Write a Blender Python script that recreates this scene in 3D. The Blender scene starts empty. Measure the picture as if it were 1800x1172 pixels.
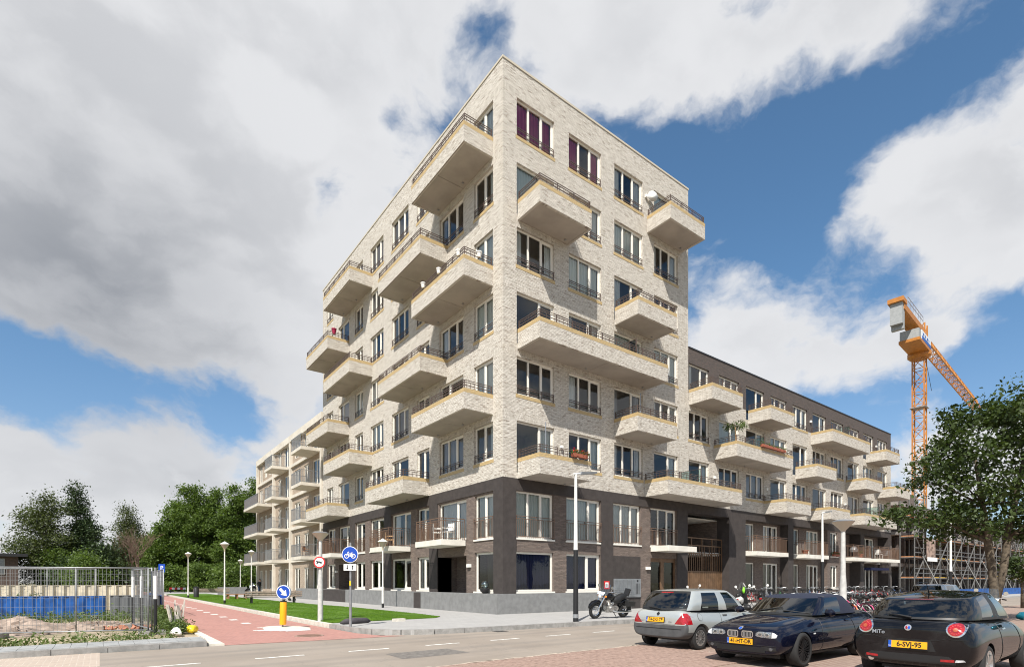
import bpy, bmesh, math, random
import numpy as np
from mathutils import Vector, Matrix, noise as mnoise
from mathutils.bvhtree import BVHTree
rnd = random.Random(7)
R = math.radians
scene = bpy.context.scene
COL = scene.collection
# ---------------------------------------------------------------- camera
# world axes follow the corner block: x along its street front, y along its park front, corner at (0, 0)
cam_data = bpy.data.cameras.new('camera')
cam_data.sensor_width = 36.0
cam_data.lens = 959.0 / 1800.0 * 36.0
cam_data.shift_y = (1023.0 - 586.0) / 1800.0
cam_data.clip_start = 0.1
cam_data.clip_end = 3000.0
cam = bpy.data.objects.new('camera', cam_data)
COL.objects.link(cam)
cam.location = (-14.65, -20.08, 1.6)
cam.rotation_euler = (R(90), 0, R(-37.08))
scene.camera = cam
# ---------------------------------------------------------------- exposure
scene.view_settings.view_transform = 'Standard'
scene.view_settings.look = 'None'
scene.view_settings.exposure = 0.52
scene.view_settings.gamma = 1.0
scene.view_settings.use_curve_mapping = False
scene.cycles.use_denoising = True
scene.cycles.filter_width = 1.05
scene.cycles.max_bounces = 8
scene.cycles.transparent_max_bounces = 12
scene.cycles.sample_clamp_indirect = 4.0
# ---------------------------------------------------------------- sun
SUN_EL = R(50.8)
SUN_H = (0.786, 0.618)            # the way the light travels over the ground
sun_data = bpy.data.lights.new('sun', 'SUN')
sun_data.energy = 5.0
sun_data.angle = R(0.53)
sun_data.color = (1.0, 0.955, 0.885)
sun = bpy.data.objects.new('sun', sun_data)
COL.objects.link(sun)
sun.rotation_euler = Vector((SUN_H[0] * math.cos(SUN_EL), SUN_H[1] * math.cos(SUN_EL), -math.sin(SUN_EL))).to_track_quat('-Z', 'Y').to_euler()
# ---------------------------------------------------------------- node helper
class NT:
    def __init__(s, tree): s.t = tree; s.n = tree.nodes; s.l = tree.links
    def __call__(s, kind, out=0, _set=None, **kw):
        n = s.n.new(kind)
        for k, v in (_set or {}).items(): setattr(n, k, v)
        for k, v in kw.items():
            key = int(k[1:]) if k[0] == '_' and k[1:].isdigit() else k.replace('_', ' ')
            sock = n.inputs[key]
            if isinstance(v, bpy.types.NodeSocket): s.l.new(v, sock)
            else: sock.default_value = v
        return n.outputs[out] if len(n.outputs) else None
    def math(s, op, a, b=0.0, c=0.0, clamp=False):
        return s('ShaderNodeMath', _set={'operation': op, 'use_clamp': clamp}, _0=a, _1=b, _2=c)
    def vmath(s, op, a, b=(0, 0, 0), out=0):
        return s('ShaderNodeVectorMath', out, _set={'operation': op}, _0=a, _1=b)
    def mix(s, f, a, b, blend='MIX'):
        n = s.n.new('ShaderNodeMix'); n.data_type = 'RGBA'; n.blend_type = blend
        for i, v in ((0, f), (6, a), (7, b)):
            if isinstance(v, bpy.types.NodeSocket): s.l.new(v, n.inputs[i])
            else: n.inputs[i].default_value = (tuple(v) + (1.0,) if i > 0 and len(v) == 3 else v)
        return n.outputs[2]
    def ramp(s, f, lo, hi):
        n = s.n.new('ShaderNodeMapRange'); n.interpolation_type = 'SMOOTHSTEP'
        s.l.new(f, n.inputs[0]); n.inputs[1].default_value = lo; n.inputs[2].default_value = hi
        return n.outputs[0]
# ---------------------------------------------------------------- world: blue sky with broken cumulus
world = bpy.data.worlds.new('World'); scene.world = world; world.use_nodes = True
w = NT(world.node_tree); w.n.clear()
sky = w('ShaderNodeTexSky', _set={'sky_type': 'NISHITA', 'sun_disc': False, 'sun_elevation': SUN_EL,
        'sun_rotation': math.atan2(-SUN_H[0], -SUN_H[1]), 'altitude': 0.0, 'air_density': 1.0, 'dust_density': 0.6, 'ozone_density': 2.0})
gen = w.vmath('NORMALIZE', w('ShaderNodeTexCoord', 0))
def skydir(px, py):
    a = (px - 900.0) / 959.0; b = (1023.0 - py) / 959.0
    v = Vector((a * 0.7978 + 0.6029, -a * 0.6029 + 0.7978, b)); v.normalize(); return v
# banks of cloud (+) and blue gaps (-): direction, angular radius in degrees, weight
BANKS = [((900, 420), 42, -.125), ((100, 150), 15, .40), ((430, 180), 13, .40), ((510, 60), 5, .25), ((640, 280), 4, .12), ((770, 190), 3.5, .26), ((700, 60), 9, .30), ((240, 430), 13, .34), ((60, 520), 9, .25), ((520, 420), 8, .26), ((380, 590), 6, .22),
         ((690, 205), 1.5, -.42), ((595, 335), 2.4, -.32), ((560, 400), 1.8, -.26), ((878, 70), 2.4, -.26), ((960, 150), 2.6, -.16),
         ((110, 690), 5.0, -.62), ((300, 715), 4.2, -.62), ((420, 720), 3.2, -.45), ((10, 655), 4, -.45), ((60, 800), 5.0, .34), ((200, 850), 5, .36), ((330, 830), 5, .36), ((420, 850), 4, .28), ((20, 900), 4, .2),
         ((1050, 40), 6, .30), ((1250, 50), 8, .34), ((1480, 50), 8, .36), ((1290, 160), 3.5, .20), ((1620, 40), 5, .24), ((1130, 150), 3, .12),
         ((1330, 330), 7, -.55), ((1480, 250), 4.5, -.36), ((1560, 200), 3.5, -.3), ((1450, 440), 6, -.42), ((1790, 80), 6, -.5), ((1690, 150), 3.5, -.32), ((1230, 250), 4, -.30), ((1640, 300), 6.0, .46), ((1760, 330), 7, .46), ((1540, 330), 3.0, .22), ((1760, 450), 4.5, .30),
         ((1770, 570), 5, -.50), ((1590, 470), 3.5, -.34), ((1680, 500), 3, -.3), ((1360, 590), 6, .50), ((1520, 600), 5.5, .46), ((1640, 620), 4.5, .40), ((1250, 540), 4.5, .30), ((1245, 430), 2.4, .22), ((1440, 735), 3.0, -.40), ((1560, 720), 3.0, -.30), ((1700, 690), 3.5, -.3), ((1600, 790), 4.5, .45), ((1680, 860), 4, .3)]
def density(vec, fine=True):
    acc = None
    for (px, py), rad, wt in (BANKS if fine else []):
        k = 1.0 / (1.0 - math.cos(R(rad)))
        dt = w.vmath('DOT_PRODUCT', vec, tuple(skydir(px, py)), out=1)
        g = w.math('EXPONENT', w.math('MULTIPLY_ADD', dt, k, -k))
        acc = w.math('MULTIPLY', g, wt * .8) if acc is None else w.math('MULTIPLY_ADD', g, wt * .8, acc)
    st = w.vmath('MULTIPLY', vec, (1.0, 1.0, 1.7))
    n1 = w('ShaderNodeTexNoise', 0, Vector=st, Scale=5.0, Detail=12.0 if fine else 3.0, Roughness=0.57, Distortion=0.15)
    nn = w.math('MULTIPLY_ADD', n1, 1.9, -0.85)
    return (w.math('ADD', nn, acc) if fine else nn), nn, st
wob = w('ShaderNodeTexNoise', 1, Vector=gen, Scale=4.0, Detail=6.0, Roughness=0.62)
wob = w('ShaderNodeVectorMath', _set={'operation': 'SCALE'}, _0=w.vmath('SUBTRACT', wob, (0.5, 0.5, 0.5)), Scale=0.10)
dirw = w.vmath('NORMALIZE', w.vmath('ADD', gen, wob))
dens, dnoise, stretch = density(dirw)
above, _n, _s = density(w.vmath('NORMALIZE', w.vmath('ADD', dirw, (-0.02, -0.02, 0.085))), False)
cover = w.ramp(dens, -0.06, 0.30)
lit = w.ramp(w.math('SUBTRACT', dnoise, above), -0.30, 0.30)
depth = w.ramp(dens, 0.15, 0.62)
gd = w.vmath('DOT_PRODUCT', dirw, tuple(skydir(170, 540)), out=1)
gk = 1.0 / (1.0 - math.cos(R(11.5)))
grey = w.math('EXPONENT', w.math('MULTIPLY_ADD', gd, gk, -gk))
n3 = w('ShaderNodeTexNoise', 0, Vector=w.vmath('ADD', stretch, (1.1, 8.7, 3.2)), Scale=3.5, Detail=6.0, Roughness=0.58)
shade = w.math('MULTIPLY', depth, w.math('SUBTRACT', 1.0, lit))
shade = w.math('MULTIPLY_ADD', shade, 0.27, w.math('MULTIPLY', w.math('MULTIPLY', grey, 0.72), w.ramp(n3, -0.25, 0.70)), clamp=True)
ccol = w.mix(shade, (0.71, 0.715, 0.73), (0.25, 0.265, 0.295))
elev = w('ShaderNodeSeparateXYZ', 2, _0=gen)
skyc = w('ShaderNodeVectorMath', _set={'operation': 'SCALE'}, _0=sky, Scale=0.115)
skyc = w.mix(w.ramp(elev, 0.0, 0.5), w.mix(1.0, skyc, (0.92, 0.94, 1.0), 'MULTIPLY'), w.mix(1.0, skyc, (0.80, 1.06, 1.13), 'MULTIPLY'))
both = w.mix(w.math('MULTIPLY', cover, 0.97), skyc, ccol)
world.cycles.sampling_method = 'MANUAL'; world.cycles.sample_map_resolution = 512
bg = w('ShaderNodeBackground', Color=both, Strength=0.80)
w('ShaderNodeOutputWorld', Surface=bg)
# ================================================================ mesh helpers
class MB:
    """collects faces; build() links them as one mesh object"""
    def __init__(s): s.v = []; s.f = []; s.m = []; s.mi = 0
    def add(s, vs, fs):
        o = len(s.v); s.v.extend([tuple(p) for p in vs])
        for f in fs: s.f.append(tuple(i + o for i in f)); s.m.append(s.mi)
        return s
    def quad(s, a, b, c, d): return s.add((a, b, c, d), ((0, 1, 2, 3),))
    def box(s, x0, x1, y0, y1, z0, z1):
        vs = [(x, y, z) for z in (z0, z1) for y in (y0, y1) for x in (x0, x1)]
        return s.add(vs, ((0, 2, 3, 1), (4, 5, 7, 6), (0, 1, 5, 4), (2, 6, 7, 3), (0, 4, 6, 2), (1, 3, 7, 5)))
    def obox(s, p, q, wid, hei, up=(0, 0, 1)):
        p = Vector(p); q = Vector(q); d = (q - p).normalized(); u = Vector(up)
        if abs(d.dot(u)) > .98: u = Vector((1, 0, 0))
        a = d.cross(u).normalized() * (wid / 2); b = a.normalized().cross(d).normalized() * (hei / 2)
        vs = [p - a - b, p + a - b, p + a + b, p - a + b, q - a - b, q + a - b, q + a + b, q - a + b]
        return s.add(vs, ((3, 2, 1, 0), (4, 5, 6, 7), (0, 1, 5, 4), (1, 2, 6, 5), (2, 3, 7, 6), (3, 0, 4, 7)))
    def tube(s, pts, r, n=6, cap=True, close=False):
        pts = [Vector(p) for p in pts]; rs = r if isinstance(r, (list, tuple)) else [r] * len(pts)
        rings = []; prev = None
        m = len(pts)
        for i, p in enumerate(pts):
            if close: d = (pts[(i + 1) % m] - pts[i - 1])
            else: d = pts[min(i + 1, m - 1)] - pts[max(i - 1, 0)]
            d.normalize()
            if prev is None:
                u = Vector((0, 0, 1)) if abs(d.z) < .9 else Vector((1, 0, 0))
                a = d.cross(u).normalized()
            else:
                a = prev - d * prev.dot(d)
                a = a.normalized() if a.length > 1e-6 else d.orthogonal().normalized()
            prev = a; b = d.cross(a)
            rings.append([p + a * (rs[i] * math.cos(2 * math.pi * k / n)) + b * (rs[i] * math.sin(2 * math.pi * k / n)) for k in range(n)])
        vs = [q for rg in rings for q in rg]; fs = []
        for i in range(m if close else m - 1):
            j = (i + 1) % m
            for k in range(n):
                l = (k + 1) % n
                fs.append((i * n + k, i * n + l, j * n + l, j * n + k))
        if cap and not close:
            fs.append(tuple(range(n))[::-1]); fs.append(tuple((m - 1) * n + k for k in range(n)))
        return s.add(vs, fs)
    def lathe(s, prof, n=16, c=(0, 0, 0), axis='z'):
        vs = []; fs = []
        for r, h in prof:
            for k in range(n):
                t = 2 * math.pi * k / n; a = r * math.cos(t); b = r * math.sin(t)
                p = (a, b, h) if axis == 'z' else ((h, a, b) if axis == 'x' else (a, h, b))
                vs.append((p[0] + c[0], p[1] + c[1], p[2] + c[2]))
        for i in range(len(prof) - 1):
            for k in range(n):
                l = (k + 1) % n
                fs.append((i * n + k, i * n + l, (i + 1) * n + l, (i + 1) * n + k))
        fs.append(tuple(range(n))[::-1]); fs.append(tuple((len(prof) - 1) * n + k for k in range(n)))
        return s.add(vs, fs)
    def prism(s, poly, z0, z1):
        n = len(poly)
        vs = [(x, y, z0) for x, y in poly] + [(x, y, z1) for x, y in poly]
        fs = [tuple(range(n))[::-1], tuple(range(n, 2 * n))] + [(i, (i + 1) % n, n + (i + 1) % n, n + i) for i in range(n)]
        return s.add(vs, fs)
    def mesh(s, name):
        me = bpy.data.meshes.new(name); me.from_pydata(s.v, [], s.f)
        return me
    def build(s, name, mat, parent=None, smooth=False, loc=None, rotz=None, **tags):
        me = s.mesh(name)
        mats = mat if isinstance(mat, (list, tuple)) else [mat]
        for m in mats: me.materials.append(M[m] if isinstance(m, str) else m)
        if len(mats) > 1: me.polygons.foreach_set('material_index', s.m)
        if smooth: smooth_mesh(me, smooth)
        me.update()
        return link(name, me, parent, loc, rotz, **tags)
def smooth_mesh(me, ang=True):
    me.polygons.foreach_set('use_smooth', [True] * len(me.polygons))
    if ang is not True:
        try: me.set_sharp_from_angle(angle=R(ang))
        except Exception: pass
def tag(o, label=None, cat=None, group=None, kind=None):
    if label: o['label'] = label
    if cat: o['category'] = cat
    if group: o['group'] = group
    if kind: o['kind'] = kind
    return o
def link(name, data, parent=None, loc=None, rotz=None, rot=None, scale=None, **tags):
    o = bpy.data.objects.new(name, data); COL.objects.link(o)
    if parent is not None: o.parent = parent
    if loc is not None: o.location = loc
    if rotz is not None: o.rotation_euler = (0, 0, rotz)
    if rot is not None: o.rotation_euler = rot
    if scale is not None: o.scale = scale
    return tag(o, **tags)
def empty(name, loc=(0, 0, 0), rotz=0.0, **tags):
    o = link(name, None, None, loc, rotz, **tags); o.empty_display_size = .2
    return o
def copy_tree(o, parent=None):
    c = o.copy(); COL.objects.link(c); c.parent = parent
    for ch in list(o.children): copy_tree(ch, c)
    return c
def text_mesh(txt, size, depth=0.0, align='CENTER', bold=0.0):
    cu = bpy.data.curves.new('lettering', 'FONT'); cu.body = txt; cu.size = size; cu.align_x = align; cu.align_y = 'CENTER'; cu.extrude = depth; cu.offset = bold
    cu.resolution_u = 3
    o = bpy.data.objects.new('lettering', cu); COL.objects.link(o)
    bpy.context.view_layer.update()
    me = bpy.data.meshes.new_from_object(o.evaluated_get(bpy.context.evaluated_depsgraph_get()))
    bpy.data.objects.remove(o); bpy.data.curves.remove(cu)
    return me
def add_text(txt, size, mat, parent, loc, rot, name='lettering', bold=0.0, sx=1.0):
    me = text_mesh(txt, size, 0.0, bold=bold); me.materials.append(M[mat])
    return link(name, me, parent, loc, rot=rot, scale=(sx, 1, 1))
# ================================================================ materials
M = {}
def mat(name, col=(.5, .5, .5), rough=.7, metal=0.0, spec=.5, coat=0.0, var=0.0, vscale=4.0, bump=0.0, bscale=20.0, var2=None, emit=None, sss=None):
    """principled surface with noise in its colour and a little relief"""
    m = bpy.data.materials.new(name); m.use_nodes = True; M[name] = m
    t = NT(m.node_tree); b = m.node_tree.nodes['Principled BSDF']
    b.inputs['Base Color'].default_value = (*col, 1); b.inputs['Roughness'].default_value = rough
    b.inputs['Metallic'].default_value = metal; b.inputs['Specular IOR Level'].default_value = spec
    b.inputs['Coat Weight'].default_value = coat; b.inputs['Coat Roughness'].default_value = 0.03
    if var or bump: pos = t('ShaderNodeNewGeometry', 0)
    if var:
        n = t('ShaderNodeTexNoise', 0, Vector=pos, Scale=vscale, Detail=5.0, Roughness=.6)
        f = t.ramp(n, .3, .7)
        hi = tuple(min(1, c * (1 + var)) for c in col); lo = tuple(c * (1 - var) for c in col) if var2 is None else var2
        t.l.new(t.mix(f, lo, hi), b.inputs['Base Color'])
    if bump:
        n = t('ShaderNodeTexNoise', 0, Vector=pos, Scale=bscale, Detail=4.0, Roughness=.6)
        t.l.new(t('ShaderNodeBump', 0, Height=n, Strength=bump, Distance=.01), b.inputs['Normal'])
    return m
def wallcoord(t):
    pos = t('ShaderNodeNewGeometry', 0); nor = t('ShaderNodeNewGeometry', 1)
    p = t('ShaderNodeSeparateXYZ', 0, _0=pos).node.outputs; n = t('ShaderNodeSeparateXYZ', 0, _0=nor).node.outputs
    useY = t.math('GREATER_THAN', t.math('ABSOLUTE', n[0]), .6)
    s = t.math('ADD', t.math('MULTIPLY', p[1], useY), t.math('MULTIPLY', p[0], t.math('SUBTRACT', 1.0, useY)))
    return pos, s, p[2]
def brickmat(name, c1, c2, mortar, bw=.235, bh=.062, soldier=False, spots=None, rough=.85, spotamt=.3):
    m = bpy.data.materials.new(name); m.use_nodes = True; M[name] = m
    t = NT(m.node_tree); b = m.node_tree.nodes['Principled BSDF']; b.inputs['Roughness'].default_value = rough
    pos, s, z = wallcoord(t)
    def bt(vec, w_, h_, seed):
        return t('ShaderNodeTexBrick', 0, Vector=vec, Color1=(*c1, 1), Color2=(*c2, 1), Mortar=(*mortar, 1), Scale=1.0, Mortar_Size=.007, Mortar_Smooth=.2, Bias=-.2, Brick_Width=w_, Row_Height=h_).node
    v1 = t('ShaderNodeCombineXYZ', _0=s, _1=z)
    n1 = bt(v1, bw, bh, 0); col = n1.outputs[0]; hgt = n1.outputs[1]
    if soldier:
        v2 = t('ShaderNodeCombineXYZ', _0=t.math('ADD', z, -6.14), _1=s)
        n2 = bt(v2, .20, bh, 1)
        zm = t.math('MODULO', t.math('ADD', z, -6.14 + 3.0), 3.0)
        inb = t.math('LESS_THAN', zm, .36)
        col = t.mix(inb, col, n2.outputs[0])
        hgt = t.math('ADD', t.math('MULTIPLY', hgt, t.math('SUBTRACT', 1.0, inb)), t.math('MULTIPLY', n2.outputs[1], inb))
    # single bricks burnt darker, in short runs
    vs = t('ShaderNodeCombineXYZ', _0=t.math('MULTIPLY', s, 2.8), _1=t.math('MULTIPLY', z, 14.5))
    sp = t('ShaderNodeTexNoise', 0, Vector=vs, Scale=1.0, Detail=2.0, Roughness=.7)
    if spots: col = t.mix(t.math('MULTIPLY', t.ramp(sp, .53, .68), spotamt), col, spots)
    big = t('ShaderNodeTexNoise', 0, Vector=pos, Scale=.45, Detail=4.0, Roughness=.6)
    col = t.mix(t.math('MULTIPLY', t.ramp(big, .3, .75), .22), col, tuple(c * .72 for c in c1))
    wash = t('ShaderNodeTexNoise', 0, Vector=vs, Scale=.35, Detail=5.0, Roughness=.7)
    col = t.mix(t.math('MULTIPLY', t.ramp(wash, .5, .8), .3), col, tuple(min(1, c * 1.2) for c in c1))
    t.l.new(col, b.inputs['Base Color'])
    h = t.math('ADD', t.math('MULTIPLY', hgt, -1.0), t.math('MULTIPLY', sp, 1.6))
    t.l.new(t('ShaderNodeBump', 0, Height=h, Strength=.7, Distance=.014), b.inputs['Normal'])
    return m
def tilemat(name, c1, c2, joint, tw, th, msize=.006, offset=.5, rough=.85, dirt=.25, rot=0.0):
    """paving seen from above"""
    m = bpy.data.materials.new(name); m.use_nodes = True; M[name] = m
    t = NT(m.node_tree); b = m.node_tree.nodes['Principled BSDF']; b.inputs['Roughness'].default_value = rough
    pos = t('ShaderNodeNewGeometry', 0)
    vec = t('ShaderNodeVectorRotate', Vector=pos, Angle=rot, _set={'rotation_type': 'Z_AXIS'})
    n = t('ShaderNodeTexBrick', 0, Vector=vec, Color1=(*c1, 1), Color2=(*c2, 1), Mortar=(*joint, 1), Scale=1.0, Mortar_Size=msize, Mortar_Smooth=.3, Bias=0.0, Brick_Width=tw, Row_Height=th).node
    n.offset = offset
    big = t('ShaderNodeTexNoise', 0, Vector=pos, Scale=.8, Detail=7.0, Roughness=.65)
    col = t.mix(t.math('MULTIPLY', t.ramp(big, .35, .75), dirt), n.outputs[0], tuple(c * .6 for c in c1))
    fine = t('ShaderNodeTexNoise', 0, Vector=pos, Scale=9.0, Detail=4.0, Roughness=.7)
    col = t.mix(t.math('MULTIPLY', t.ramp(fine, .5, .8), .18), col, joint)
    t.l.new(col, b.inputs['Base Color'])
    t.l.new(t('ShaderNodeBump', 0, Height=t.math('MULTIPLY_ADD', n.outputs[1], -1.0, t.math('MULTIPLY', fine, .5)), Strength=.5, Distance=.006), b.inputs['Normal'])
    return m
def glassmat(name, tint=(.75, .8, .8), refl=1.6, rough=.0, base=.03, wavy=0.0):
    """thin pane: clear straight through, mirror by Fresnel"""
    m = bpy.data.materials.new(name); m.use_nodes = True; M[name] = m
    t = NT(m.node_tree); t.n.clear()
    fr = t('ShaderNodeFresnel', IOR=1.5)
    f = t.math('MULTIPLY_ADD', fr, refl, base, clamp=True)
    tr = t('ShaderNodeBsdfTransparent', Color=(*tint, 1))
    kw = {}
    if wavy:
        pos = t('ShaderNodeNewGeometry', 0)
        n = t('ShaderNodeTexNoise', 0, Vector=pos, Scale=.9, Detail=1.0)
        kw['Normal'] = t('ShaderNodeBump', 0, Height=n, Strength=wavy, Distance=.02)
    gl = t('ShaderNodeBsdfGlossy', Color=(1, 1, 1, 1), Roughness=rough, **kw)
    mx = t('ShaderNodeMixShader', _0=f, _1=tr, _2=gl)
    t('ShaderNodeOutputMaterial', Surface=mx)
    return m
def leafmat(name, dark, light, trans=.35, scale=1.2):
    m = bpy.data.materials.new(name); m.use_nodes = True; M[name] = m
    t = NT(m.node_tree); b = m.node_tree.nodes['Principled BSDF']
    pos = t('ShaderNodeNewGeometry', 0)
    n = t('ShaderNodeTexNoise', 0, Vector=pos, Scale=scale, Detail=6.0, Roughness=.75)
    rp = t('ShaderNodeNewGeometry', 8)
    f = t.math('ADD', t.math('MULTIPLY', t.ramp(n, .3, .7), .6), t.math('MULTIPLY', rp, .4))
    col = t.mix(f, dark, light)
    t.l.new(col, b.inputs['Base Color']); b.inputs['Roughness'].default_value = .55; b.inputs['Specular IOR Level'].default_value = .35
    tl = t('ShaderNodeBsdfTranslucent', Color=t.mix(1.0, col, (1.25, 1.3, .6), 'MULTIPLY'))
    mx = t('ShaderNodeMixShader', _0=trans, _1=b.outputs[0], _2=tl)
    out = [q for q in t.n if q.type == 'OUTPUT_MATERIAL'][0]; t.l.new(mx, out.inputs[0])
    return m
brickmat('light_brick', (.62, .58, .515), (.435, .395, .335), (.34, .31, .265), soldier=True, spots=(.20, .155, .12), spotamt=.88)
brickmat('dark_brick', (.10, .078, .068), (.062, .050, .046), (.075, .066, .060), spots=(.15, .10, .08), spotamt=.5)
brickmat('brown_brick', (.185, .142, .118), (.105, .079, .067), (.105, .090, .080), spots=(.08, .056, .048), spotamt=.7)
brickmat('tan_brick', (.40, .32, .24), (.31, .24, .18), (.33, .285, .235), spots=(.22, .14, .10), spotamt=.5)
brickmat('red_brick_old', (.10, .06, .045), (.08, .05, .04), (.1, .085, .075), spots=(.10, .06, .05))
brickmat('yellow_brick', (.52, .375, .175), (.45, .32, .145), (.40, .32, .19), bw=.21, bh=.06, rough=.55)
mat('stucco_dark', (.052, .044, .041), .75, var=.15, vscale=3.0, bump=.3, bscale=40, spec=.3)
mat('concrete_plinth', (.19, .19, .186), .8, var=.13, vscale=3.5, bump=.3, bscale=30)
mat('concrete_slab', (.66, .63, .56), .8, var=.10, vscale=1.5, bump=.15, bscale=30)
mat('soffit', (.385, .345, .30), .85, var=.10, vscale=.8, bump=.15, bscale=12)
mat('concrete_white', (.56, .515, .44), .8, var=.12, vscale=1.0, bump=.1)
mat('frame_white', (.74, .71, .64), .45)
mat('frame_grey', (.30, .29, .27), .5)
mat('rail_brown', (.105, .072, .058), .45, metal=.2)
mat('rail_rust', (.155, .092, .060), .55)
mat('gate_bronze', (.17, .10, .055), .5, metal=.3, var=.2, vscale=3)
mat('roof_edge', (.50, .45, .36), .5)
mat('roof_grey', (.12, .12, .12), .9, var=.2)
mat('interior_white', (.62, .60, .56), .9)
mat('interior_floor', (.22, .17, .12), .7)
mat('interior_dark', (.10, .095, .09), .9)
mat('curtain_white', (.72, .72, .70), .9); mat('curtain_grey', (.33, .33, .34), .9); mat('curtain_purple', (.42, .016, .13), .8)
mat('curtain_navy', (.022, .032, .115), .8); mat('curtain_teal', (.66, .70, .68), .9)
glassmat('window_glass', (.88, .90, .89), 1.15, base=.01, wavy=.22)
glassmat('screen_glass', (.74, .86, .84), 1.2, base=.10, rough=.08)
mat('metal_grey', (.36, .37, .38), .4, metal=.7, var=.1)
mat('galvanised', (.27, .275, .28), .5, metal=.5, var=.15, vscale=6)
mat('pole_white', (.66, .65, .61), .5, var=.06, vscale=6)
mat('black_paint', (.012, .012, .013), .45)
mat('dark_metal', (.03, .03, .032), .5, metal=.3)
mat('white_paint', (.80, .80, .77), .55)
mat('road_paint', (.74, .73, .69), .7, var=.18, vscale=9, var2=(.46, .43, .39))
mat('red_paint', (.55, .02, .02), .4); mat('blue_sign', (.006, .055, .36), .35); mat('yellow_paint', (.90, .36, .006), .4)
mat('sign_yellow', (.85, .62, .02), .4)
mat('white_plastic', (.76, .75, .71), .5)
mat('terracotta', (.30, .09, .05), .7); mat('pot_red', (.30, .01, .05), .4)
mat('wood_grey', (.30, .235, .19), .8, var=.25, vscale=9); mat('wood_brown', (.30, .145, .07), .7, var=.25, vscale=8); mat('wood_pale', (.52, .33, .17), .7)
mat('bark', (.095, .075, .052), .95, var=.45, vscale=9, bump=.9, bscale=22); mat('bark_grey', (.16, .13, .105), .95, var=.3, vscale=9, bump=.6)
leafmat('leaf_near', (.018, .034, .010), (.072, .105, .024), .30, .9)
leafmat('leaf_mid', (.038, .070, .016), (.155, .225, .045), .38, .5)
leafmat('leaf_birch', (.036, .050, .018), (.11, .135, .045), .3, .5)
leafmat('leaf_pine', (.018, .036, .012), (.055, .085, .028), .15, .6)
leafmat('leaf_weed', (.045, .080, .020), (.14, .19, .05), .30, 2.0)
leafmat('grass_blade', (.075, .165, .012), (.17, .30, .025), .4, 1.5)
mat('lawn_soil', (.070, .135, .014), .95, var=.35, vscale=1.2, bump=.8, bscale=60)
mat('flower_red', (.6, .012, .01), .6)
# ================================================================ ground, road, paths
def asphalt():
    m = bpy.data.materials.new('asphalt'); m.use_nodes = True; M['asphalt'] = m
    t = NT(m.node_tree); b = m.node_tree.nodes['Principled BSDF']; b.inputs['Roughness'].default_value = .85
    pos = t('ShaderNodeNewGeometry', 0)
    a = t('ShaderNodeTexNoise', 0, Vector=pos, Scale=.5, Detail=6.0, Roughness=.6)
    c = t('ShaderNodeTexNoise', 0, Vector=pos, Scale=60.0, Detail=3.0, Roughness=.8)
    st = t('ShaderNodeTexNoise', 0, Vector=t.vmath('MULTIPLY', pos, (.22, 2.4, 1)), Scale=1.0, Detail=5.0, Roughness=.6)
    col = t.mix(t.ramp(a, .3, .7), (.235, .197, .160), (.285, .242, .20))
    col = t.mix(t.math('MULTIPLY', t.ramp(st, .5, .75), .35), col, (.17, .150, .13))
    col = t.mix(t.math('MULTIPLY', t.ramp(c, .45, .75), .30), col, (.36, .32, .28))
    sy = t('ShaderNodeSeparateXYZ', 0, _0=pos).node.outputs[1]
    wn = t('ShaderNodeTexNoise', 0, Vector=t.vmath('MULTIPLY', pos, (.3, .3, 1)), Scale=1.0, Detail=3.0)
    for yc in (-6.0, -6.75, -8.7, -9.45):                               # worn wheel tracks
        d = t.math('ABSOLUTE', t.math('ADD', sy, t.math('MULTIPLY_ADD', wn, .5, -yc - .25)))
        col = t.mix(t.math('MULTIPLY', t.math('SUBTRACT', 1.0, t.ramp(d, .05, .32)), .30), col, (.17, .150, .132))
    cr = t('ShaderNodeTexVoronoi', 0, _set={'feature': 'DISTANCE_TO_EDGE'}, Vector=t.vmath('ADD', pos, t('ShaderNodeVectorMath', _set={'operation': 'SCALE'}, _0=t('ShaderNodeTexNoise', 1, Vector=pos, Scale=1.5, Detail=4.0), Scale=.8)), Scale=.42)
    col = t.mix(t.math('MULTIPLY', t.math('SUBTRACT', 1.0, t.ramp(cr, .002, .008)), .18), col, (.11, .10, .09))
    t.l.new(col, b.inputs['Base Color'])
    t.l.new(t('ShaderNodeBump', 0, Height=c, Strength=.5, Distance=.006), b.inputs['Normal'])
asphalt()
tilemat('cycle_brick', (.40, .195, .16), (.34, .165, .138), (.36, .245, .21), .20, .10, .005, rough=.85, dirt=.22, rot=R(90))
tilemat('clinker', (.285, .195, .155), (.225, .150, .122), (.38, .31, .25), .21, .105, .008, dirt=.3)
tilemat('clinker_pale', (.42, .34, .275), (.37, .30, .245), (.50, .44, .37), .21, .105, .008, dirt=.2)
tilemat('paving', (.36, .35, .335), (.33, .32, .308), (.26, .25, .235), .30, .30, .005, dirt=.18)
mat('slab_grey', (.285, .29, .285), .85, var=.14, vscale=3, bump=.2, bscale=60)
mat('kerb_concrete', (.27, .26, .245), .85, var=.2, vscale=5, bump=.3, bscale=50)
mat('kerb_pale', (.56, .52, .45), .85, var=.15, vscale=5, bump=.3, bscale=50)
mat('earth', (.20, .165, .115), .95, var=.35, vscale=.7, bump=.7, bscale=14, var2=(.10, .12, .045))
mat('sand', (.42, .34, .26), .95, var=.3, vscale=3, bump=.8, bscale=18)
mat('brick_piece_a', (.29, .198, .158), .85, var=.2, vscale=14, bump=.3, bscale=60)
mat('brick_piece_b', (.235, .158, .128), .85, var=.2, vscale=14, bump=.3, bscale=60)
mat('joint_sand', (.47, .39, .31), .95, var=.2, vscale=12)
mat('site_soil', (.33, .26, .19), .95, var=.3, vscale=1.1, bump=.9, bscale=16, var2=(.17, .16, .075))
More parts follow.
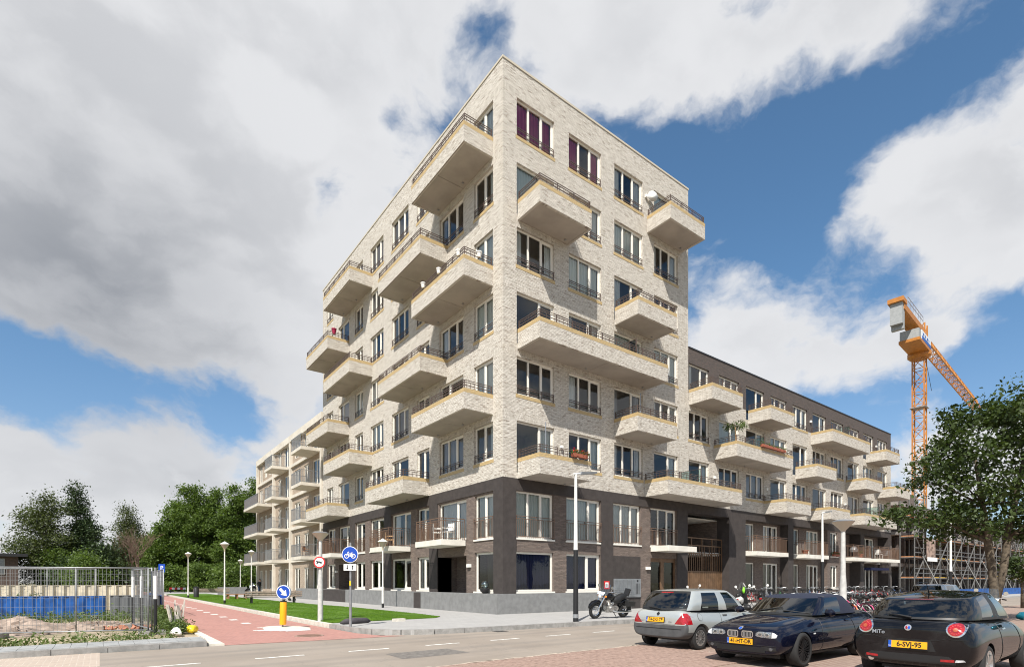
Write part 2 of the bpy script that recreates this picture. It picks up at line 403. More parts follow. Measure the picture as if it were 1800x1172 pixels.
def sheet(name, pts, z, m, kind='structure', **tags):
    mb = MB(); mb.add([(x, y, z) for x, y in pts], (tuple(range(len(pts))),))
    return mb.build(name, m, kind=kind, **tags)
sheet('ground', [(-900, -900), (900, -900), (900, 1500), (-900, 1500)], -.03, 'earth')
sheet('road', [(-14.65, -10.95), (160, -10.95), (160, -4.6), (-14.65, -4.6)], 0.0, 'asphalt')
sheet('road', [(-70, -10.95), (-14.65, -10.95), (-14.65, -7.02), (-70, -7.02)], 0.0, 'asphalt')
sheet('parking_bay', [(-70, -7.02), (-14.65, -7.02), (-14.65, -4.2), (-70, -4.2)], 0.0, 'clinker_pale')
sheet('parking_lot', [(-70, -40), (160, -40), (160, -10.95), (-70, -10.95)], 0.0, 'clinker')
cyc = sheet('cycle_path', [(-12.12, -4.62), (-7.3, -5.12), (-7.9, -4.6), (-8.2, -3.5), (-8.32, 0), (-8.36, 6), (-8.36, 90), (-12.12, 90)], 0.006, 'cycle_brick')
# pavement slab with the rounded corner at the cycle path
KERB = [(-8.2, 90.0), (-8.2, 30.0), (-8.2, 10.0), (-8.2, 0.0), (-8.15, -1.5), (-8.1, -2.9), (-7.95, -3.8), (-7.6, -4.5), (-7.05, -4.95), (-6.2, -5.2), (-5.0, -5.32), (-2.0, -5.5), (2.5, -5.85), (12, -5.95), (160, -5.95)]
mb = MB(); mb.prism([(x, y) for x, y in KERB] + [(160, 6), (2, 6), (2, 90)], -.02, .15)
pave = mb.build('pavement', 'paving', kind='structure')
# kerb stones laid one by one along that edge
def along(pts, step):
    out = []; acc_ = 0.0
    seg = [(Vector(a), Vector(b)) for a, b in zip(pts, pts[1:])]
    total = sum((b - a).length for a, b in seg); n = int(total / step)
    for i in range(n + 1):
        d = i * step; k = 0
        while k < len(seg) - 1 and d > (seg[k][1] - seg[k][0]).length: d -= (seg[k][1] - seg[k][0]).length; k += 1
        a, b = seg[k]; out.append(a + (b - a).normalized() * d)
    return out
kb = MB(); kb.box(-.494, .494, -.075, .075, -.02, .158); kme = kb.mesh('kerb_stone'); kme.materials.append(M['kerb_concrete'])
kme2 = kme.copy(); kme2.materials[0] = M['kerb_pale']
ks = along([p for p in KERB if p[1] <= 10.0], 1.0)
for a, b in zip(ks, ks[1:]):
    mid = (a + b) / 2
    if mid.x > 40: break
    link('kerb_stone', kme2 if mid.y > -.9 and mid.x < -7 else kme, pave, (mid.x, mid.y, 0.0), math.atan2(b.y - a.y, b.x - a.x), scale=((b - a).length, 1, 1))
ks = along([(-8.2, 10.0), (-8.2, 62.0)], 1.0)
for a, b in zip(ks, ks[1:]): link('kerb_stone', kme2, pave, ((a.x + b.x) / 2, (a.y + b.y) / 2, -.02), R(90))
# lawn with blades
LAWN = [(-8.08, -.72), (-3.75, -.45), (-3.2, .1), (-3.0, 2.6), (-3.0, 10), (-3.7, 21.0), (-3.9, 40), (-3.6, 60), (-8.08, 60)]
mb = MB(); mb.prism(LAWN, .10, .172); lawn = mb.build('lawn', 'lawn_soil', kind='structure')
def inside(p, poly):
    c = False; n = len(poly)
    for i in range(n):
        (x1, y1), (x2, y2) = poly[i], poly[(i + 1) % n]
        if (y1 > p[1]) != (y2 > p[1]) and p[0] < (x2 - x1) * (p[1] - y1) / (y2 - y1) + x1: c = not c
    return c
nr = np.random.RandomState(3)
N = 130000
gx = nr.uniform(-8.08, -2.9, N); gy = -0.72 + 50 * nr.uniform(0, 1, N) ** 1.7
lx = np.interp(gy, [-.72, -.45, .1, 2.6, 10, 21, 40, 60], [-8.0, -3.75, -3.2, -3.0, -3.0, -3.7, -3.9, -3.6])
keep = (gx < lx) & ~((gy < -.45) & (gx > -8 + (gy + .72) * 16)); gx = gx[keep]; gy = gy[keep]; n = len(gx)
ang = nr.uniform(0, 2 * math.pi, n); hh = nr.uniform(.012, .034, n) * (1 + .5 * np.sin(gx * 2.1) * np.sin(gy * .9)); ww = nr.uniform(.006, .012, n) * (1 + gy / 25)
le = nr.uniform(-.03, .03, (n, 2))
def tri_mesh(name, P, F, mats):
    me = bpy.data.meshes.new(name); k = F.shape[1]
    me.vertices.add(len(P)); me.vertices.foreach_set('co', P.astype(np.float32).ravel())
    me.loops.add(F.size); me.loops.foreach_set('vertex_index', F.astype(np.int32).ravel())
    me.polygons.add(len(F)); me.polygons.foreach_set('loop_start', np.arange(0, F.size, k, dtype=np.int32)); me.polygons.foreach_set('loop_total', np.full(len(F), k, np.int32))
    me.materials.append(M[mats]); me.update(); me.validate(); return me
Pg = np.empty((n, 3, 3)); dx = np.cos(ang) * ww; dy = np.sin(ang) * ww
Pg[:, 0] = np.c_[gx - dx, gy - dy, np.full(n, .17)]; Pg[:, 1] = np.c_[gx + dx, gy + dy, np.full(n, .17)]; Pg[:, 2] = np.c_[gx + le[:, 0], gy + le[:, 1], .17 + hh]
link('grass', tri_mesh('grass', Pg.reshape(-1, 3), np.arange(n * 3).reshape(-1, 3), 'grass_blade'), kind='stuff', label='mown green grass of the lawn beside the cycle path', cat='grass')
# road markings
mb = MB()
for i in range(40): x = -30.05 + 2.0 * i; mb.add([(x, -7.77, .004), (x + 1, -7.77, .004), (x + 1, -7.67, .004), (x, -7.67, .004)], ((0, 1, 2, 3),))
mk = mb.build('road_marking', 'road_paint', kind='structure')
mb = MB()
for i in range(18): y = .42 + 2.45 * i; mb.add([(-10.25, y, .011), (-9.95, y, .011), (-9.95, y + .6 if i else y + .25, .011), (-10.25, y + .6 if i else y + .25, .011)], ((0, 1, 2, 3),))
for (x0, x1, y0, y1) in ((-10.6, -9.75, -.62, -.42), (-10.5, -9.45, -.84, -.62), (-10.2, -9.15, -1.06, -.84), (-9.95, -8.95, -1.3, -1.06), (-9.8, -9.0, -1.5, -1.3)):
    mb.add([(x0, y0, .012), (x1, y0, .012), (x1, y1, .012), (x0, y1, .012)], ((0, 1, 2, 3),))
mb.build('path_marking', 'road_paint', kind='structure')
# thin line of sand blown against the parking edge
mb = MB(); r2 = random.Random(5)
for i in range(70):
    x = -12 + i * .32 + r2.uniform(-.1, .1); y = -10.95 + r2.uniform(-.05, .05)
    mb.add([(x - .2, y - .03, .009), (x + .2, y - .02, .009), (x + .15, y + .04 + r2.uniform(0, .05), .009), (x - .15, y + .03, .009)], ((0, 1, 2, 3),))
mb.build('swept_sand', 'joint_sand', kind='structure')
# left pavement of square slabs
sheet('soil', [(-40, -3.0), (-12.32, -3.0), (-12.32, 9.4), (-40, 18)], .005, 'site_soil')
sheet('sand_bed', [(-70, -4.2), (-12.45, -4.42), (-12.45, -3.0), (-70, -3.0)], .085, 'joint_sand')
lp = MB().box(-70, -12.5, -4.25, -3.02, -.02, .08).build('pavement', 'kerb_concrete', kind='structure')
tm = MB().box(-.147, .147, -.147, .147, 0, .045).mesh('slab'); tm.materials.append(M['slab_grey'])
r2 = random.Random(11)
for i in range(26):
    for j in range(4):
        link('slab', tm, lp, (-12.62 - .302 * i, -3.2 - .302 * j, .078 + r2.uniform(0, .005)), r2.uniform(-.008, .008))
for i in range(14):
    link('kerb_stone', kme, lp, (-13.0 - 1.0 * i, -4.48 + (.018 * i if i < 12 else .2), -.03), R(-1))
mb = MB().prism([(-12.5, -4.5), (-12.12, -4.62), (-12.12, 60), (-12.32, 60), (-12.32, -3.0)], -.02, .05); mb.build('path_edging', 'kerb_pale', kind='structure')
# clinkers of the parking lot: laid one by one where they can be told apart
bm_a = MB().box(-.1, .1, -.0475, .0475, -.02, .018).mesh('brick'); bm_b = bm_a.copy(); bm_a.materials.append(M['brick_piece_a']); bm_b.materials.append(M['brick_piece_b'])
lot = bpy.data.objects['parking_lot']
rest = MB(); cand = []
for j in range(30):
    for i in range(46):
        x = -10.9 + .209 * i + (.1045 if j % 2 else 0); y = -11.08 - .1045 * j
        d = Vector((x + 14.65, y + 20.08)); yy = d.x * .6029 + d.y * .7978; xx = d.x * .7978 - d.y * .6029
        px = 900 + 959 * xx / yy; py = 1023 + 959 * 1.6 / yy
        if x < -3.5: cand.append((abs(px - 1050) / 400 + yy, x, y))
cand.sort()
for k, (yy, x, y) in enumerate(cand):
    if k < 300: link('brick', bm_a if r2.random() < .6 else bm_b, lot, (x, y, r2.uniform(-.002, .003)), r2.uniform(-.02, .02))
    else: rest.box(x - .1, x + .1, y - .0475, y + .0475, -.01, .018 + r2.uniform(-.002, .003))
if rest.v: rest.build('bricks', 'brick_piece_a', lot, kind='stuff')
sheet('brick_bed', [(-11.0, -14.16), (-3.45, -14.16), (-3.45, -11.03), (-11.0, -11.03)], .010, 'joint_sand')

mat('patch_tar', (.15, .135, .12), .9, var=.25, vscale=8, bump=.4, bscale=60); mat('iron', (.10, .095, .09), .6, metal=.5, var=.3, vscale=14)
sheet('road_patch', [(-9.6, -9.6), (-7.9, -9.55), (-7.95, -8.6), (-9.55, -8.62)], .0025, 'patch_tar'); sheet('road_patch', [(1.2, -7.3), (3.9, -7.32), (3.9, -6.5), (1.2, -6.52)], .0025, 'patch_tar')
for k, (x, y) in enumerate(((-4.2, -5.62), (5.5, -6.2))):
    o = empty('drain_grate', (x, y, .0), label=['iron drain grate in the gutter left of the street lamp', 'iron drain grate in the gutter right of the motorcycle'][k], cat='drain')
    MB().box(-.22, .22, -.16, .16, -.02, .006).build('frame', 'iron', o)
    for i in range(6): MB().box(-.18 + .065 * i, -.15 + .065 * i, -.12, .12, .006, .012).build('bar', 'iron', o)
# ================================================================ the corner block
block = empty('apartment_building', label='pale brick corner apartment block with jutting brick balconies and dark base', cat='building')
def pt(face, a, d, z): return (a, d, z) if face == 'R' else (d, a, z)
def fbox(mb, face, a0, a1, d0, d1, z0, z1):
    return mb.box(a0, a1, d0, d1, z0, z1) if face == 'R' else mb.box(d0, d1, a0, a1, z0, z1)
def panel(mb, face, a0, a1, z0, z1, d=0.0, holes=(), rev=.22):
    """flat wall field with real openings and their reveals"""
    hs = [(max(h[0], a0), min(h[1], a1), max(h[2], z0), min(h[3], z1)) for h in holes if h[0] < a1 - 1e-4 and h[1] > a0 + 1e-4 and h[2] < z1 - 1e-4 and h[3] > z0 + 1e-4]
    As = sorted({a0, a1} | {v for h in hs for v in h[:2]}); Zs = sorted({z0, z1} | {v for h in hs for v in h[2:]})
    for A, B in zip(As, As[1:]):
        for C, D in zip(Zs, Zs[1:]):
            ca, cz = (A + B) / 2, (C + D) / 2
            if any(h[0] < ca < h[1] and h[2] < cz < h[3] for h in hs): continue
            mb.quad(pt(face, A, d, C), pt(face, B, d, C), pt(face, B, d, D), pt(face, A, d, D))
    for h in hs:
        A, B, C, D = h
        mb.quad(pt(face, A, d, C), pt(face, A, d + rev, C), pt(face, A, d + rev, D), pt(face, A, d, D))
        mb.quad(pt(face, B, d, C), pt(face, B, d + rev, C), pt(face, B, d + rev, D), pt(face, B, d, D))
        mb.quad(pt(face, A, d, D), pt(face, A, d + rev, D), pt(face, B, d + rev, D), pt(face, B, d, D))
        mb.quad(pt(face, A, d, C), pt(face, A, d + rev, C), pt(face, B, d + rev, C), pt(face, B, d, C))
ZB = [6.43 + 3.0 * k for k in range(6)]
BAL_R = [(.85, 4.08, 4), (10.14, 13.34, 5), (7.46, 10.68, 3), (.85, 9.9, 2), (7.41, 10.7, 1), (.85, 4.05, 0), (9.92, 17.3, 0),
         (14.08, 17.38, 2), (20.81, 24.02, 2), (30.06, 37.18, 2), (40.72, 43.9, 2), (16.73, 23.83, 1), (27.5, 30.7, 1), (36.42, 39.8, 1), (43.1, 46.5, 1),
         (22.9, 26.5, 0), (29.7, 33.2, 0), (36.0, 43.2, 0)]
BAL_L = [(.78, 5.95, 5), (14.88, 20.08, 5), (4.97, 10.28, 4), (19.17, 24.2, 4), (.78, 5.95, 3), (14.9, 20.08, 3), (4.98, 10.3, 2), (19.15, 24.25, 2),
         (.78, 5.95, 1), (14.92, 20.05, 1), (6.95, 12.2, 0), (19.2, 24.3, 0)]
COLS_R = [(.80, 3.12), (4.09, 6.41), (7.42, 9.76), (10.76, 12.98)]
COLS_W = [(14.06 + 3.25 * i, 14.06 + 3.25 * i + (2.15 if i == 0 else 2.38)) for i in range(10)]
COLS_L = [(.78, 2.40), (3.38, 5.80), (6.94, 8.45), (9.51, 11.85), (13.10, 15.24), (16.58, 18.05), (19.22, 21.47), (22.63, 24.08)]
# ---- window kit -------------------------------------------------------------
_wm = {}
def frame_mesh(wd, ht, splits, rail=0, wht=True, fw=.075):
    key = ('f', round(wd, 2), round(ht, 2), tuple(splits), wht)
    if key not in _wm:
        mb = MB()
        mb.box(0, wd, 0, .08, 0, fw); mb.box(0, wd, 0, .08, ht - fw, ht); mb.box(0, fw, 0, .08, fw, ht - fw); mb.box(wd - fw, wd, 0, .08, fw, ht - fw)
        for s_ in splits: mb.box(s_ * wd - fw * .62, s_ * wd + fw * .62, -.004, .076, fw, ht - fw)
        edges = [0] + list(splits) + [1]
        for i, (a, b) in enumerate(zip(edges, edges[1:])):          # opening casement: inner darker frame
            if i == len(edges) - 2 and len(splits):
                x0 = a * wd + fw * .62; x1 = b * wd - fw
                for q in ((x0, x0 + .05, fw, ht - fw), (x1 - .05, x1, fw, ht - fw), (x0 + .05, x1 - .05, fw, fw + .055), (x0 + .05, x1 - .05, ht - fw - .055, ht - fw)): mb.box(q[0], q[1], .012, .07, q[2], q[3])
        me = mb.mesh('window'); me.materials.append(M['frame_white' if wht else 'frame_grey']); _wm[key] = me
    return _wm[key]
def pane_mesh(wd, ht, m='window_glass'):
    key = ('p', round(wd, 2), round(ht, 2), m)
    if key not in _wm:
        me = MB().quad((0, .045, 0), (wd, .045, 0), (wd, .045, ht), (0, .045, ht)).mesh('pane'); me.materials.append(M[m]); _wm[key] = me
    return _wm[key]
def curtain_mesh(wd, ht, seed, fold=.09):
    key = ('c', round(wd, 2), round(ht, 2), seed)
    if key not in _wm:
        mb = MB(); r_ = random.Random(seed); n_ = max(6, int(wd / fold * 4)); row = []
        ph = r_.uniform(0, 6)
        for i in range(n_ + 1):
            x = wd * i / n_; y = .035 * math.sin(x / fold * 2 * math.pi * .5 + ph + .8 * math.sin(x * 3 + ph)) + .012 * math.sin(x * 71 + seed)
            row.append((x, y))
        vs = [(x, y * 1.15, 0) for x, y in row] + [(x, y, ht) for x, y in row]; k_ = n_ + 1
        mb.add(vs, [(i, i + 1, k_ + i + 1, k_ + i) for i in range(n_)]); me = mb.mesh('curtain'); smooth_mesh(me); _wm[key] = me
    return _wm[key]
def local_mb_tf(face):   # (rotz)
    return 0.0 if face == 'R' else R(-90)
def window(face, a0, a1, z0, z1, root, d=0.0, splits=(1 / 3., 2 / 3.), rail=None, sill=None, curtain=None, depth=.11, name='window', wht=True, fw=.075, glass='window_glass'):
    wd, ht = a1 - a0, z1 - z0
    loc = (a0, d + depth, z0) if face == 'R' else (d + depth, a1, z0)
    sp = list(splits) if face == 'R' else [1 - s_ for s_ in reversed(splits)]
    o = link(name, frame_mesh(wd, ht, sp, wht=wht, fw=fw), root, loc, local_mb_tf(face))
    edges = [0] + sp + [1]
    for i, (a, b) in enumerate(zip(edges, edges[1:])):
        x0 = a * wd + (fw if i == 0 else fw * .6); x1 = b * wd - (fw if i == len(edges) - 2 else fw * .6)
        link('pane', pane_mesh(x1 - x0, ht - 2 * fw, glass), o, (x0, 0, fw))
    if sill:
        key = ('s', round(wd, 2), sill)
        if key not in _wm:
            if sill == 'brick': me = MB().box(-.06, wd + .06, -depth - .012, -depth + .05, -.17, -.012).mesh('sill'); me.materials.append(M['yellow_brick'])
            else: me = MB().box(-.06, wd + .06, -depth - .05, .0, -.075, -.003).mesh('sill'); me.materials.append(M['frame_white'])
            _wm[key] = me
        link('sill', _wm[key], o)
        if sill == 'brick':
            key = ('s2', round(wd, 2))
            if key not in _wm:
                me = MB().box(.0, wd, -depth + .05, .02, -.012, -.0015).mesh('sill'); me.materials.append(M['frame_white']); _wm[key] = me
    if rail == 'bars':
        key = ('r', round(wd, 2))
        if key not in _wm:
            mb = MB(); y = -depth + .03
            for z in (.40, .31, .12): mb.box(.0, wd, y - .012, y + .012, z - .014, z + .014)
            n_ = 3 if wd > 2 else 2
            for i in range(n_ + 1): x = .03 + (wd - .06) * i / n_; mb.box(x - .014, x + .014, y - .010, y + .010, .0, .40)
            me = mb.mesh('railing'); me.materials.append(M['rail_brown']); _wm[key] = me
        link('railing', _wm[key], o)
    if rail == 'juliet':
        key = ('j', round(wd, 2))
        if key not in _wm:
            mb = MB(); y = -depth - .05
            for z in (1.02, .90, .08): mb.box(-.04, wd + .04, y - .014, y + .014, z - .014, z + .014)
            n_ = int(wd / .115)
            for i in range(n_ + 1): x = wd * i / n_; mb.box(x - .007, x + .007, y - .007, y + .007, .08, .90)
            for x in (0, wd * .5, wd): mb.box(x - .012, x + .012, y - .012, y + .012, .90, 1.02)
            me = mb.mesh('railing'); me.materials.append(M['rail_rust']); _wm[key] = me
        link('railing', _wm[key], o)
    if curtain:
        cm, spans = curtain
        for (a, b) in spans:
            cme = curtain_mesh((b - a) * wd, ht - .1, rnd.randint(0, 5))
            if not cme.materials: cme.materials.append(None)
            c = link('curtain', cme, o, (a * wd, .15, .05)); c.material_slots[0].link = 'OBJECT'; c.material_slots[0].material = M[cm]
    return o
def covers(bals, a0, a1, k):
    best = 0
    for b0, b1, bk in bals:
        if bk == k: best = max(best, (min(a1, b1) - max(a0, b0)) / (a1 - a0))
    return best > .6
def rnd_curtain(k):
    q = rnd.random()
    if q < .20: return ('curtain_white', [(.03, .20), (.80, .97)])
    if q < .32: return ('curtain_white', [(.03, .30)])
    if q < .42: return ('curtain_teal', [(.68, .97)])
    if q < .55: return ('curtain_grey', [(.03, .18), (.82, .97)])
    if q < .68: return ('curtain_teal', [(.03, .97)])
    if q < .74: return ('curtain_grey', [(.03, .97)])
    return None
holesR = []; holesL = []; todo = []
for face, cols, bals, ks, store in (('R', COLS_R, BAL_R, range(6), holesR), ('R', COLS_W, BAL_R, range(3), holesR), ('L', COLS_L, BAL_L, range(6), holesL)):
    for k in ks:
        for ci, (a0, a1) in enumerate(cols):
            wing = cols is COLS_W
            door = covers(bals, a0, a1, k)
            z0 = ZB[k] + (.27 if door else .93); z1 = ZB[k] + 2.68 - (.1 if wing and k == 2 else 0)
            if wing and k == 2 and not door: z0 = ZB[k] + .93
            store.append((a0, a1, z0, z1)); todo.append((face, a0, a1, z0, z1, k, ci, door, wing))
# walls
mb = MB(); panel(mb, 'R', 0, 14.0, 6.43, 25.5, holes=holesR); panel(mb, 'R', 14.0, 46.6, 6.43, 13.35, holes=holesR)
panel(mb, 'L', 0, 25.1, 6.43, 25.5, holes=holesL)
mb.box(13.9, 14.0, .001, 25.1, 15.9, 25.5); mb.box(.001, 13.9, 25.0, 25.1, 6.43, 25.5)      # the tower's other two sides
wall = mb.build('wall', 'light_brick', block)
mb = MB(); panel(mb, 'R', 14.0, 46.6, 13.35, 15.92, holes=holesR); mb.box(46.5, 46.6, .001, 12, 13.35, 15.92)
mb.build('wall', 'dark_brick', block, label='dark brown brick top storey of the side wing')
mb = MB(); mb.box(46.5, 46.6, .001, 12, .15, 13.35); mb.build('wall', 'light_brick', block)
# roof edges
mb = MB(); mb.box(-.03, 14.03, -.03, .3, 25.5, 25.6); mb.box(-.03, .3, .3, 25.13, 25.5, 25.6); mb.box(13.73, 14.03, .3, 25.13, 25.5, 25.6); mb.box(.3, 13.73, 24.83, 25.13, 25.5, 25.6)
mb.build('roof_edge', 'roof_edge', block)
mb = MB(); mb.box(14.04, 46.63, -.03, .3, 15.92, 16.0); mb.build('roof_edge', 'dark_metal', block)
mb = MB(); mb.box(.3, 13.73, .3, 24.83, 25.35, 25.42); mb.box(14.0, 46.5, .3, 12, 15.7, 15.8); mb.build('roof', 'roof_grey', block)
# rooms behind the glass
mb = MB()
for k in range(6):
    z = ZB[k]
    mb.box(.3, 13.85, .3, 24.9, z - .05, z + .2)
    if k < 3: mb.box(13.85, 46.45, .3, 11.9, z - .05, z + .2)
for z in (3.35,): mb.box(.3, 46.4, 1.7, 24.9 if False else 11.9, z, z + .2); mb.box(.3, 13.8, 11.9, 24.9, z, z + .2)
mb.box(.3, 46.4, .7, 1.7, 3.35, 3.55) ; mb.box(.3, .7, .7, 24.9, 3.35, 3.55)
mb.box(4.6, 46.4, 4.6, 4.7, .15, 15.6); mb.box(4.6, 13.8, 4.6, 4.7, 15.6, 25.3); mb.box(4.6, 4.7, 4.7, 24.9, .15, 25.3)
for x in (3.6, 7.0, 10.3, 13.6, 17.0, 20.2, 23.4, 26.7, 30, 33.3, 36.5, 39.7, 43): mb.box(x, x + .1, .4, 4.6, 6.5, 25.3 if x < 13 else 15.6)
for y in (2.9, 6.4, 9.0, 12.5, 15.9, 18.6, 22.0): mb.box(.4, 4.6, y, y + .1, 6.5, 25.3)
mb.build('room', 'interior_white', block)
# windows of the brick storeys
WINS = []
for face, a0, a1, z0, z1, k, ci, door, wing in todo:
    wd = a1 - a0
    sp = (1 / 3., 2 / 3.) if wd > 2 else (.5,)
    if door: sp = (.62,) if wd > 2 else (.5,)
    cur = rnd_curtain(k)
    if face == 'R' and not wing and k == 5 and ci < 2: cur = ('curtain_purple', [(.03, .97)] if ci == 0 else [(.03, .34), (.66, .97)])
    if face == 'R' and not wing and k == 5 and ci == 2: cur = ('curtain_white', [(.05, .25), (.78, .97)])
    if wing and k == 2 and not door: cur = ('curtain_white', [(.05, .3), (.7, .97)])
    o = window(face, a0, a1, z0, z1, block, splits=sp, rail=None if door else 'bars', sill=None if door else 'brick', curtain=cur)
# ---- brick balconies ---------------------------------------------------------
DEP = 1.6
def balcony(face, a0, a1, k):
    z = ZB[k]; mb = MB(); T = .12
    def fb(*q): fbox(mb, face, *q)
    fb(a0, a1, -DEP, -DEP + T, z, z + .74); fb(a0, a0 + T, -DEP + T, -.001, z, z + .74); fb(a1 - T, a1, -DEP + T, -.001, z, z + .74)
    o = mb.build('balcony', 'light_brick', block)
    mb = MB(); e = .004
    fb2 = lambda *q: fbox(mb, face, *q)
    fb2(a0 - e, a1 + e, -DEP - e, -DEP + T + e, z + .74, z + .925); fb2(a0 - e, a0 + T + e, -DEP + T + e, -.002, z + .74, z + .925); fb2(a1 - T - e, a1 + e, -DEP + T + e, -.002, z + .74, z + .925)
    mb.build('cap', 'yellow_brick', o)
    ns = 2 if a1 - a0 > 5 else 1
    for i in range(ns):
        s0 = a0 + T + .002 + (a1 - a0 - 2 * T - .004) * i / ns; s1 = a0 + T + .002 + (a1 - a0 - 2 * T - .004) * (i + 1) / ns
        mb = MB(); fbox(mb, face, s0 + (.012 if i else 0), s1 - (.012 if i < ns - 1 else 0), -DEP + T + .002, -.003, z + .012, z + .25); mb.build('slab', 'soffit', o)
        mb = MB(); c_ = s1 - .35; fbox(mb, face, c_ - .04, c_ + .04, -.30, -.22, z - .03, z + .011); mb.build('drain_outlet', 'metal_grey', o)
    mb = MB(); zc = z + .925; ln = a1 - a0; m_ = .06
    for zz in (.375, .285, .15):
        h = .013
        fbox(mb, face, a0 + m_ - h, a1 - m_ + h, -DEP + m_ - h, -DEP + m_ + h, zc + zz - h, zc + zz + h)
        for aa in (a0 + m_, a1 - m_): fbox(mb, face, aa - h, aa + h, -DEP + m_ + h, -.004, zc + zz - h, zc + zz + h)
    n_ = max(2, round(ln / 1.05))
    for i in range(n_ + 1):
        a = a0 + m_ + (ln - 2 * m_) * i / n_; fbox(mb, face, a - .018, a + .018, -DEP + m_ - .018, -DEP + m_ + .018, zc, zc + .375)
    n_ = max(4, round(ln / .26))
    for i in range(n_):
        a = a0 + m_ + (ln - 2 * m_) * (i + .5) / n_; fbox(mb, face, a - .007, a + .007, -DEP + m_ - .007, -DEP + m_ + .007, zc, zc + .285)
    for aa in (a0 + m_, a1 - m_):
        for i in range(7): d = -DEP + m_ + (DEP - m_) * (i + .5) / 7; fbox(mb, face, aa - .007, aa + .007, d - .007, d + .007, zc, zc + .285)
        fbox(mb, face, aa - .018, aa + .018, -.06, -.02, zc, zc + .375)
    mb.build('railing', 'rail_brown', o)
    return o
for b in BAL_R: balcony('R', *b)
for b in BAL_L: balcony('L', *b)
# glass privacy screens on the street-side balconies
def screen(face, a, z, d0=-1.45, d1=-.05, h=1.75):
    mb = MB(); fbox(mb, face, a - .006, a + .006, d0 + .04, d1 - .04, z + .3, z + h); s = mb.build('screen', 'screen_glass', block)
    mb = MB(); fbox(mb, face, a - .02, a + .02, d1 - .04, d1, z + .26, z + h + .02); fbox(mb, face, a - .02, a + .02, d0, d0 + .04, z + .26, z + h + .02); fbox(mb, face, a - .015, a + .015, d0 + .04, d1 - .04, z + h, z + h + .02)
    mb.build('screen_frame', 'rail_brown', s)
for a, k in ((7.5, 2), (13.2, 0), (20.3, 1), (33.6, 2), (39.6, 0)): screen('R', a, ZB[k])
# small lamps beside the balcony doors
lm = MB().box(-.07, .07, -.12, 0, 0, .16).mesh('wall_lamp'); lm.materials.append(M['white_plastic'])
for x, z in ((3.55, ZB[0] + 1.75), (16.75, ZB[0] + 1.8), (26.2, ZB[1] + 1.75), (29.9, ZB[2] + 1.7), (36.2, ZB[0] + 1.75), (42.9, ZB[2] + 1.7), (33.1, ZB[1] + 1.7), (23.2, ZB[0] + 1.7), (10.0, ZB[5] + 1.9)):
    link('wall_lamp', lm, block, (x, -.003, z))
# ---- dark base: street front --------------------------------------------------
Z1, Z2, Z3, Z4 = 1.16, 3.04, 3.68, 5.88
def stucco(face, a0, a1, d0=0.0, d1=.9, z0=.15, z1=5.88):
    mb = MB(); fbox(mb, face, a0, a1, d0, d1, z0, z1); return mb.build('pier', 'stucco_dark', block)
mb = MB(); mb.box(0, 46.6, 0.0, .9, 5.88, 6.43); mb.box(0, .9, .9, 25.1, 5.88, 6.43); mb.build('lintel_band', 'stucco_dark', block)
mb = MB(); mb.box(0, .78, 0, .76, .15, 5.88); mb.build('pier', 'stucco_dark', block)
for a0, a1 in ((6.41, 7.34), (12.92, 13.96), (18.5, 20.5), (26.39, 27.22), (39.5, 40.3), (46.0, 46.6)): stucco('R', a0, a1)
hb = [(.80, 3.12, Z3, Z4 - .01), (3.98, 6.40, Z3, Z4 - .01), (.80, 3.12, Z1, Z2), (3.98, 6.40, Z1, Z2), (7.35, 9.63, Z3, Z4 - .01), (10.5, 12.9, Z3, Z4 - .01), (10.5, 12.9, .15, 3.0)]
mb = MB(); panel(mb, 'R', .78, 6.41, .15, 5.88, .05, hb, .2); panel(mb, 'R', 7.34, 12.92, .15, 5.88, .05, hb, .2)
mb.build('wall', 'brown_brick', block)
SH = ('curtain_teal', [(.02, .98)])
for a0, a1 in ((.80, 3.12), (3.98, 6.40), (7.35, 9.63), (10.5, 12.9)):
    window('R', a0, a1, Z3, Z4 - .01, block, .05, rail='juliet', sill='white', curtain=SH if a0 < 10 else None)
for a0, a1, sp in ((.80, 3.12, ()), (3.98, 6.40, (.62,))):
    window('R', a0, a1, Z1, Z2, block, .05, splits=sp, sill='white', curtain=('curtain_navy', [(.01, .99)]), fw=.10)
# blank panel, letter boxes, fire-brigade plate
mb = MB(); mb.box(7.36, 9.60, .03, .049, .15, 3.03); mb.build('cladding_panel', 'stucco_dark', block)
box_ = MB().box(7.36, 9.56, -.03, .029, .78, 1.80).build('letterbox_panel', 'metal_grey', block)
lb = MB().box(0, .315, -.03, 0, 0, .095).box(.02, .295, -.036, -.03, .062, .080).mesh('letterbox'); lb.materials.append(M['metal_grey'])
for i in range(5):
    for j in range(8): link('letterbox', lb, box_, (7.42 + .335 * i, -.031, .84 + .117 * j))
mb = MB(); [mb.box(9.14 + .12 * i, 9.18 + .12 * i, -.04, -.031, .95, 1.55) for i in range(3)]; mb.box(9.22, 9.34, -.04, -.031, 1.62, 1.74); mb.build('intercom', 'dark_metal', box_)
sg = MB().box(6.62, 7.02, -.02, -.001, 1.25, 1.68).build('notice_plate', 'red_paint', block)
MB().box(6.70, 6.94, -.024, -.0205, 1.33, 1.60).build('notice_field', 'white_paint', sg); MB().box(6.79, 6.85, -.028, -.0245, 1.38, 1.55).build('notice_mark', 'dark_metal', sg)
link('wall_lamp', lm, block, (10.22, .049, 2.32), scale=(2.2, 1, 1))
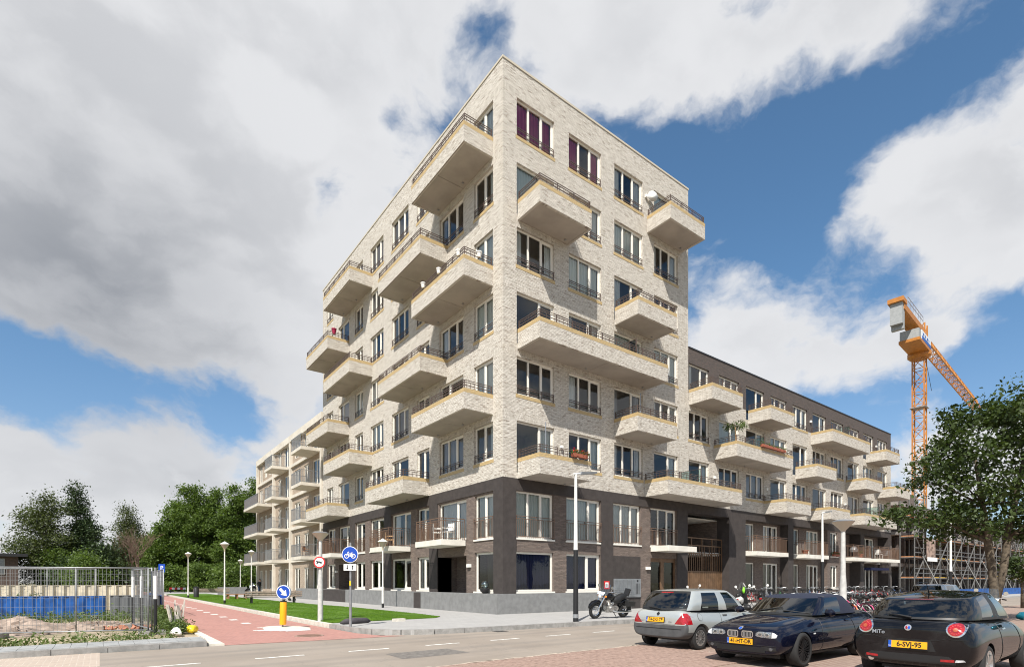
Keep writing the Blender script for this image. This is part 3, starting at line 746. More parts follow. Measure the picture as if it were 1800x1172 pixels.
# entrance and canopy
MB().box(10.45, 13.05, -1.25, -.002, 3.36, 3.66).build('canopy', 'concrete_slab', block)
dr = MB().box(10.5, 10.6, .16, .26, .15, 3.0).box(12.8, 12.9, .16, .26, .15, 3.0).box(10.6, 12.8, .16, .26, 2.78, 3.0).box(11.55, 11.85, .16, .26, .15, 2.78).build('entrance_door', 'gate_bronze', block)
for a, b in ((10.6, 11.55), (11.85, 12.8)): MB().quad((a, .21, .15), (b, .21, .15), (b, .21, 2.78), (a, .21, 2.78)).build('pane', 'window_glass', dr)
# gateway with bronze bars
mb = MB(); mb.box(13.96, 14.0, .9, 9, .15, 5.75); mb.box(18.5, 18.54, .9, 9, .15, 5.75); mb.box(13.96, 18.54, 9, 9.1, .15, 5.75); mb.build('passage_wall', 'brown_brick', block)
MB().box(13.96, 18.54, .9, 9, 5.70, 5.75).build('passage_ceiling', 'concrete_slab', block)
gate = MB(); y = .55
for z in (4.42, 3.95, 3.45, 2.30, .2): gate.box(13.97, 18.49, y - .03, y + .03, z - .03, z + .03)
for i in range(5): x = 13.99 + (18.47 - 13.99) * i / 4; gate.box(x - .03, x + .03, y - .028, y + .028, .2, 4.42)
gate = gate.build('gate', 'gate_bronze', block)
bar = MB().box(-.018, .018, -.02, .02, 0, 1.09).mesh('bar'); bar.materials.append(M['gate_bronze'])
bar2 = MB().box(-.018, .018, -.02, .02, 0, .45).mesh('bar'); bar2.materials.append(M['gate_bronze'])
slat = MB().box(-.042, .042, -.012, .012, 0, 2.05).mesh('slat'); slat.materials.append(M['gate_bronze'])
for i in range(22): link('bar', bar, gate, (14.09 + .207 * i, y, 2.33))
for i in range(9): link('bar', bar2, gate, (14.55 + .56 * i - .28, y, 3.48))
for i in range(39): link('slat', slat, gate, (14.04 + .1155 * i, y - .01 + (.008 if i % 2 else 0), .23))
# recessed flats under the wing
def recess(face, a0, a1, dep, wins, slab, z0=.15):
    """bay set back behind the piers: brick, upper and lower windows, thin concrete balcony"""
    mb = MB(); hs = []
    for (w0, w1, kind) in wins:
        if 'u' in kind: hs.append((w0, w1, 3.75, 5.75))
        if 'g' in kind: hs.append((w0, w1, .45 if 'd' in kind else 1.16, 3.0))
    panel(mb, face, a0, a1, z0, 5.88, dep, hs, .15); mb.build('wall', 'brown_brick', block)
    for (w0, w1, kind) in wins:
        sp = (.5,) if w1 - w0 > 1.4 else ()
        if w1 - w0 > 2.0: sp = (.3, .65)
        cur = rnd.choice([None, ('curtain_white', [(.03, .25)]), ('curtain_white', [(.03, .3), (.75, .97)]), ('curtain_teal', [(.03, .97)])])
        if 'u' in kind: window(face, w0, w1, 3.75, 5.75, block, dep, splits=sp, curtain=cur, depth=.08, rail='juliet' if 'j' in kind else None, sill='white' if 'j' in kind else None)
        if 'g' in kind: window(face, w0, w1, .45 if 'd' in kind else 1.16, 3.0, block, dep, splits=sp, curtain=rnd.choice([None, ('curtain_white', [(.03, .3)])]), depth=.08, sill='white', fw=.09)
    if slab: thin_balcony(face, *slab)
def thin_balcony(face, a0, a1, d0, d1=0.0, z=3.43):
    mb = MB(); fbox(mb, face, a0, a1, d0, d1 - .003, z, z + .28); o = mb.build('balcony', 'concrete_slab', block)
    mb = MB(); zt = z + .28; m_ = .05
    def run(p, q):
        L_ = (Vector(q) - Vector(p)).length
        for zz, hh in ((1.05, .018), (.93, .012), (.07, .012)): mb.obox(pt(face, p[0], p[1], zt + zz), pt(face, q[0], q[1], zt + zz), .03, hh * 2)
        n_ = max(2, int(L_ / .115))
        for i in range(n_ + 1):
            f = i / n_; a = p[0] + (q[0] - p[0]) * f; d = p[1] + (q[1] - p[1]) * f; r_ = .007 if i % 9 else .013
            fbox(mb, face, a - r_, a + r_, d - r_, d + r_, zt, zt + (.93 if i % 9 else 1.05))
    run((a0 + m_, d1 - .02), (a0 + m_, d0 + m_)); run((a0 + m_, d0 + m_), (a1 - m_, d0 + m_)); run((a1 - m_, d0 + m_), (a1 - m_, d1 - .02))
    mb.build('railing', 'rail_rust', o); return o
recess('R', 20.5, 26.39, .6, ((21.3, 22.7, 'ugd'), (23.9, 26.05, 'ugd')), (20.6, 24.9, -.75, .6))
recess('R', 27.22, 33.0, .6, ((28.0, 29.3, 'ugd'), (30.6, 32.7, 'ugd')), (27.4, 31.4, -.75, .6))
mb = MB(); panel(mb, 'R', 33.0, 35.6, .15, 5.88, .03, [(33.55, 34.9, 3.75, 5.75), (33.55, 34.9, 1.1, 3.0)], .2); mb.box(35.58, 35.6, .031, .9, .15, 5.88); mb.box(33.0, 33.02, .031, .9, .15, 5.88); mb.build('wall', 'brown_brick', block)
window('R', 33.55, 34.9, 3.75, 5.75, block, .03, splits=(.5,), sill='white'); window('R', 33.55, 34.9, 1.1, 3.0, block, .03, splits=(.5,), sill='white')
recess('R', 35.6, 39.5, .9, ((36.2, 37.8, 'ugd'),), (35.7, 39.4, -.9, .9))
recess('R', 40.3, 46.0, .9, ((41.0, 41.9, 'u'), (42.6, 45.0, 'ugd')), (40.4, 45.2, -1.2, .9))
MB().box(41.2, 45.4, -.25, .85, 2.75, 2.95).build('awning', 'curtain_navy', block)
for x in (37.9, 44.4): link('wall_lamp', lm, block, (x, .89, 4.9), scale=(2.4, 1, 1))
# ---- dark base: park front ------------------------------------------------------
for a0, a1 in ((6.05, 6.97), (12.0, 13.0), (18.1, 19.06), (24.15, 25.1)): stucco('L', a0, a1)
LW = [(.80, 2.41, 'G1'), (3.17, 5.95, 'D'), (6.99, 8.48, 'GJ'), (9.28, 11.95, 'GD'), (13.05, 15.37, 'GJ'), (16.29, 18.05, 'GJ'), (19.15, 21.5, 'D'), (22.3, 24.1, 'G')]
hl = []
for a0, a1, kd in LW:
    hl.append((a0, a1, 3.74 if 'D' in kd else Z3, 5.80))
    if 'G' in kd: hl.append((a0, a1, Z1, Z2))
hl += [(3.17, 6.05, .15, 2.95), (19.06, 21.5, .15, 2.95)]
mb = MB()
for a0, a1 in ((.76, 6.05), (6.97, 12.0), (13.0, 18.1), (19.06, 24.15)): panel(mb, 'L', a0, a1, .15, 5.88, .05, hl, .2)
for a0, a1 in ((3.17, 6.05), (19.06, 21.5)):
    mb.box(1.25, 1.35, a0, a1, .15, 2.95); mb.box(.25, 1.25, a0 - .05, a0, .15, 2.95); mb.box(.25, 1.25, a1, a1 + .05, .15, 2.95); mb.box(.25, 1.3, a0, a1, 2.95, 3.0)
mb.build('wall', 'brown_brick', block)
for a0, a1, kd in LW:
    sp = (.36,) if 'D' in kd else (.5,)
    cur = SH if a0 < 4 else rnd.choice([None, ('curtain_white', [(.03, .3)]), ('curtain_white', [(.7, .97), (.03, .2)])])
    window('L', a0, a1, 3.74 if 'D' in kd else Z3, 5.80, block, .05, splits=sp, rail=None if 'D' in kd else 'juliet', sill=None if 'D' in kd else 'white', curtain=('curtain_white', [(.02, .98)]) if a0 == 3.17 else cur)
    if 'G' in kd: window('L', a0, a1, Z1, Z2, block, .05, splits=() if '1' in kd else sp, sill='white', fw=.10, curtain=rnd.choice([None, ('curtain_white', [(.02, .2)]), ('curtain_white', [(.8, .98)])]))
for a0, a1 in ((3.25, 4.55), (19.3, 20.5)): window('L', a0, a1, .3, 2.75, block, 1.12, splits=(.5,), name='door', wht=False)
link('wall_lamp', lm, block, (.049, 2.85, 2.35), R(-90), scale=(2, 1, 1)); link('wall_lamp', lm, block, (.049, 21.9, 2.35), R(-90), scale=(2, 1, 1))
for a0, a1 in ((3.17, 5.90), (9.25, 11.95), (19.1, 22.3)): thin_balcony('L', a0, a1, -1.4)
# ---- concrete plinth of cast panels --------------------------------------------
pl = MB().box(-.02, 6.41, -.034, -.002, .15, 1.08).build('plinth', 'concrete_plinth', block)
cuts = [-.034, 6.25, 7.3, 8.15, 12.0, 18.2, 19.0, 24.2, 25.1, 31.5]
for i, (a, b) in enumerate(zip(cuts, cuts[1:])):
    m_ = 'stucco_dark' if i in (2, 6) else 'concrete_plinth'
    MB().box(-.36, -.024 if i else -.021, a + (.006 if i else 0), b - .006, .15, 1.08 if i not in (2, 6) else 1.03).build('plinth_panel', m_, pl)
MB().box(-.02, -.001, .0, 31.5, .15, 1.06).build('plinth_panel', 'concrete_plinth', pl)
# ================================================================ the long wing beyond the tower (tan brick, concrete frame)
lw = empty('apartment_building', (0, 25.1, 0), label='tan brick apartment wing with concrete frame and open metal balconies, beyond the tower', cat='building')
LW_COL = [.25, 9.5, 15.9, 23.3]
FL = [3.5, 6.55, 9.6, 12.55]
hl = []; wl = []
bays = [(1.1, 3.1, 1), (4.3, 5.6, 0), (6.9, 8.6, 0), (10.4, 12.3, 1), (13.3, 14.6, 0), (16.9, 18.4, 0), (19.4, 20.5, 0), (21.4, 22.7, 1)]
for a0, a1, dr_ in bays:
    for i, z in enumerate([.45] + [f + .28 for f in FL]):
        top = z + 2.25 if i else 2.95
        if a0 > 16 and i == 4: pass
        z0 = z + (0 if dr_ else .45); hl.append((a0, a1, z0, top)); wl.append((a0, a1, z0, top, i))
mb = MB(); panel(mb, 'L', 0.02, 23.4, .15, 15.5, .12, hl, .18)
mb.box(.13, 11, 23.3, 23.4, .15, 15.5); mb.box(11, 11.1, 0, 23.4, .15, 15.5)
mb.build('wall', 'tan_brick', lw)
mb = MB()
for a in LW_COL: mb.box(-.12, .12, a - .22, a + .22, .15, 15.5)
mb.build('column', 'concrete_white', lw)
for z in FL: MB().box(-.06, .118, .02, 23.4, z, z + .28).build('floor_band', 'concrete_white', lw)
MB().box(-.14, .4, .02, 23.45, 15.0, 15.62).build('parapet', 'concrete_white', lw)
MB().box(.4, 11, .02, 23.3, 15.3, 15.4).build('roof', 'roof_grey', lw)
mb = MB(); mb.box(4, 4.1, .1, 23.3, .15, 15.2)
for z in FL: mb.box(.35, 4, .1, 23.3, z, z + .2)
mb.build('room', 'interior_white', lw)
for a0, a1, z0, z1, i in wl:
    window('L', a0, a1, z0, z1, lw, .12, splits=(.5,), depth=.06, curtain=rnd_curtain(0) if rnd.random() < .4 else None)
def open_balcony(a0, a1, z, d0, solid):
    o = MB().box(d0, -.07, a0, a1, z, z + .26).build('balcony', 'concrete_white', lw)
    mb = MB(); zt = z + .26
    def run(p, q):
        mb.obox((p[0], p[1], zt + 1.02), (q[0], q[1], zt + 1.02), .04, .04); mb.obox((p[0], p[1], zt + .08), (q[0], q[1], zt + .08), .03, .03)
        n_ = max(3, int((Vector(q) - Vector(p)).length / .11))
        for i in range(n_ + 1):
            f = i / n_; x = p[0] + (q[0] - p[0]) * f; y = p[1] + (q[1] - p[1]) * f; mb.box(x - .008, x + .008, y - .008, y + .008, zt, zt + 1.02)
    run((-.1, a0 + .04), (d0 + .04, a0 + .04)); run((d0 + .04, a0 + .04), (d0 + .04, a1 - .04)); run((d0 + .04, a1 - .04), (-.1, a1 - .04))
    mb.build('railing', 'metal_grey', o)
    if solid: MB().box(d0 + .06, d0 + .075, a0 + .06, a1 - .06, zt + .1, zt + .98).build('infill_panel', 'rail_rust', o)
for z in FL: open_balcony(.95, 3.9, z, -1.5, False)
for z in FL: open_balcony(10.4, 13.4, z, -1.5, False)
for z in FL[:3]: open_balcony(16.2, 22.9, z, -1.55, True)
# ================================================================ street furniture
def post_top_lamp(x, y, h, z0, label, r=.045, hood=.31, black=.25):
    o = empty('street_lamp', (x, y, z0), label=label, cat='street lamp', group='lamps with conical heads')
    MB().lathe([(r * 1.5, 0), (r * 1.5, .9), (r * 1.1, 1.1), (r, 1.3), (r * .85, h - .45)], 12).build('pole', 'pole_white', o, smooth=40)
    MB().lathe([(r * 1.55, -.02), (r * 1.55, black)], 12).build('foot', 'black_paint', o)
    MB().lathe([(.045, h - .46), (.05, h - .30), (.10, h - .24), (hood * .72, h - .05), (hood * .92, h + .02)], 20).build('lamp_bowl', 'lamp_bowl', o, smooth=40)  # shade on the lower cone is put into its grey-tan colour
    MB().lathe([(hood * .95, h + .02), (hood * .95, h + .04), (hood * .55, h + .12), (.08, h + .17), (.02, h + .22)], 20).build('lamp_cap', 'pole_white', o, smooth=40)
    return o
mat('lamp_bowl', (.50, .44, .34), .35)
# heavy grey mast with a shallow bowl (also carries the round dog sign) and its twin by the bicycles
def bowl_lamp(x, y, h, label, z0=.15):
    o = empty('street_lamp', (x, y, z0), label=label, cat='street lamp', group='heavy bowl lamps')
    MB().lathe([(.10, 0), (.092, 1.5), (.07, 1.9), (.06, h - .26)], 14).build('pole', 'galvanised_pale', o, smooth=40)
    MB().lathe([(.06, h - .28), (.08, h - .24), (.26, h - .05), (.30, h)], 22).build('lamp_bowl', 'lamp_bowl', o, smooth=40)
    MB().lathe([(.305, h), (.31, h + .02), (.20, h + .06), (.04, h + .08)], 22).build('lamp_cap', 'metal_grey', o, smooth=40)
    return o
mat('galvanised_pale', (.46, .455, .43), .6, var=.12, vscale=8)
bowl_lamp(-8.05, .56, 3.28, 'thick grey lamp mast with tan bowl, carrying the round dog sign')
bowl_lamp(3.07, -13.04, 3.4, 'pale thick lamp mast with tan bowl behind the parked cars', 0.0)
post_top_lamp(-7.91, 21.06, 4.0, .15, 'white conical lamp on the lawn edge, in front of the second bench')
post_top_lamp(-8.0, 39.3, 4.1, .15, 'white conical lamp standing beside the litter bin')
post_top_lamp(-1.2, 51.7, 4.0, .15, 'white conical lamp beside the far motorcycle')
post_top_lamp(-3.6, 34.0, 4.2, .15, 'white conical lamp in front of the tan brick wing')
post_top_lamp(-1.69, 9.36, 3.75, .15, 'white conical lamp with black foot close to the concrete plinth')
def arm_lamp(x, y, h, ang, label, z0=.15, blk=2.65):
    o = empty('street_lamp', (x, y, z0), R(ang), label=label, cat='street lamp', group='lamps with a slanted arm')
    MB().lathe([(.105, 0), (.10, .3), (.085, blk)], 12).build('lower_pole', 'black_paint', o, smooth=40)
    MB().lathe([(.083, blk), (.07, blk + .6), (.052, h)], 12).build('pole', 'pole_white', o, smooth=40)
    MB().lathe([(.107, .14), (.107, .28)], 12).build('band', 'metal_grey', o)
    mb = MB(); mb.tube([(-.12, 0, h - .02), (.1, 0, h + .02), (.25, 0, h + .05)], .04, 8); mb.build('arm', 'pole_white', o)
    mb = MB(); mb.add([(.18, -.10, h), (1.05, -.09, h + .13), (1.05, .09, h + .13), (.18, .10, h), (.22, -.11, h + .10), (1.02, -.10, h + .20), (1.02, .10, h + .20), (.22, .11, h + .10)],
        ((0, 1, 2, 3), (4, 7, 6, 5), (0, 4, 5, 1), (1, 5, 6, 2), (2, 6, 7, 3), (3, 7, 4, 0)))
    mb.build('lamp_head', 'metal_grey', o); return o
arm_lamp(-.6, -5.4, 5.45, 0, 'tall street lamp with slanted head and black lower pole beside the motorcycle')
arm_lamp(19.0, -5.6, 5.5, 0, 'tall street lamp with slanted head behind the parked convertible')
arm_lamp(31.0, -8.6, 7.2, 0, 'far street lamp in front of the scaffolding', blk=2.2)
# ---- signs: each faces the way the photographer stands -------------------------
FACE = R(-37)
def disc(mb, r, y, n=40, c=(0, 0)):
    vs = [(c[0] + r * math.cos(2 * math.pi * i / n), y, c[1] + r * math.sin(2 * math.pi * i / n)) for i in range(n)]
    return mb.add(vs, (tuple(range(n)),))
def plate(name, r, zc, y, m, parent, t=.012):
    return MB().lathe([(r, y), (r, y + t)], 40, (0, 0, zc), 'y').build(name, m, parent)
def poly_xz(mb, pts, y): return mb.add([(x, y, z) for x, z in pts], (tuple(range(len(pts))),))
# no-dogs sign on the lamp mast
dog = empty('traffic_sign', (-8.05, .56, .15), FACE, label='round white sign with red rim and black running dog on the lamp mast', cat='sign')
plate('rim', .215, 2.20, -.115, 'red_paint', dog); plate('field', .168, 2.20, -.122, 'white_paint', dog, .006)
mb = MB()
poly_xz(mb, [(-0.084, 2.200), (-0.056, 2.242), (0.014, 2.239), (0.070, 2.214), (0.081, 2.186), (0.021, 2.183), (-0.056, 2.190)], -.128)
poly_xz(mb, [(-0.056, 2.242), (-0.084, 2.200), (-0.119, 2.214), (-0.130, 2.235), (-0.098, 2.253), (-0.091, 2.277), (-0.070, 2.253)], -.1281)
for q in ([(-0.077, 2.200), (-0.059, 2.190), (-0.105, 2.137), (-0.122, 2.141)], [(-0.063, 2.193), (-0.042, 2.190), (-0.063, 2.130), (-0.081, 2.134)], [(0.042, 2.186), (0.077, 2.193), (0.105, 2.137), (0.091, 2.130)], [(0.028, 2.190), (0.049, 2.186), (0.059, 2.130), (0.045, 2.130)], [(0.070, 2.207), (0.081, 2.190), (0.133, 2.235), (0.130, 2.246)]): poly_xz(mb, q, -.1282)
mb.build('pictogram', 'black_paint', dog); MB().box(-.05, .05, -.104, -.05, 2.1, 2.3).build('clamp', 'metal_grey', dog)
# cycle-path sign
cs = empty('traffic_sign', (-8.11, -2.67, .15), FACE, label='round blue bicycle sign with white arrow plate on a grey post', cat='sign')
MB().lathe([(.034, 0), (.034, 2.75)], 12).build('post', 'galvanised', cs, smooth=40); MB().lathe([(.045, 0), (.045, 1.15)], 12).build('sleeve', 'galvanised', cs, smooth=40)
plate('rim', .265, 2.36, -.055, 'white_paint', cs); plate('field', .248, 2.36, -.062, 'blue_sign', cs, .006)
def ring(mb, cx, cz, r, y, t=.02, n=28):
    vs = []
    for i in range(n): a = 2 * math.pi * i / n; vs += [(cx + (r - t / 2) * math.cos(a), y, cz + (r - t / 2) * math.sin(a)), (cx + (r + t / 2) * math.cos(a), y, cz + (r + t / 2) * math.sin(a))]
    mb.add(vs, [(2 * i, 2 * i + 1, (2 * i + 3) % (2 * n), (2 * i + 2) % (2 * n)) for i in range(n)])
def stroke(mb, p, q, y, t=.02):
    d = Vector((q[0] - p[0], q[1] - p[1])); nrm = Vector((-d.y, d.x)).normalized() * t / 2
    poly_xz(mb, [(p[0] - nrm.x, p[1] - nrm.y), (q[0] - nrm.x, q[1] - nrm.y), (q[0] + nrm.x, q[1] + nrm.y), (p[0] + nrm.x, p[1] + nrm.y)], y)
mb = MB(); y = -.068
ring(mb, -.107, 2.307, .064, y); ring(mb, .111, 2.307, .064, y)
for i, (p, q) in enumerate((((-0.107, 2.307), (-0.061, 2.401)), ((-0.074, 2.376), (0.049, 2.385)), ((-0.078, 2.380), (0.000, 2.303)), ((0.000, 2.303), (0.061, 2.409)), ((0.111, 2.307), (0.053, 2.393)), ((0.000, 2.303), (0.111, 2.307)), ((-0.061, 2.401), (-0.070, 2.430)), ((-0.070, 2.430), (-0.025, 2.446)), ((0.033, 2.413), (0.090, 2.413)))): stroke(mb, p, q, y - .0002 * (i + 1))
mb.build('pictogram', 'white_paint', cs)
pl_ = MB().box(-.205, .205, -.06, -.05, 1.84, 2.045).build('arrow_plate', 'white_paint', cs)
mb = MB()
for sx, dn in ((-.085, 1), (.085, -1)):
    c = 1.942; stroke(mb, (sx, c + .075 * dn), (sx, c - .02 * dn), -.0622, .028); poly_xz(mb, [(sx - .042, c - .015 * dn), (sx + .042, c - .015 * dn), (sx, c - .075 * dn)], -.0624)
mb.build('arrows', 'black_paint', pl_)
mb = MB(); mb.box(-.02, .02, -.05, -.036, 1.35, 1.5); mb.build('sticker', 'sign_yellow', cs)
# yellow bollard with the blue keep-right sign, leaning a little
kb_ = empty('traffic_bollard', (-9.64, -.41, .0), FACE, label='leaning yellow bollard with round blue arrow sign on the red cycle path', cat='bollard')
kb_.rotation_euler = (R(1.5), R(2.2), FACE)
mb = MB().lathe([(.62, 0), (.60, .05), (.40, .075)], 30); o = mb.build('base', 'kerb_pale', kb_); o.scale = (1.3, .9, 1); o.location = (.15, 0, .008)
MB().lathe([(.02, .05), (.02, .22)], 8).build('stem', 'dark_metal', kb_)
MB().lathe([(.105, .16), (.112, .19), (.112, .90), (.10, .93)], 20).build('body', 'yellow_paint', kb_, smooth=40)
MB().lathe([(.075, .93), (.105, .94), (.105, .97), (.05, .98)], 16).build('collar', 'black_paint', kb_); MB().box(-.03, .03, -.03, .03, .97, 1.1).build('sign_stem', 'dark_metal', kb_)
MB().lathe([(.245, -.03), (.245, .03)], 36, (0, 0, 1.27), 'y').build('sign_case', 'blue_grey', kb_) if 'blue_grey' in M else (mat('blue_grey', (.25, .36, .48), .4), MB().lathe([(.245, -.03), (.245, .03)], 36, (0, 0, 1.27), 'y').build('sign_case', 'blue_grey', kb_))
plate('rim', .236, 1.27, -.037, 'white_paint', kb_, .006); plate('field', .215, 1.27, -.043, 'blue_sign', kb_, .005)
mb = MB(); c = Vector((0, 1.27)); dd = Vector((.7071, -.7071)); nn = Vector((.7071, .7071))
P2 = lambda a, b: tuple(c + dd * a + nn * b)
poly_xz(mb, [P2(-.16, -.045), P2(.0, -.045), P2(.0, .045), P2(-.16, .045)], -.049); poly_xz(mb, [P2(.0, -.125), P2(.17, 0), P2(.0, .125)], -.0492)
mb.build('arrow', 'white_paint', kb_)
# ---- benches -------------------------------------------------------------------
def bench(x0, x1, y, label):
    o = empty('bench', ((x0 + x1) / 2, y, .16), 0, label=label, cat='bench', group='slatted benches on the lawn'); L2 = (x1 - x0) / 2
    for i in range(4): MB().box(-L2, L2, -.25 + .13 * i, -.14 + .13 * i, .42, .46).build('seat_slat', 'wood_grey', o)
    for i in range(3): MB().box(-L2, L2, -.34 - .03 * i, -.30 - .03 * i, .50 + .12 * i, .60 + .12 * i).build('back_slat', 'wood_grey', o)
    for s in (-.75, .75):
        mb = MB(); mb.box(s * L2 - .04, s * L2 + .04, -.22, -.16, 0, .42); mb.box(s * L2 - .04, s * L2 + .04, .14, .20, 0, .42); mb.obox((s * L2, -.2, .40), (s * L2, -.35, .84), .06, .03); mb.build('leg', 'dark_metal', o)
    return o
bench(-6.9, -3.2, 20.1, 'long grey wooden slatted bench behind the yellow bollard')
bench(-7.4, -4.2, 41.3, 'grey wooden slatted bench farther back by the litter bin')
pt_ = empty('picnic_table', (-5.0, 33.0, .16), 0, label='low brown wooden crate table between the two benches', cat='table')
for i in range(4): MB().box(-.9, .9, -.4 + .2 * i, -.22 + .2 * i, .38, .43).build('board', 'wood_brown', pt_)
for s in (-.7, .0, .7): MB().box(s - .06, s + .06, -.36, .36, 0, .38).build('leg', 'wood_brown', pt_)
bn = empty('litter_bin', (-7.3, 39.6, .15), label='slim dark litter bin beside the lamp on the lawn', cat='bin')
MB().lathe([(.22, .05), (.24, .9), (.20, .95)], 14).build('body', 'dark_metal', bn, smooth=40); MB().lathe([(.25, .95), (.25, 1.0), (.1, 1.06)], 14).build('lid', 'black_paint', bn)
cv = empty('manhole_cover', (-9.65, -3.4, .012), label='round rusty manhole cover in the red cycle path by the road', cat='manhole cover')
MB().lathe([(.42, -.01), (.42, .004)], 24).build('frame', 'brick_piece_a', cv); MB().lathe([(.35, -.01), (.35, .008)], 24).build('lid', 'rust_iron', cv) if 'rust_iron' in M else (mat('rust_iron', (.16, .09, .06), .7, var=.3, vscale=10), MB().lathe([(.35, -.01), (.35, .008)], 24).build('lid', 'rust_iron', cv))
sb = empty('sandbag', (-7.45, -1.45, .16), R(12), label='dark sandbag lying against the bicycle sign post', cat='sandbag')
mb = MB(); mb.tube([(-.62, 0, .05), (-.4, .02, .075), (0, 0, .085), (.4, .0, .08), (.6, .02, .05)], [.03, .11, .13, .11, .03], 10); o = mb.build('sack', 'dark_cloth', sb, smooth=True) if 'dark_cloth' in M else (mat('dark_cloth', (.05, .045, .05), .8, var=.3), mb.build('sack', 'dark_cloth', sb, smooth=True))
MB().box(-5.95, -5.5, -1.35, -1.15, .15, .25).build('kerb_block', 'kerb_pale', label='loose pale kerb block at the edge of the lawn', cat='block')
# ---- person and stroller near the far entrance -----------------------------------
def skin_body(name, joints, edges, radii, m, parent=None):
    me = bpy.data.meshes.new(name); me.from_pydata(joints, edges, []); o = bpy.data.objects.new(name, me); COL.objects.link(o)
    sk = o.modifiers.new('skin', 'SKIN'); sk.use_smooth_shade = True
    for i, r_ in enumerate(radii): me.skin_vertices[0].data[i].radius = (r_, r_) if not isinstance(r_, tuple) else r_
    me.skin_vertices[0].data[0].use_root = True
    sb_ = o.modifiers.new('sub', 'SUBSURF'); sb_.levels = 2; sb_.render_levels = 2
    bpy.context.view_layer.update()
    me2 = bpy.data.meshes.new_from_object(o.evaluated_get(bpy.context.evaluated_depsgraph_get())); bpy.data.objects.remove(o)
    me2.materials.clear(); me2.materials.append(M[m]); smooth_mesh(me2)
    return link(name, me2, parent)
mat('skin', (.50, .30, .21), .6); mat('hair', (.03, .022, .018), .7); mat('jacket', (.032, .030, .026), .8); mat('jeans', (.035, .05, .085), .85)
person = empty('person', (.0, 47.6, .15), R(200), label='person in dark jacket and jeans walking by the far entrance', cat='person')
J = [(0, 0, .93), (0, .02, 1.15), (0, .05, 1.38), (0, .10, 1.50), (0, .15, 1.62), (0, .16, 1.74),
     (.10, 0, .90), (.12, .10, .50), (.12, -.02, .09), (.12, .12, .04), (-.10, 0, .90), (-.11, -.08, .50), (-.11, -.24, .12), (-.11, -.12, .04),
     (.19, .04, 1.40), (.25, .0, 1.13), (.23, .14, .92), (-.19, .04, 1.40), (-.25, .06, 1.13), (-.23, .22, .95)]
E_ = [(0, 1), (1, 2), (2, 3), (3, 4), (4, 5), (0, 6), (6, 7), (7, 8), (8, 9), (0, 10), (10, 11), (11, 12), (12, 13), (2, 14), (14, 15), (15, 16), (2, 17), (17, 18), (18, 19)]
skin_body('body', J, E_, [(.15, .11), (.15, .11), (.16, .11), .06, .095, .09, .095, .07, .05, .045, .095, .07, .05, .045, .075, .055, .04, .075, .055, .04], 'jeans', person)
skin_body('jacket', [(0, 0, .88), (0, .02, 1.15), (0, .05, 1.38), (0, .09, 1.47), (.19, .04, 1.40), (.25, .0, 1.13), (.235, .11, .97), (-.19, .04, 1.40), (-.25, .06, 1.13), (-.235, .18, .99)],
          [(0, 1), (1, 2), (2, 3), (2, 4), (4, 5), (5, 6), (2, 7), (7, 8), (8, 9)], [(.175, .135), (.175, .13), (.185, .13), .075, .09, .07, .055, .09, .07, .055], 'jacket', person)
MB().lathe([(.02, 1.52), (.075, 1.56), (.10, 1.64), (.10, 1.72), (.07, 1.79), (.02, 1.81)], 14, (0, .16, 0)).build('head', 'skin', person, smooth=True)
MB().lathe([(.105, 1.70), (.108, 1.74), (.078, 1.81), (.02, 1.83)], 14, (0, .145, 0)).build('hair', 'hair', person, smooth=True)
st = empty('stroller', (-2.6, 25.2, .15), R(30), label='red folded stroller standing on the pavement behind the round arrow sign', cat='stroller')
mat('red_cloth', (.42, .02, .02), .7)
mb = MB()
for x in (-.22, .22): mb.tube([(x, -.3, .1), (x, .0, .55), (x, .28, 1.05)], .018, 6); mb.tube([(x, .3, .1), (x, -.05, .6)], .018, 6)
mb.tube([(-.22, .28, 1.05), (.22, .28, 1.05)], .018, 6); mb.build('frame', 'dark_metal', st)
for x in (-.24, .24):
    for y in (-.3, .3): MB().lathe([(.10, -.02), (.10, .02)], 14, (x, y, .10), 'x').build('wheel', 'black_paint', st)
mb = MB(); mb.add([(-.2, -.2, .38), (.2, -.2, .38), (.2, .2, .42), (-.2, .2, .42), (-.2, .3, .95), (.2, .3, .95), (.2, .05, 1.0), (-.2, .05, 1.0)], ((0, 1, 2, 3), (3, 2, 5, 4), (4, 5, 6, 7))); mb.build('seat', 'red_cloth', st)
# ================================================================ vehicles
def carpaint(name, col, flake=.4, rough=.3):
    m = bpy.data.materials.new(name); m.use_nodes = True; M[name] = m; t = NT(m.node_tree); b = m.node_tree.nodes['Principled BSDF']
    b.inputs['Metallic'].default_value = flake; b.inputs['Roughness'].default_value = rough; b.inputs['Coat Weight'].default_value = .85; b.inputs['Coat Roughness'].default_value = .02; b.inputs['Specular IOR Level'].default_value = .0 if flake < .3 else .5
    pos = t('ShaderNodeNewGeometry', 0); n = t('ShaderNodeTexNoise', 0, Vector=pos, Scale=2.5, Detail=6.0, Roughness=.7)
    z = t('ShaderNodeSeparateXYZ', 2, _0=pos)
    f = t.math('MULTIPLY', t.ramp(n, .45, .8), .22)
    t.l.new(t.mix(f, col, tuple(c * .7 + .06 for c in col)), b.inputs['Base Color'])
    return m
carpaint('paint_silver', (.53, .55, .525), .55, .32); carpaint('paint_navy', (.0035, .0045, .013), .1, .3); carpaint('paint_black', (.004, .004, .005), .0, .3); carpaint('paint_grey', (.42, .44, .45), .6, .35)
mat('car_plastic', (.066, .068, .070), .6, var=.15, vscale=6); mat('car_trim', (.012, .012, .012), .5); mat('car_interior', (.022, .021, .020), .8); mat('soft_top', (.012, .016, .034), .85, bump=.2, bscale=200)
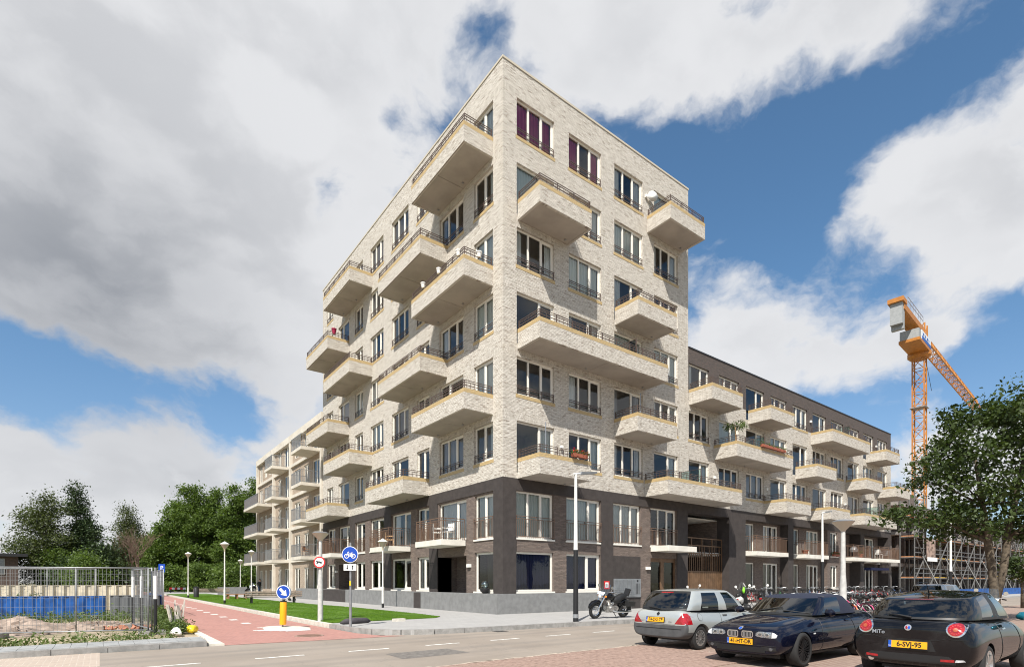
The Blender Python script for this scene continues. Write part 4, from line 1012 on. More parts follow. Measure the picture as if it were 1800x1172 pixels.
mat('tyre', (.016, .016, .016), .85, var=.2, vscale=15); mat('rim_silver', (.58, .58, .57), .3, metal=.9); mat('rim_black', (.025, .025, .027), .35, metal=.6); mat('chrome', (.75, .75, .75), .12, metal=1.0)
mat('lamp_red', (.30, .005, .009), .15, coat=1.0, var=.25, vscale=22); mat('lamp_clear', (.62, .64, .65), .12, coat=1.0, var=.3, vscale=25); mat('lamp_dark', (.10, .11, .12), .1, metal=.5, coat=1.0, var=.7, vscale=22); mat('lamp_amber', (.75, .22, .01), .3)
mat('lamp_smoke', (.26, .28, .30), .15, metal=.5, coat=1.0, var=.5, vscale=30); mat('plate_yellow', (.74, .36, .008), .4); mat('plate_blue', (.01, .08, .42), .4); mat('ink', (.008, .008, .008), .5); mat('seat_tan', (.42, .35, .25), .8); mat('mirror_teal', (.01, .16, .22), .2, metal=.4, coat=1.0); mat('badge_silver', (.6, .6, .6), .3, metal=.8)
glassmat('car_glass', (.40, .46, .44), 1.25, base=.03); glassmat('car_glass_dark', (.20, .23, .23), 1.2, base=.03)
def final_mesh(o):
    bpy.context.view_layer.update()
    me = bpy.data.meshes.new_from_object(o.evaluated_get(bpy.context.evaluated_depsgraph_get()))
    return me
def split_parts(me, names, mats, parent, smooth=35):
    """one object per material index"""
    vs = np.empty(len(me.vertices) * 3); me.vertices.foreach_get('co', vs); vs = vs.reshape(-1, 3)
    out = {}
    groups = {}
    for p in me.polygons: groups.setdefault(p.material_index, []).append(tuple(p.vertices))
    for mi, fs_all in groups.items():
        par = {}
        def find(a):
            while par.setdefault(a, a) != a: par[a] = par[par[a]]; a = par[a]
            return a
        for f in fs_all:
            for v_ in f[1:]: par[find(v_)] = find(f[0])
        comp = {}
        for f in fs_all: comp.setdefault(find(f[0]), []).append(f)
        lst = sorted(comp.values(), key=len, reverse=True); big = [q for q in lst if len(q) >= 6] or lst[:1]
        for q in lst:
            if q not in big: big[0] += q
        for fs in big:
            idx = sorted({i for f in fs for i in f}); mp = {i: k for k, i in enumerate(idx)}
            m2 = bpy.data.meshes.new(names[mi]); m2.from_pydata([tuple(vs[i]) for i in idx], [], [tuple(mp[i] for i in f) for f in fs]); m2.materials.append(M[mats[mi]])
            smooth_mesh(m2, smooth); m2.update(); out[names[mi]] = link(names[mi], m2, parent)
    return out
def lower_body(stations, wheels, wr, mat_of, nmat, arch_w=.36):
    ring = []
    vs = []; fs = []; fm = []
    for (x, zb, wb, zm, wm, zs, ws, zt, wt, ct) in stations:
        half = [(0, zb), (wb * .6, zb), (wb, zb + .02), (wm, zm), (ws, zs), (wt, zt), (wt * .6, zt + ct * .75), (0, zt + ct)]
        full = half + [(-y, z) for y, z in half[-2:0:-1]]
        vs += [(x, y, z) for y, z in full]
    n_ = 14
    for i in range(len(stations) - 1):
        for k in range(n_):
            l = (k + 1) % n_; fs.append((i * n_ + k, (i + 1) * n_ + k, (i + 1) * n_ + l, i * n_ + l)); kk = k if k < 7 else 13 - k
            fm.append(mat_of(i, kk))
    for i0, rev in ((0, 0), ((len(stations) - 1) * n_, 1)):            # ends closed by quads left-right
        for k in range(7):
            if k == 0: continue
        idx = lambda k: i0 + k % n_
        for k in range(0, 7):
            a, b = k, k + 1; c, d = (n_ - b) % n_, (n_ - a) % n_
            q = [idx(a), idx(b), idx(c), idx(d)]; q2 = []
            for v_ in q:
                if v_ not in q2: q2.append(v_)
            if len(q2) > 2: fs.append(tuple(q2 if rev else q2[::-1])); fm.append(mat_of(-1 if not rev else 999, k))
    me = bpy.data.meshes.new('body'); me.from_pydata(vs, [], fs); me.polygons.foreach_set('material_index', fm)
    for i in range(nmat): me.materials.append(None)
    o = bpy.data.objects.new('body_tmp', me); COL.objects.link(o)
    s_ = o.modifiers.new('s', 'SUBSURF'); s_.levels = 2; s_.render_levels = 2
    cut = MB()
    for wx, wy in wheels:
        sgn = 1 if wy > 0 else -1
        y0, y1 = sorted((sgn * (abs(wy) - arch_w / 2 - .06), sgn * 1.3)); n2 = 28
        cut.lathe([(wr, y0), (wr, y1)], n2, (wx, 0, wr * .86), 'y')
    cme = cut.mesh('cut'); bmx = bmesh.new(); bmx.from_mesh(cme); bmesh.ops.recalc_face_normals(bmx, faces=bmx.faces); bmx.to_mesh(cme); bmx.free()
    co = bpy.data.objects.new('cut_tmp', cme); COL.objects.link(co)
    b_ = o.modifiers.new('b', 'BOOLEAN'); b_.object = co; b_.operation = 'DIFFERENCE'; b_.solver = 'EXACT'
    for m_ in (me,):
        bmx = bmesh.new(); bmx.from_mesh(m_); bmesh.ops.recalc_face_normals(bmx, faces=bmx.faces); bmx.to_mesh(m_); bmx.free()
    out = final_mesh(o); bpy.data.objects.remove(o); bpy.data.objects.remove(co)
    return out
def greenhouse(pts, zbelt, zroof, crown, bulge=.03, mats=None):
    """pts: half outline front centre -> rear centre: (tag, xb, yb, xr, yr); returns mesh with material per pane"""
    lev = [0, .07, .35, .65, .92, 1.0]; vs = []; fs = []; fm = []
    seq = pts + [(t, xb, -yb, xr, -yr) for (t, xb, yb, xr, yr) in pts[-2:0:-1]]
    n_ = len(seq); m_ = len(pts)
    for v in lev:
        for (t, xb, yb, xr, yr) in seq:
            x = xb + (xr - xb) * v; y = yb + (yr - yb) * v; zz = zbelt(xb) + (zroof(xr) - zbelt(xb)) * v
            bl = math.sin(math.pi * v) * bulge
            y += bl * (1 if yb > .01 else -1 if yb < -.01 else 0) * (1 if abs(yb) > .3 else .2)
            x += bl * (1 if t[0] == 'F' else -1 if t[0] == 'R' else 0)
            vs.append((x, y, zz))
    def seg(i):           # tag of the segment i -> i+1 on the full ring
        j = i if i < m_ - 1 else n_ - 1 - i
        return pts[j][0] + pts[j + 1][0]
    for li in range(len(lev) - 1):
        for i in range(n_):
            k = (i + 1) % n_; fs.append((li * n_ + i, li * n_ + k, (li + 1) * n_ + k, (li + 1) * n_ + i)); fm.append(mats(seg(i), li, 'l' if i < m_ - 1 else 'r'))
    base = (len(lev) - 1) * n_; rows = []
    nf = sum(1 for p in pts if p[0][0] == 'F'); nrr = sum(1 for p in pts if p[0][0] == 'R')
    o_ = len(vs)
    def right(i): return (n_ - i) % n_
    rows.append([base + nf - 1, base + nf - 2, base + 0, base + right(nf - 2), base + right(nf - 1)] if nf == 3 else None)
    for i in range(nf, m_ - nrr):
        t, xb, yb, xr, yr = pts[i]; z = zroof(xr); q = len(vs)
        vs += [(xr, yr * .5, z + crown * .8), (xr, 0, z + crown), (xr, -yr * .5, z + crown * .8)]
        rows.append([base + i, q, q + 1, q + 2, base + right(i)])
    i0 = m_ - nrr
    rows.append([base + i0, base + i0 + 1, base + i0 + 2, base + right(i0 + 1), base + right(i0)])
    for a, b in zip(rows, rows[1:]):
        for k in range(4): fs.append((a[k], b[k], b[k + 1], a[k + 1])); fm.append(mats('roof', 0, ''))
    me = bpy.data.meshes.new('greenhouse'); me.from_pydata(vs, [], fs); me.polygons.foreach_set('material_index', fm)
    bmx = bmesh.new(); bmx.from_mesh(me); bmesh.ops.recalc_face_normals(bmx, faces=bmx.faces); bmx.to_mesh(me); bmx.free()
    for _ in range(6): me.materials.append(None)
    o = bpy.data.objects.new('gh_tmp', me); COL.objects.link(o); s_ = o.modifiers.new('s', 'SUBSURF'); s_.levels = 2; s_.boundary_smooth = 'PRESERVE_CORNERS'
    out = final_mesh(o); bpy.data.objects.remove(o)
    return out
class Decal:
    """projects outlines onto the car's skin"""
    def __init__(s, meshes):
        V_ = []; F_ = []
        for me in meshes:
            o = len(V_); V_ += [tuple(v.co) for v in me.vertices]; F_ += [tuple(i + o for i in p.vertices) for p in me.polygons]
        s.b = BVHTree.FromPolygons(V_, F_)
    def hit(s, side, a, b):
        o, d = {'rear': ((-6, a, b), (1, 0, 0)), 'front': ((6, a, b), (-1, 0, 0)), 'left': ((a, 6, b), (0, -1, 0)), 'right': ((a, -6, b), (0, 1, 0)), 'top': ((a, b, 6), (0, 0, -1))}[side]
        r_ = s.b.ray_cast(Vector(o), Vector(d)); return (r_[0], Vector(d)) if r_[0] is not None else (None, Vector(d))
    def patch(s, name, side, outline, m, parent, off=.006, res=5, samp=6):
        pts = []
        for (a, b), (c, d) in zip(outline, outline[1:] + outline[:1]):
            for i in range(samp): pts.append((a + (c - a) * i / samp, b + (d - b) * i / samp))
        ca = sum(p[0] for p in pts) / len(pts); cb = sum(p[1] for p in pts) / len(pts)
        vs = []; last = None
        for k in range(res):
            f = 1 - k / res
            for a, b in pts:
                h, d = s.hit(side, ca + (a - ca) * f, cb + (b - cb) * f)
                if h is None:
                    ax = {'rear': 0, 'front': 0, 'left': 1, 'right': 1, 'top': 2}[side]; p_ = Vector({0: (last.x if last else 0, ca + (a - ca) * f, cb + (b - cb) * f), 1: (ca + (a - ca) * f, last.y if last else 0, cb + (b - cb) * f), 2: (ca + (a - ca) * f, cb + (b - cb) * f, last.z if last else 0)}[ax])
                    h = s.b.find_nearest(p_)[0]
                last = h; vs.append(tuple(h - d * off))
        h, d = s.hit(side, ca, cb); vs.append(tuple((h if h is not None else last) - d * off)); n_ = len(pts); fs = []
        for k in range(res - 1):
            for i in range(n_): fs.append((k * n_ + i, k * n_ + (i + 1) % n_, (k + 1) * n_ + (i + 1) % n_, (k + 1) * n_ + i))
        for i in range(n_): fs.append(((res - 1) * n_ + i, (res - 1) * n_ + (i + 1) % n_, len(vs) - 1))
        # short skirt so that the piece has thickness
        q = len(vs); vs += [tuple(Vector(vs[i]) + d * (off + .004)) for i in range(n_)]
        for i in range(n_): fs.append((i, (i + 1) % n_, q + (i + 1) % n_, q + i))
        mb = MB().add(vs, fs); return mb.build(name, m, parent, smooth=40)
    def line(s, name, side, pts, m, parent, wdt=.008, off=.003):
        mb = MB(); P_ = []
        for (a, b), (c, d) in zip(pts, pts[1:]):
            for i in range(6):
                h, dd = s.hit(side, a + (c - a) * i / 6, b + (d - b) * i / 6)
                if h is not None: P_.append(h - dd * off)
        h, dd = s.hit(side, *pts[-1])
        if h is not None: P_.append(h - dd * off)
        if len(P_) > 1: mb.tube(P_, wdt / 2, 5); return mb.build(name, m, parent)
def ellipse(cx, cy, rx, ry, n=16): return [(cx + rx * math.cos(2 * math.pi * i / n), cy + ry * math.sin(2 * math.pi * i / n)) for i in range(n)]
_wh = {}
def wheel(parent, x, y, r, wdt, style):
    key = (r, wdt, style)
    if key not in _wh:
        rr = r * (.66 if style == 'cap' else .74); h = wdt / 2
        ty = MB().lathe([(rr, -h * .9), (rr + .02, -h), (r - .03, -h), (r, -h * .72), (r, h * .72), (r - .03, h), (rr + .02, h), (rr, h * .9), (rr - .012, h * .55), (rr - .012, -h * .9)], 36, axis='y').mesh('tyre'); smooth_mesh(ty, 50); ty.materials.append(M['tyre'])
        mb = MB(); n_ = {'cap': 13, 'five': 5, 'spokes': 10}[style]
        mb.lathe([(rr - .010, -h * .8), (rr + .004, h * .86), (rr + .004, h * .93), (rr - .022, h * .93), (rr - .03, h * .5), (rr - .03, -h * .8)], 36, axis='y')
        mb.lathe([(.055, h * .3), (.06, h * .72), (.03, h * .80)], 14, axis='y')
        for i in range(n_):
            t = 2 * math.pi * i / n_; wd_ = .026 if style == 'cap' else .055 if style == 'five' else .020
            d = Vector((math.cos(t), 0, math.sin(t))); e = Vector((-math.sin(t), 0, math.cos(t)))
            a0 = d * .04 + Vector((0, h * .66, 0)); a1 = d * (rr - .012) + Vector((0, h * .80, 0))
            if style == 'spokes':
                for sg in (-1, 1): mb.obox(a0, a1 + e * .035 * sg, wd_, .03, up=(0, 1, 0))
            else: mb.obox(a0, a1, wd_, .03, up=(0, 1, 0))
        rm = mb.mesh('rim'); rm.materials.append(M['rim_black' if style == 'spokes' else 'rim_silver'])
        bd = MB().lathe([(rr - .032, -h * .3), (rr - .032, h * .2)], 24, axis='y').mesh('brake'); bd.materials.append(M['car_trim'])
        _wh[key] = (ty, rm, bd)
    ty, rm, bd = _wh[key]
    w_ = link('wheel', ty, parent, (x, y, r), R(180) if y < 0 else 0); link('rim', rm, w_); link('hub', bd, w_)
    return w_
def number_plate(parent, txt, x, y, z, facing, tilt=0.0, yaw=0.0):
    """Dutch plate; facing -1 looks towards -x, +1 towards +x"""
    p = link('number_plate', MB().box(-.26, .26, -.006, .006, -.055, .055).mesh('number_plate'), parent, (x, y, z), rot=(tilt, 0, (R(-90) if facing < 0 else R(90)) + yaw))
    p.data.materials.append(M['plate_yellow'])
    MB().box(-.26, -.218, -.008, -.0062, -.054, .054).build('country_strip', 'plate_blue', p)
    MB().box(-.275, .275, .0065, .016, -.068, .068).build('plate_holder', 'car_trim', p)
    add_text(txt, .108, 'ink', p, (.021, -.0068, -.002), (R(90), 0, 0), bold=.0035, sx=.90)
    add_text('NL', .028, 'white_paint', p, (-.239, -.0088, -.03), (R(90), 0, 0))
    return p
def seat(parent, x, y, m='car_interior', h=.62):
    mb = MB(); mb.obox((x + .05, y, .45), (x - .16, y, .45 + h), .46, .12, up=(1, 0, 0)); mb.box(x - .05, x + .45, y - .23, y + .23, .36, .48)
    mb.tube([(x - .17, y, .45 + h), (x - .18, y, .55 + h), (x - .19, y, .66 + h)], [.10, .13, .09], 8); mb.build('seat', m, parent, smooth=40)
def mirror(parent, x, y, z, m):
    s = 1 if y > 0 else -1
    mb = MB(); mb.tube([(x - .03, y + s * .02, z), (x + .01, y + s * .07, z + .02), (x + .02, y + s * .15, z + .02), (x - .01, y + s * .20, z + .01)], [.03, .075, .08, .04], 10); mb.build('wing_mirror', m, parent, smooth=True)
# ------------------------------------------------ silver three-door hatchback
def hatch_silver(loc):
    c = empty('parked_car', loc, 0, label='silver three-door hatchback with unpainted grey bumper, plate 74-DG-TP', cat='car')
    S = [(-1.885, .32, .64, .44, .72, .585, .70, .72, .62, .02), (-1.875, .29, .69, .44, .765, .59, .76, .82, .66, .02), (-1.81, .26, .745, .43, .81, .595, .81, .945, .70, .01), (-1.60, .24, .76, .43, .82, .60, .825, .95, .735, .01), (-1.0, .22, .76, .44, .83, .60, .825, .94, .745, .0), (-.3, .20, .76, .44, .82, .60, .815, .92, .745, .0), (.5, .20, .76, .44, .82, .60, .815, .90, .745, .0), (.95, .21, .76, .44, .82, .60, .815, .86, .73, .05), (1.4, .22, .74, .44, .80, .60, .79, .76, .66, .07), (1.75, .25, .68, .42, .75, .57, .72, .67, .58, .05), (1.86, .28, .60, .42, .66, .54, .63, .61, .50, .03), (1.88, .30, .54, .42, .60, .53, .58, .59, .46, .02)]
    lo = lower_body(S, [(-1.285, .70), (-1.285, -.70), (1.185, .70), (1.185, -.70)], .335, lambda i, k: 1 if (k < 4 and (i in (-1, 0, 1) or i >= 8)) or (k < 3 and i == 2) else (2 if k in (5, 6) and 3 <= i <= 6 else 0), 3)
    pts = [('F0', 1.00, 0, .22, 0), ('F1', .95, .42, .20, .36), ('F2', .74, .725, .12, .60), ('S1', .62, .745, .04, .61), ('S2', -.30, .765, -.38, .635), ('S3', -.36, .765, -.43, .635), ('S4', -1.36, .755, -1.16, .62), ('R2', -1.70, .70, -1.36, .595), ('R1', -1.82, .38, -1.46, .34), ('R0', -1.85, 0, -1.49, 0)]
    gl = {'F0F1': 1, 'F1F2': 1, 'S1S2': 2, 'S3S4': 3, 'R2R1': 4, 'R1R0': 4}
    def mats(sg, li, sd):
        if sg == 'roof': return 0
        if sg in gl and 1 <= li <= 3: return gl[sg]
        if sg in gl and li == 0: return 5
        return 5 if sg in ('R2R1', 'R1R0') and li == 4 else 0
    gh = greenhouse(pts, lambda x: .925 + (.01 if x < -1 else 0), lambda x: 1.405 - .05 * max(0, -x - .9) ** 2 - .06 * max(0, x), .045, .05, mats)
    dc = Decal([lo, gh])
    split_parts(lo, ['body', 'bumper', 'cabin'], ['paint_silver', 'car_plastic', 'car_interior'], c)
    split_parts(gh, ['roof', 'windscreen', 'side_window', 'quarter_window', 'rear_window', 'window_seal'], ['paint_silver', 'car_glass', 'car_glass', 'car_glass', 'car_glass_dark', 'car_trim'], c, 30)
    for x in (-1.285, 1.185):
        for y in (.70, -.70): wheel(c, x, y, .285, .17, 'cap')
    for s in (1, -1):
        dc.patch('tail_lamp', 'rear', [(s * .785, .615), (s * .48, .62), (s * .61, .78), (s * .665, .87), (s * .70, .875), (s * .765, .78)], 'lamp_red', c)
        dc.patch('tail_lamp', 'left' if s > 0 else 'right', [(-1.87, .615), (-1.64, .62), (-1.66, .78), (-1.71, .875), (-1.80, .875), (-1.84, .78)], 'lamp_red', c)
        dc.line('door_seam', 'left' if s > 0 else 'right', [(-.42, .90), (-.46, .5), (-.42, .26)], 'car_trim', c); dc.line('door_seam', 'left' if s > 0 else 'right', [(.62, .88), (.66, .5), (.60, .26)], 'car_trim', c)
        dc.patch('rubbing_strip', 'left' if s > 0 else 'right', [(-.85, .47), (.75, .47), (.75, .53), (-.85, .53)], 'car_plastic', c, .012)
        dc.patch('door_handle', 'left' if s > 0 else 'right', [(-.34, .78), (-.16, .78), (-.16, .81), (-.34, .81)], 'car_plastic', c, .02)
    dc.patch('fuel_cap', 'right', ellipse(-1.30, .78, .085, .085), 'paint_silver', c, .008); dc.line('fuel_seam', 'right', ellipse(-1.30, .78, .09, .09) + [(-1.21, .78)], 'car_trim', c, .007)
    dc.line('tailgate_seam', 'rear', [(-.49, .60), (.49, .60)], 'car_trim', c); dc.line('bumper_line', 'rear', [(-.66, .50), (.66, .50)], 'car_trim', c, .012)
    h, _ = dc.hit('rear', .07, .70)
    number_plate(c, '74-DG-TP', h.x - .022, .07, .705, -1, R(-14))
    dc.patch('badge', 'rear', [(.0, .80), (.045, .85), (.0, .90), (-.045, .85)], 'ink', c, .012)
    for tx, yy, sz in (('RENAULT', .50, .045), ('Clio', -.36, .055)):
        h, _ = dc.hit('rear', yy, .66); add_text(tx, sz, 'car_plastic', c, (h.x - .012, yy, .665), (R(90 - 12), 0, R(-90)))
    dc.patch('brake_light', 'rear', [(-.17, 1.348), (.17, 1.348), (.17, 1.372), (-.17, 1.372)], 'lamp_red', c, .01)
    mb = MB(); a, _ = dc.hit('rear', -.05, .965); b, _ = dc.hit('rear', .33, 1.0)
    mb.tube([a + Vector((-.03, 0, 0)), a.lerp(b, .5) + Vector((-.035, 0, .01)), b + Vector((-.03, 0, 0))], .012, 6); mb.build('wiper', 'car_trim', c)
    for y in (.36, -.36): seat(c, .2, y); seat(c, -.75, y, h=.5)
    mirror(c, .55, .79, .93, 'car_trim'); mirror(c, .55, -.79, .93, 'car_trim')
    mb = MB(); mb.box(-1.3, 1.5, -.55, .55, .17, .26); mb.tube([(-1.2, .45, .2), (-1.86, .45, .24)], .028, 8); mb.build('underbody', 'car_trim', c)
    return c
hatch_silver((-1.97, -11.66, 0))
# ------------------------------------------------ navy convertible with soft top
def convertible(loc):
    c = empty('parked_car', loc, R(180), label='dark blue convertible with closed soft top and black spoked wheels, plate 41-HT-DR', cat='car')
    S = [(-2.20, .42, .56, .52, .66, .66, .66, .82, .56, .02), (-2.22, .34, .70, .50, .79, .66, .78, .90, .64, .03), (-2.1, .28, .78, .48, .85, .66, .85, .96, .68, .02), (-1.6, .22, .80, .48, .87, .67, .865, .98, .73, .02), (-.9, .20, .80, .48, .875, .68, .865, .955, .755, .0), (0, .19, .80, .48, .87, .68, .86, .935, .755, .0), (.75, .19, .80, .48, .87, .68, .86, .925, .755, .0), (1.0, .20, .80, .48, .87, .68, .86, .90, .75, .055), (1.5, .21, .79, .48, .865, .67, .85, .83, .73, .07), (1.95, .22, .76, .47, .84, .63, .82, .775, .70, .05), (2.14, .22, .73, .45, .80, .60, .785, .725, .67, .04), (2.22, .24, .69, .44, .765, .59, .75, .70, .63, .03), (2.245, .26, .64, .43, .72, .58, .70, .68, .58, .02)]
    lo = lower_body(S, [(-1.24, .76), (-1.24, -.76), (1.485, .76), (1.485, -.76)], .36, lambda i, k: 1 if k in (5, 6) and 3 <= i <= 6 else 0, 2)
    pts = [('F0', 1.02, 0, .30, 0), ('F1', .97, .42, .27, .36), ('F2', .76, .72, .16, .57), ('S1', .66, .735, .10, .575), ('S2', -.55, .75, -.62, .585), ('S3', -.62, .75, -.68, .585), ('S4', -1.0, .745, -.86, .575), ('R2', -1.46, .66, -.98, .52), ('R1', -1.58, .36, -1.06, .30), ('R0', -1.60, 0, -1.08, 0)]
    gl = {'F0F1': 2, 'F1F2': 2, 'S1S2': 3}
    def mats(sg, li, sd):
        if sg in gl and 1 <= li <= 3: return gl[sg]
        if sg in ('R1R0',) and 1 <= li <= 2: return 4
        if sg in gl and li == 0: return 5
        if sg in ('F2S1',): return 0
        return 1
    gh = greenhouse(pts, lambda x: .945, lambda x: 1.335 - .10 * max(0, x) - .10 * max(0, -x - .7), .03, .02, mats)
    dc = Decal([lo, gh])
    split_parts(lo, ['body', 'cabin'], ['paint_navy', 'car_interior'], c)
    split_parts(gh, ['windscreen_frame', 'soft_top', 'windscreen', 'side_window', 'rear_window', 'window_seal'], ['paint_navy', 'soft_top', 'car_glass', 'car_glass', 'car_glass_dark', 'car_trim'], c, 30)
    for x in (-1.24, 1.485):
        for y in (.745, -.745): wheel(c, x, y, .325, .235, 'spokes')
    for s in (1, -1):
        y0 = .035 * s; y1 = .265 * s
        dc.patch('grille_surround', 'front', [(y0, .57), (y0 + s * .02, .545), (y1 - s * .03, .545), (y1, .575), (y1, .645), (y1 - s * .03, .68), (y0 + s * .02, .68), (y0, .655)], 'chrome', c, .012)
        g = dc.patch('grille', 'front', [(y0 + s * .02, .58), (y0 + s * .03, .565), (y1 - s * .035, .565), (y1 - s * .02, .585), (y1 - s * .02, .64), (y1 - s * .035, .66), (y0 + s * .03, .66), (y0 + s * .02, .645)], 'ink', c, .018)
        mb = MB()
        for i in range(6):
            yy = y0 + s * (.045 + .029 * i); h, _ = dc.hit('front', yy, .61); mb.box(h.x + .018, h.x + .026, yy - .004, yy + .004, .57, .655)
        mb.build('grille_bar', 'badge_silver', g)
        hl_ = dc.patch('headlight', 'front', [(s * .31, .60), (s * .36, .575), (s * .60, .565), (s * .61, .675), (s * .38, .68), (s * .32, .65)], 'lamp_smoke', c, .008)
        for yy in (.40, .53): dc.patch('reflector', 'front', ellipse(s * yy, .622, .047, .040), 'chrome', hl_, .014, samp=2); dc.patch('lens', 'front', ellipse(s * yy, .622, .030, .026), 'lamp_dark', hl_, .020, samp=2)
        dc.patch('indicator', 'front', [(s * .615, .565), (s * .70, .58), (s * .71, .625), (s * .66, .66), (s * .62, .672)], 'lamp_clear', c, .008)
        dc.patch('fog_light', 'front', ellipse(s * .60, .36, .038, .03), 'lamp_dark', c, .014)
        dc.patch('fog_surround', 'front', [(s * .42, .325), (s * .70, .33), (s * .69, .395), (s * .42, .40)], 'car_trim', c, .006)
        side = 'left' if s > 0 else 'right'
        dc.line('door_seam', side, [(.66, .92), (.72, .6), (.64, .26)], 'car_trim', c); dc.line('door_seam', side, [(-.72, .92), (-.80, .6), (-.70, .26)], 'car_trim', c); dc.line('crease', side, [(1.0, .70), (-1.9, .72)], 'car_trim', c, .006)
        dc.patch('door_handle', side, [(-.62, .80), (-.42, .80), (-.42, .83), (-.62, .83)], 'paint_navy', c, .022); dc.patch('rubbing_strip', side, [(-.8, .47), (1.0, .47), (1.0, .515), (-.8, .515)], 'paint_navy', c, .014)
        dc.patch('side_repeater', side, [(1.02, .60), (1.10, .60), (1.10, .625), (1.02, .625)], 'lamp_clear', c)
        mirror(c, .62, s * .84, .98, 'paint_navy')
    dc.patch('air_intake', 'front', [(-.50, .285), (.50, .285), (.48, .385), (-.48, .385)], 'ink', c, .008)
    dc.line('bumper_line', 'front', [(-.70, .415), (.70, .415)], 'car_trim', c, .012); dc.line('bonnet_seam', 'top', [(2.02, -.62), (1.6, -.68), (1.05, -.68)], 'car_trim', c); dc.line('bonnet_seam', 'top', [(2.02, .62), (1.6, .68), (1.05, .68)], 'car_trim', c)
    h, _ = dc.hit('front', 0, .47); number_plate(c, '41-HT-DR', h.x + .02, 0, .475, 1)
    bd_ = dc.patch('badge', 'front', ellipse(0, .725, .042, .03), 'badge_silver', c, .012); dc.patch('badge_field', 'front', ellipse(0, .725, .03, .02), 'plate_blue', bd_, .016)
    for y in (.38, -.38): seat(c, .0, y, 'seat_tan', .58); seat(c, -.85, y, 'car_interior', .42)
    mb = MB(); mb.tube([(.48 + .05 * math.cos(t), .38 + .18 * math.cos(t), .98 + .15 * math.sin(t)) for t in [2 * math.pi * i / 18 for i in range(18)]], .014, 6, close=True); mb.build('steering_wheel', 'car_trim', c)
    mb = MB()
    for yy in (-.4, .15): a, _ = dc.hit('top', .88, yy); b, _ = dc.hit('top', .78, yy + .5); mb.tube([a + Vector((0, 0, .02)), b + Vector((0, 0, .025))], .01, 5)
    mb.build('wiper', 'car_trim', c)
    MB().box(-1.6, 1.9, -.6, .6, .16, .26).build('underbody', 'car_trim', c)
    return c
convertible((-2.52, -14.32, 0))
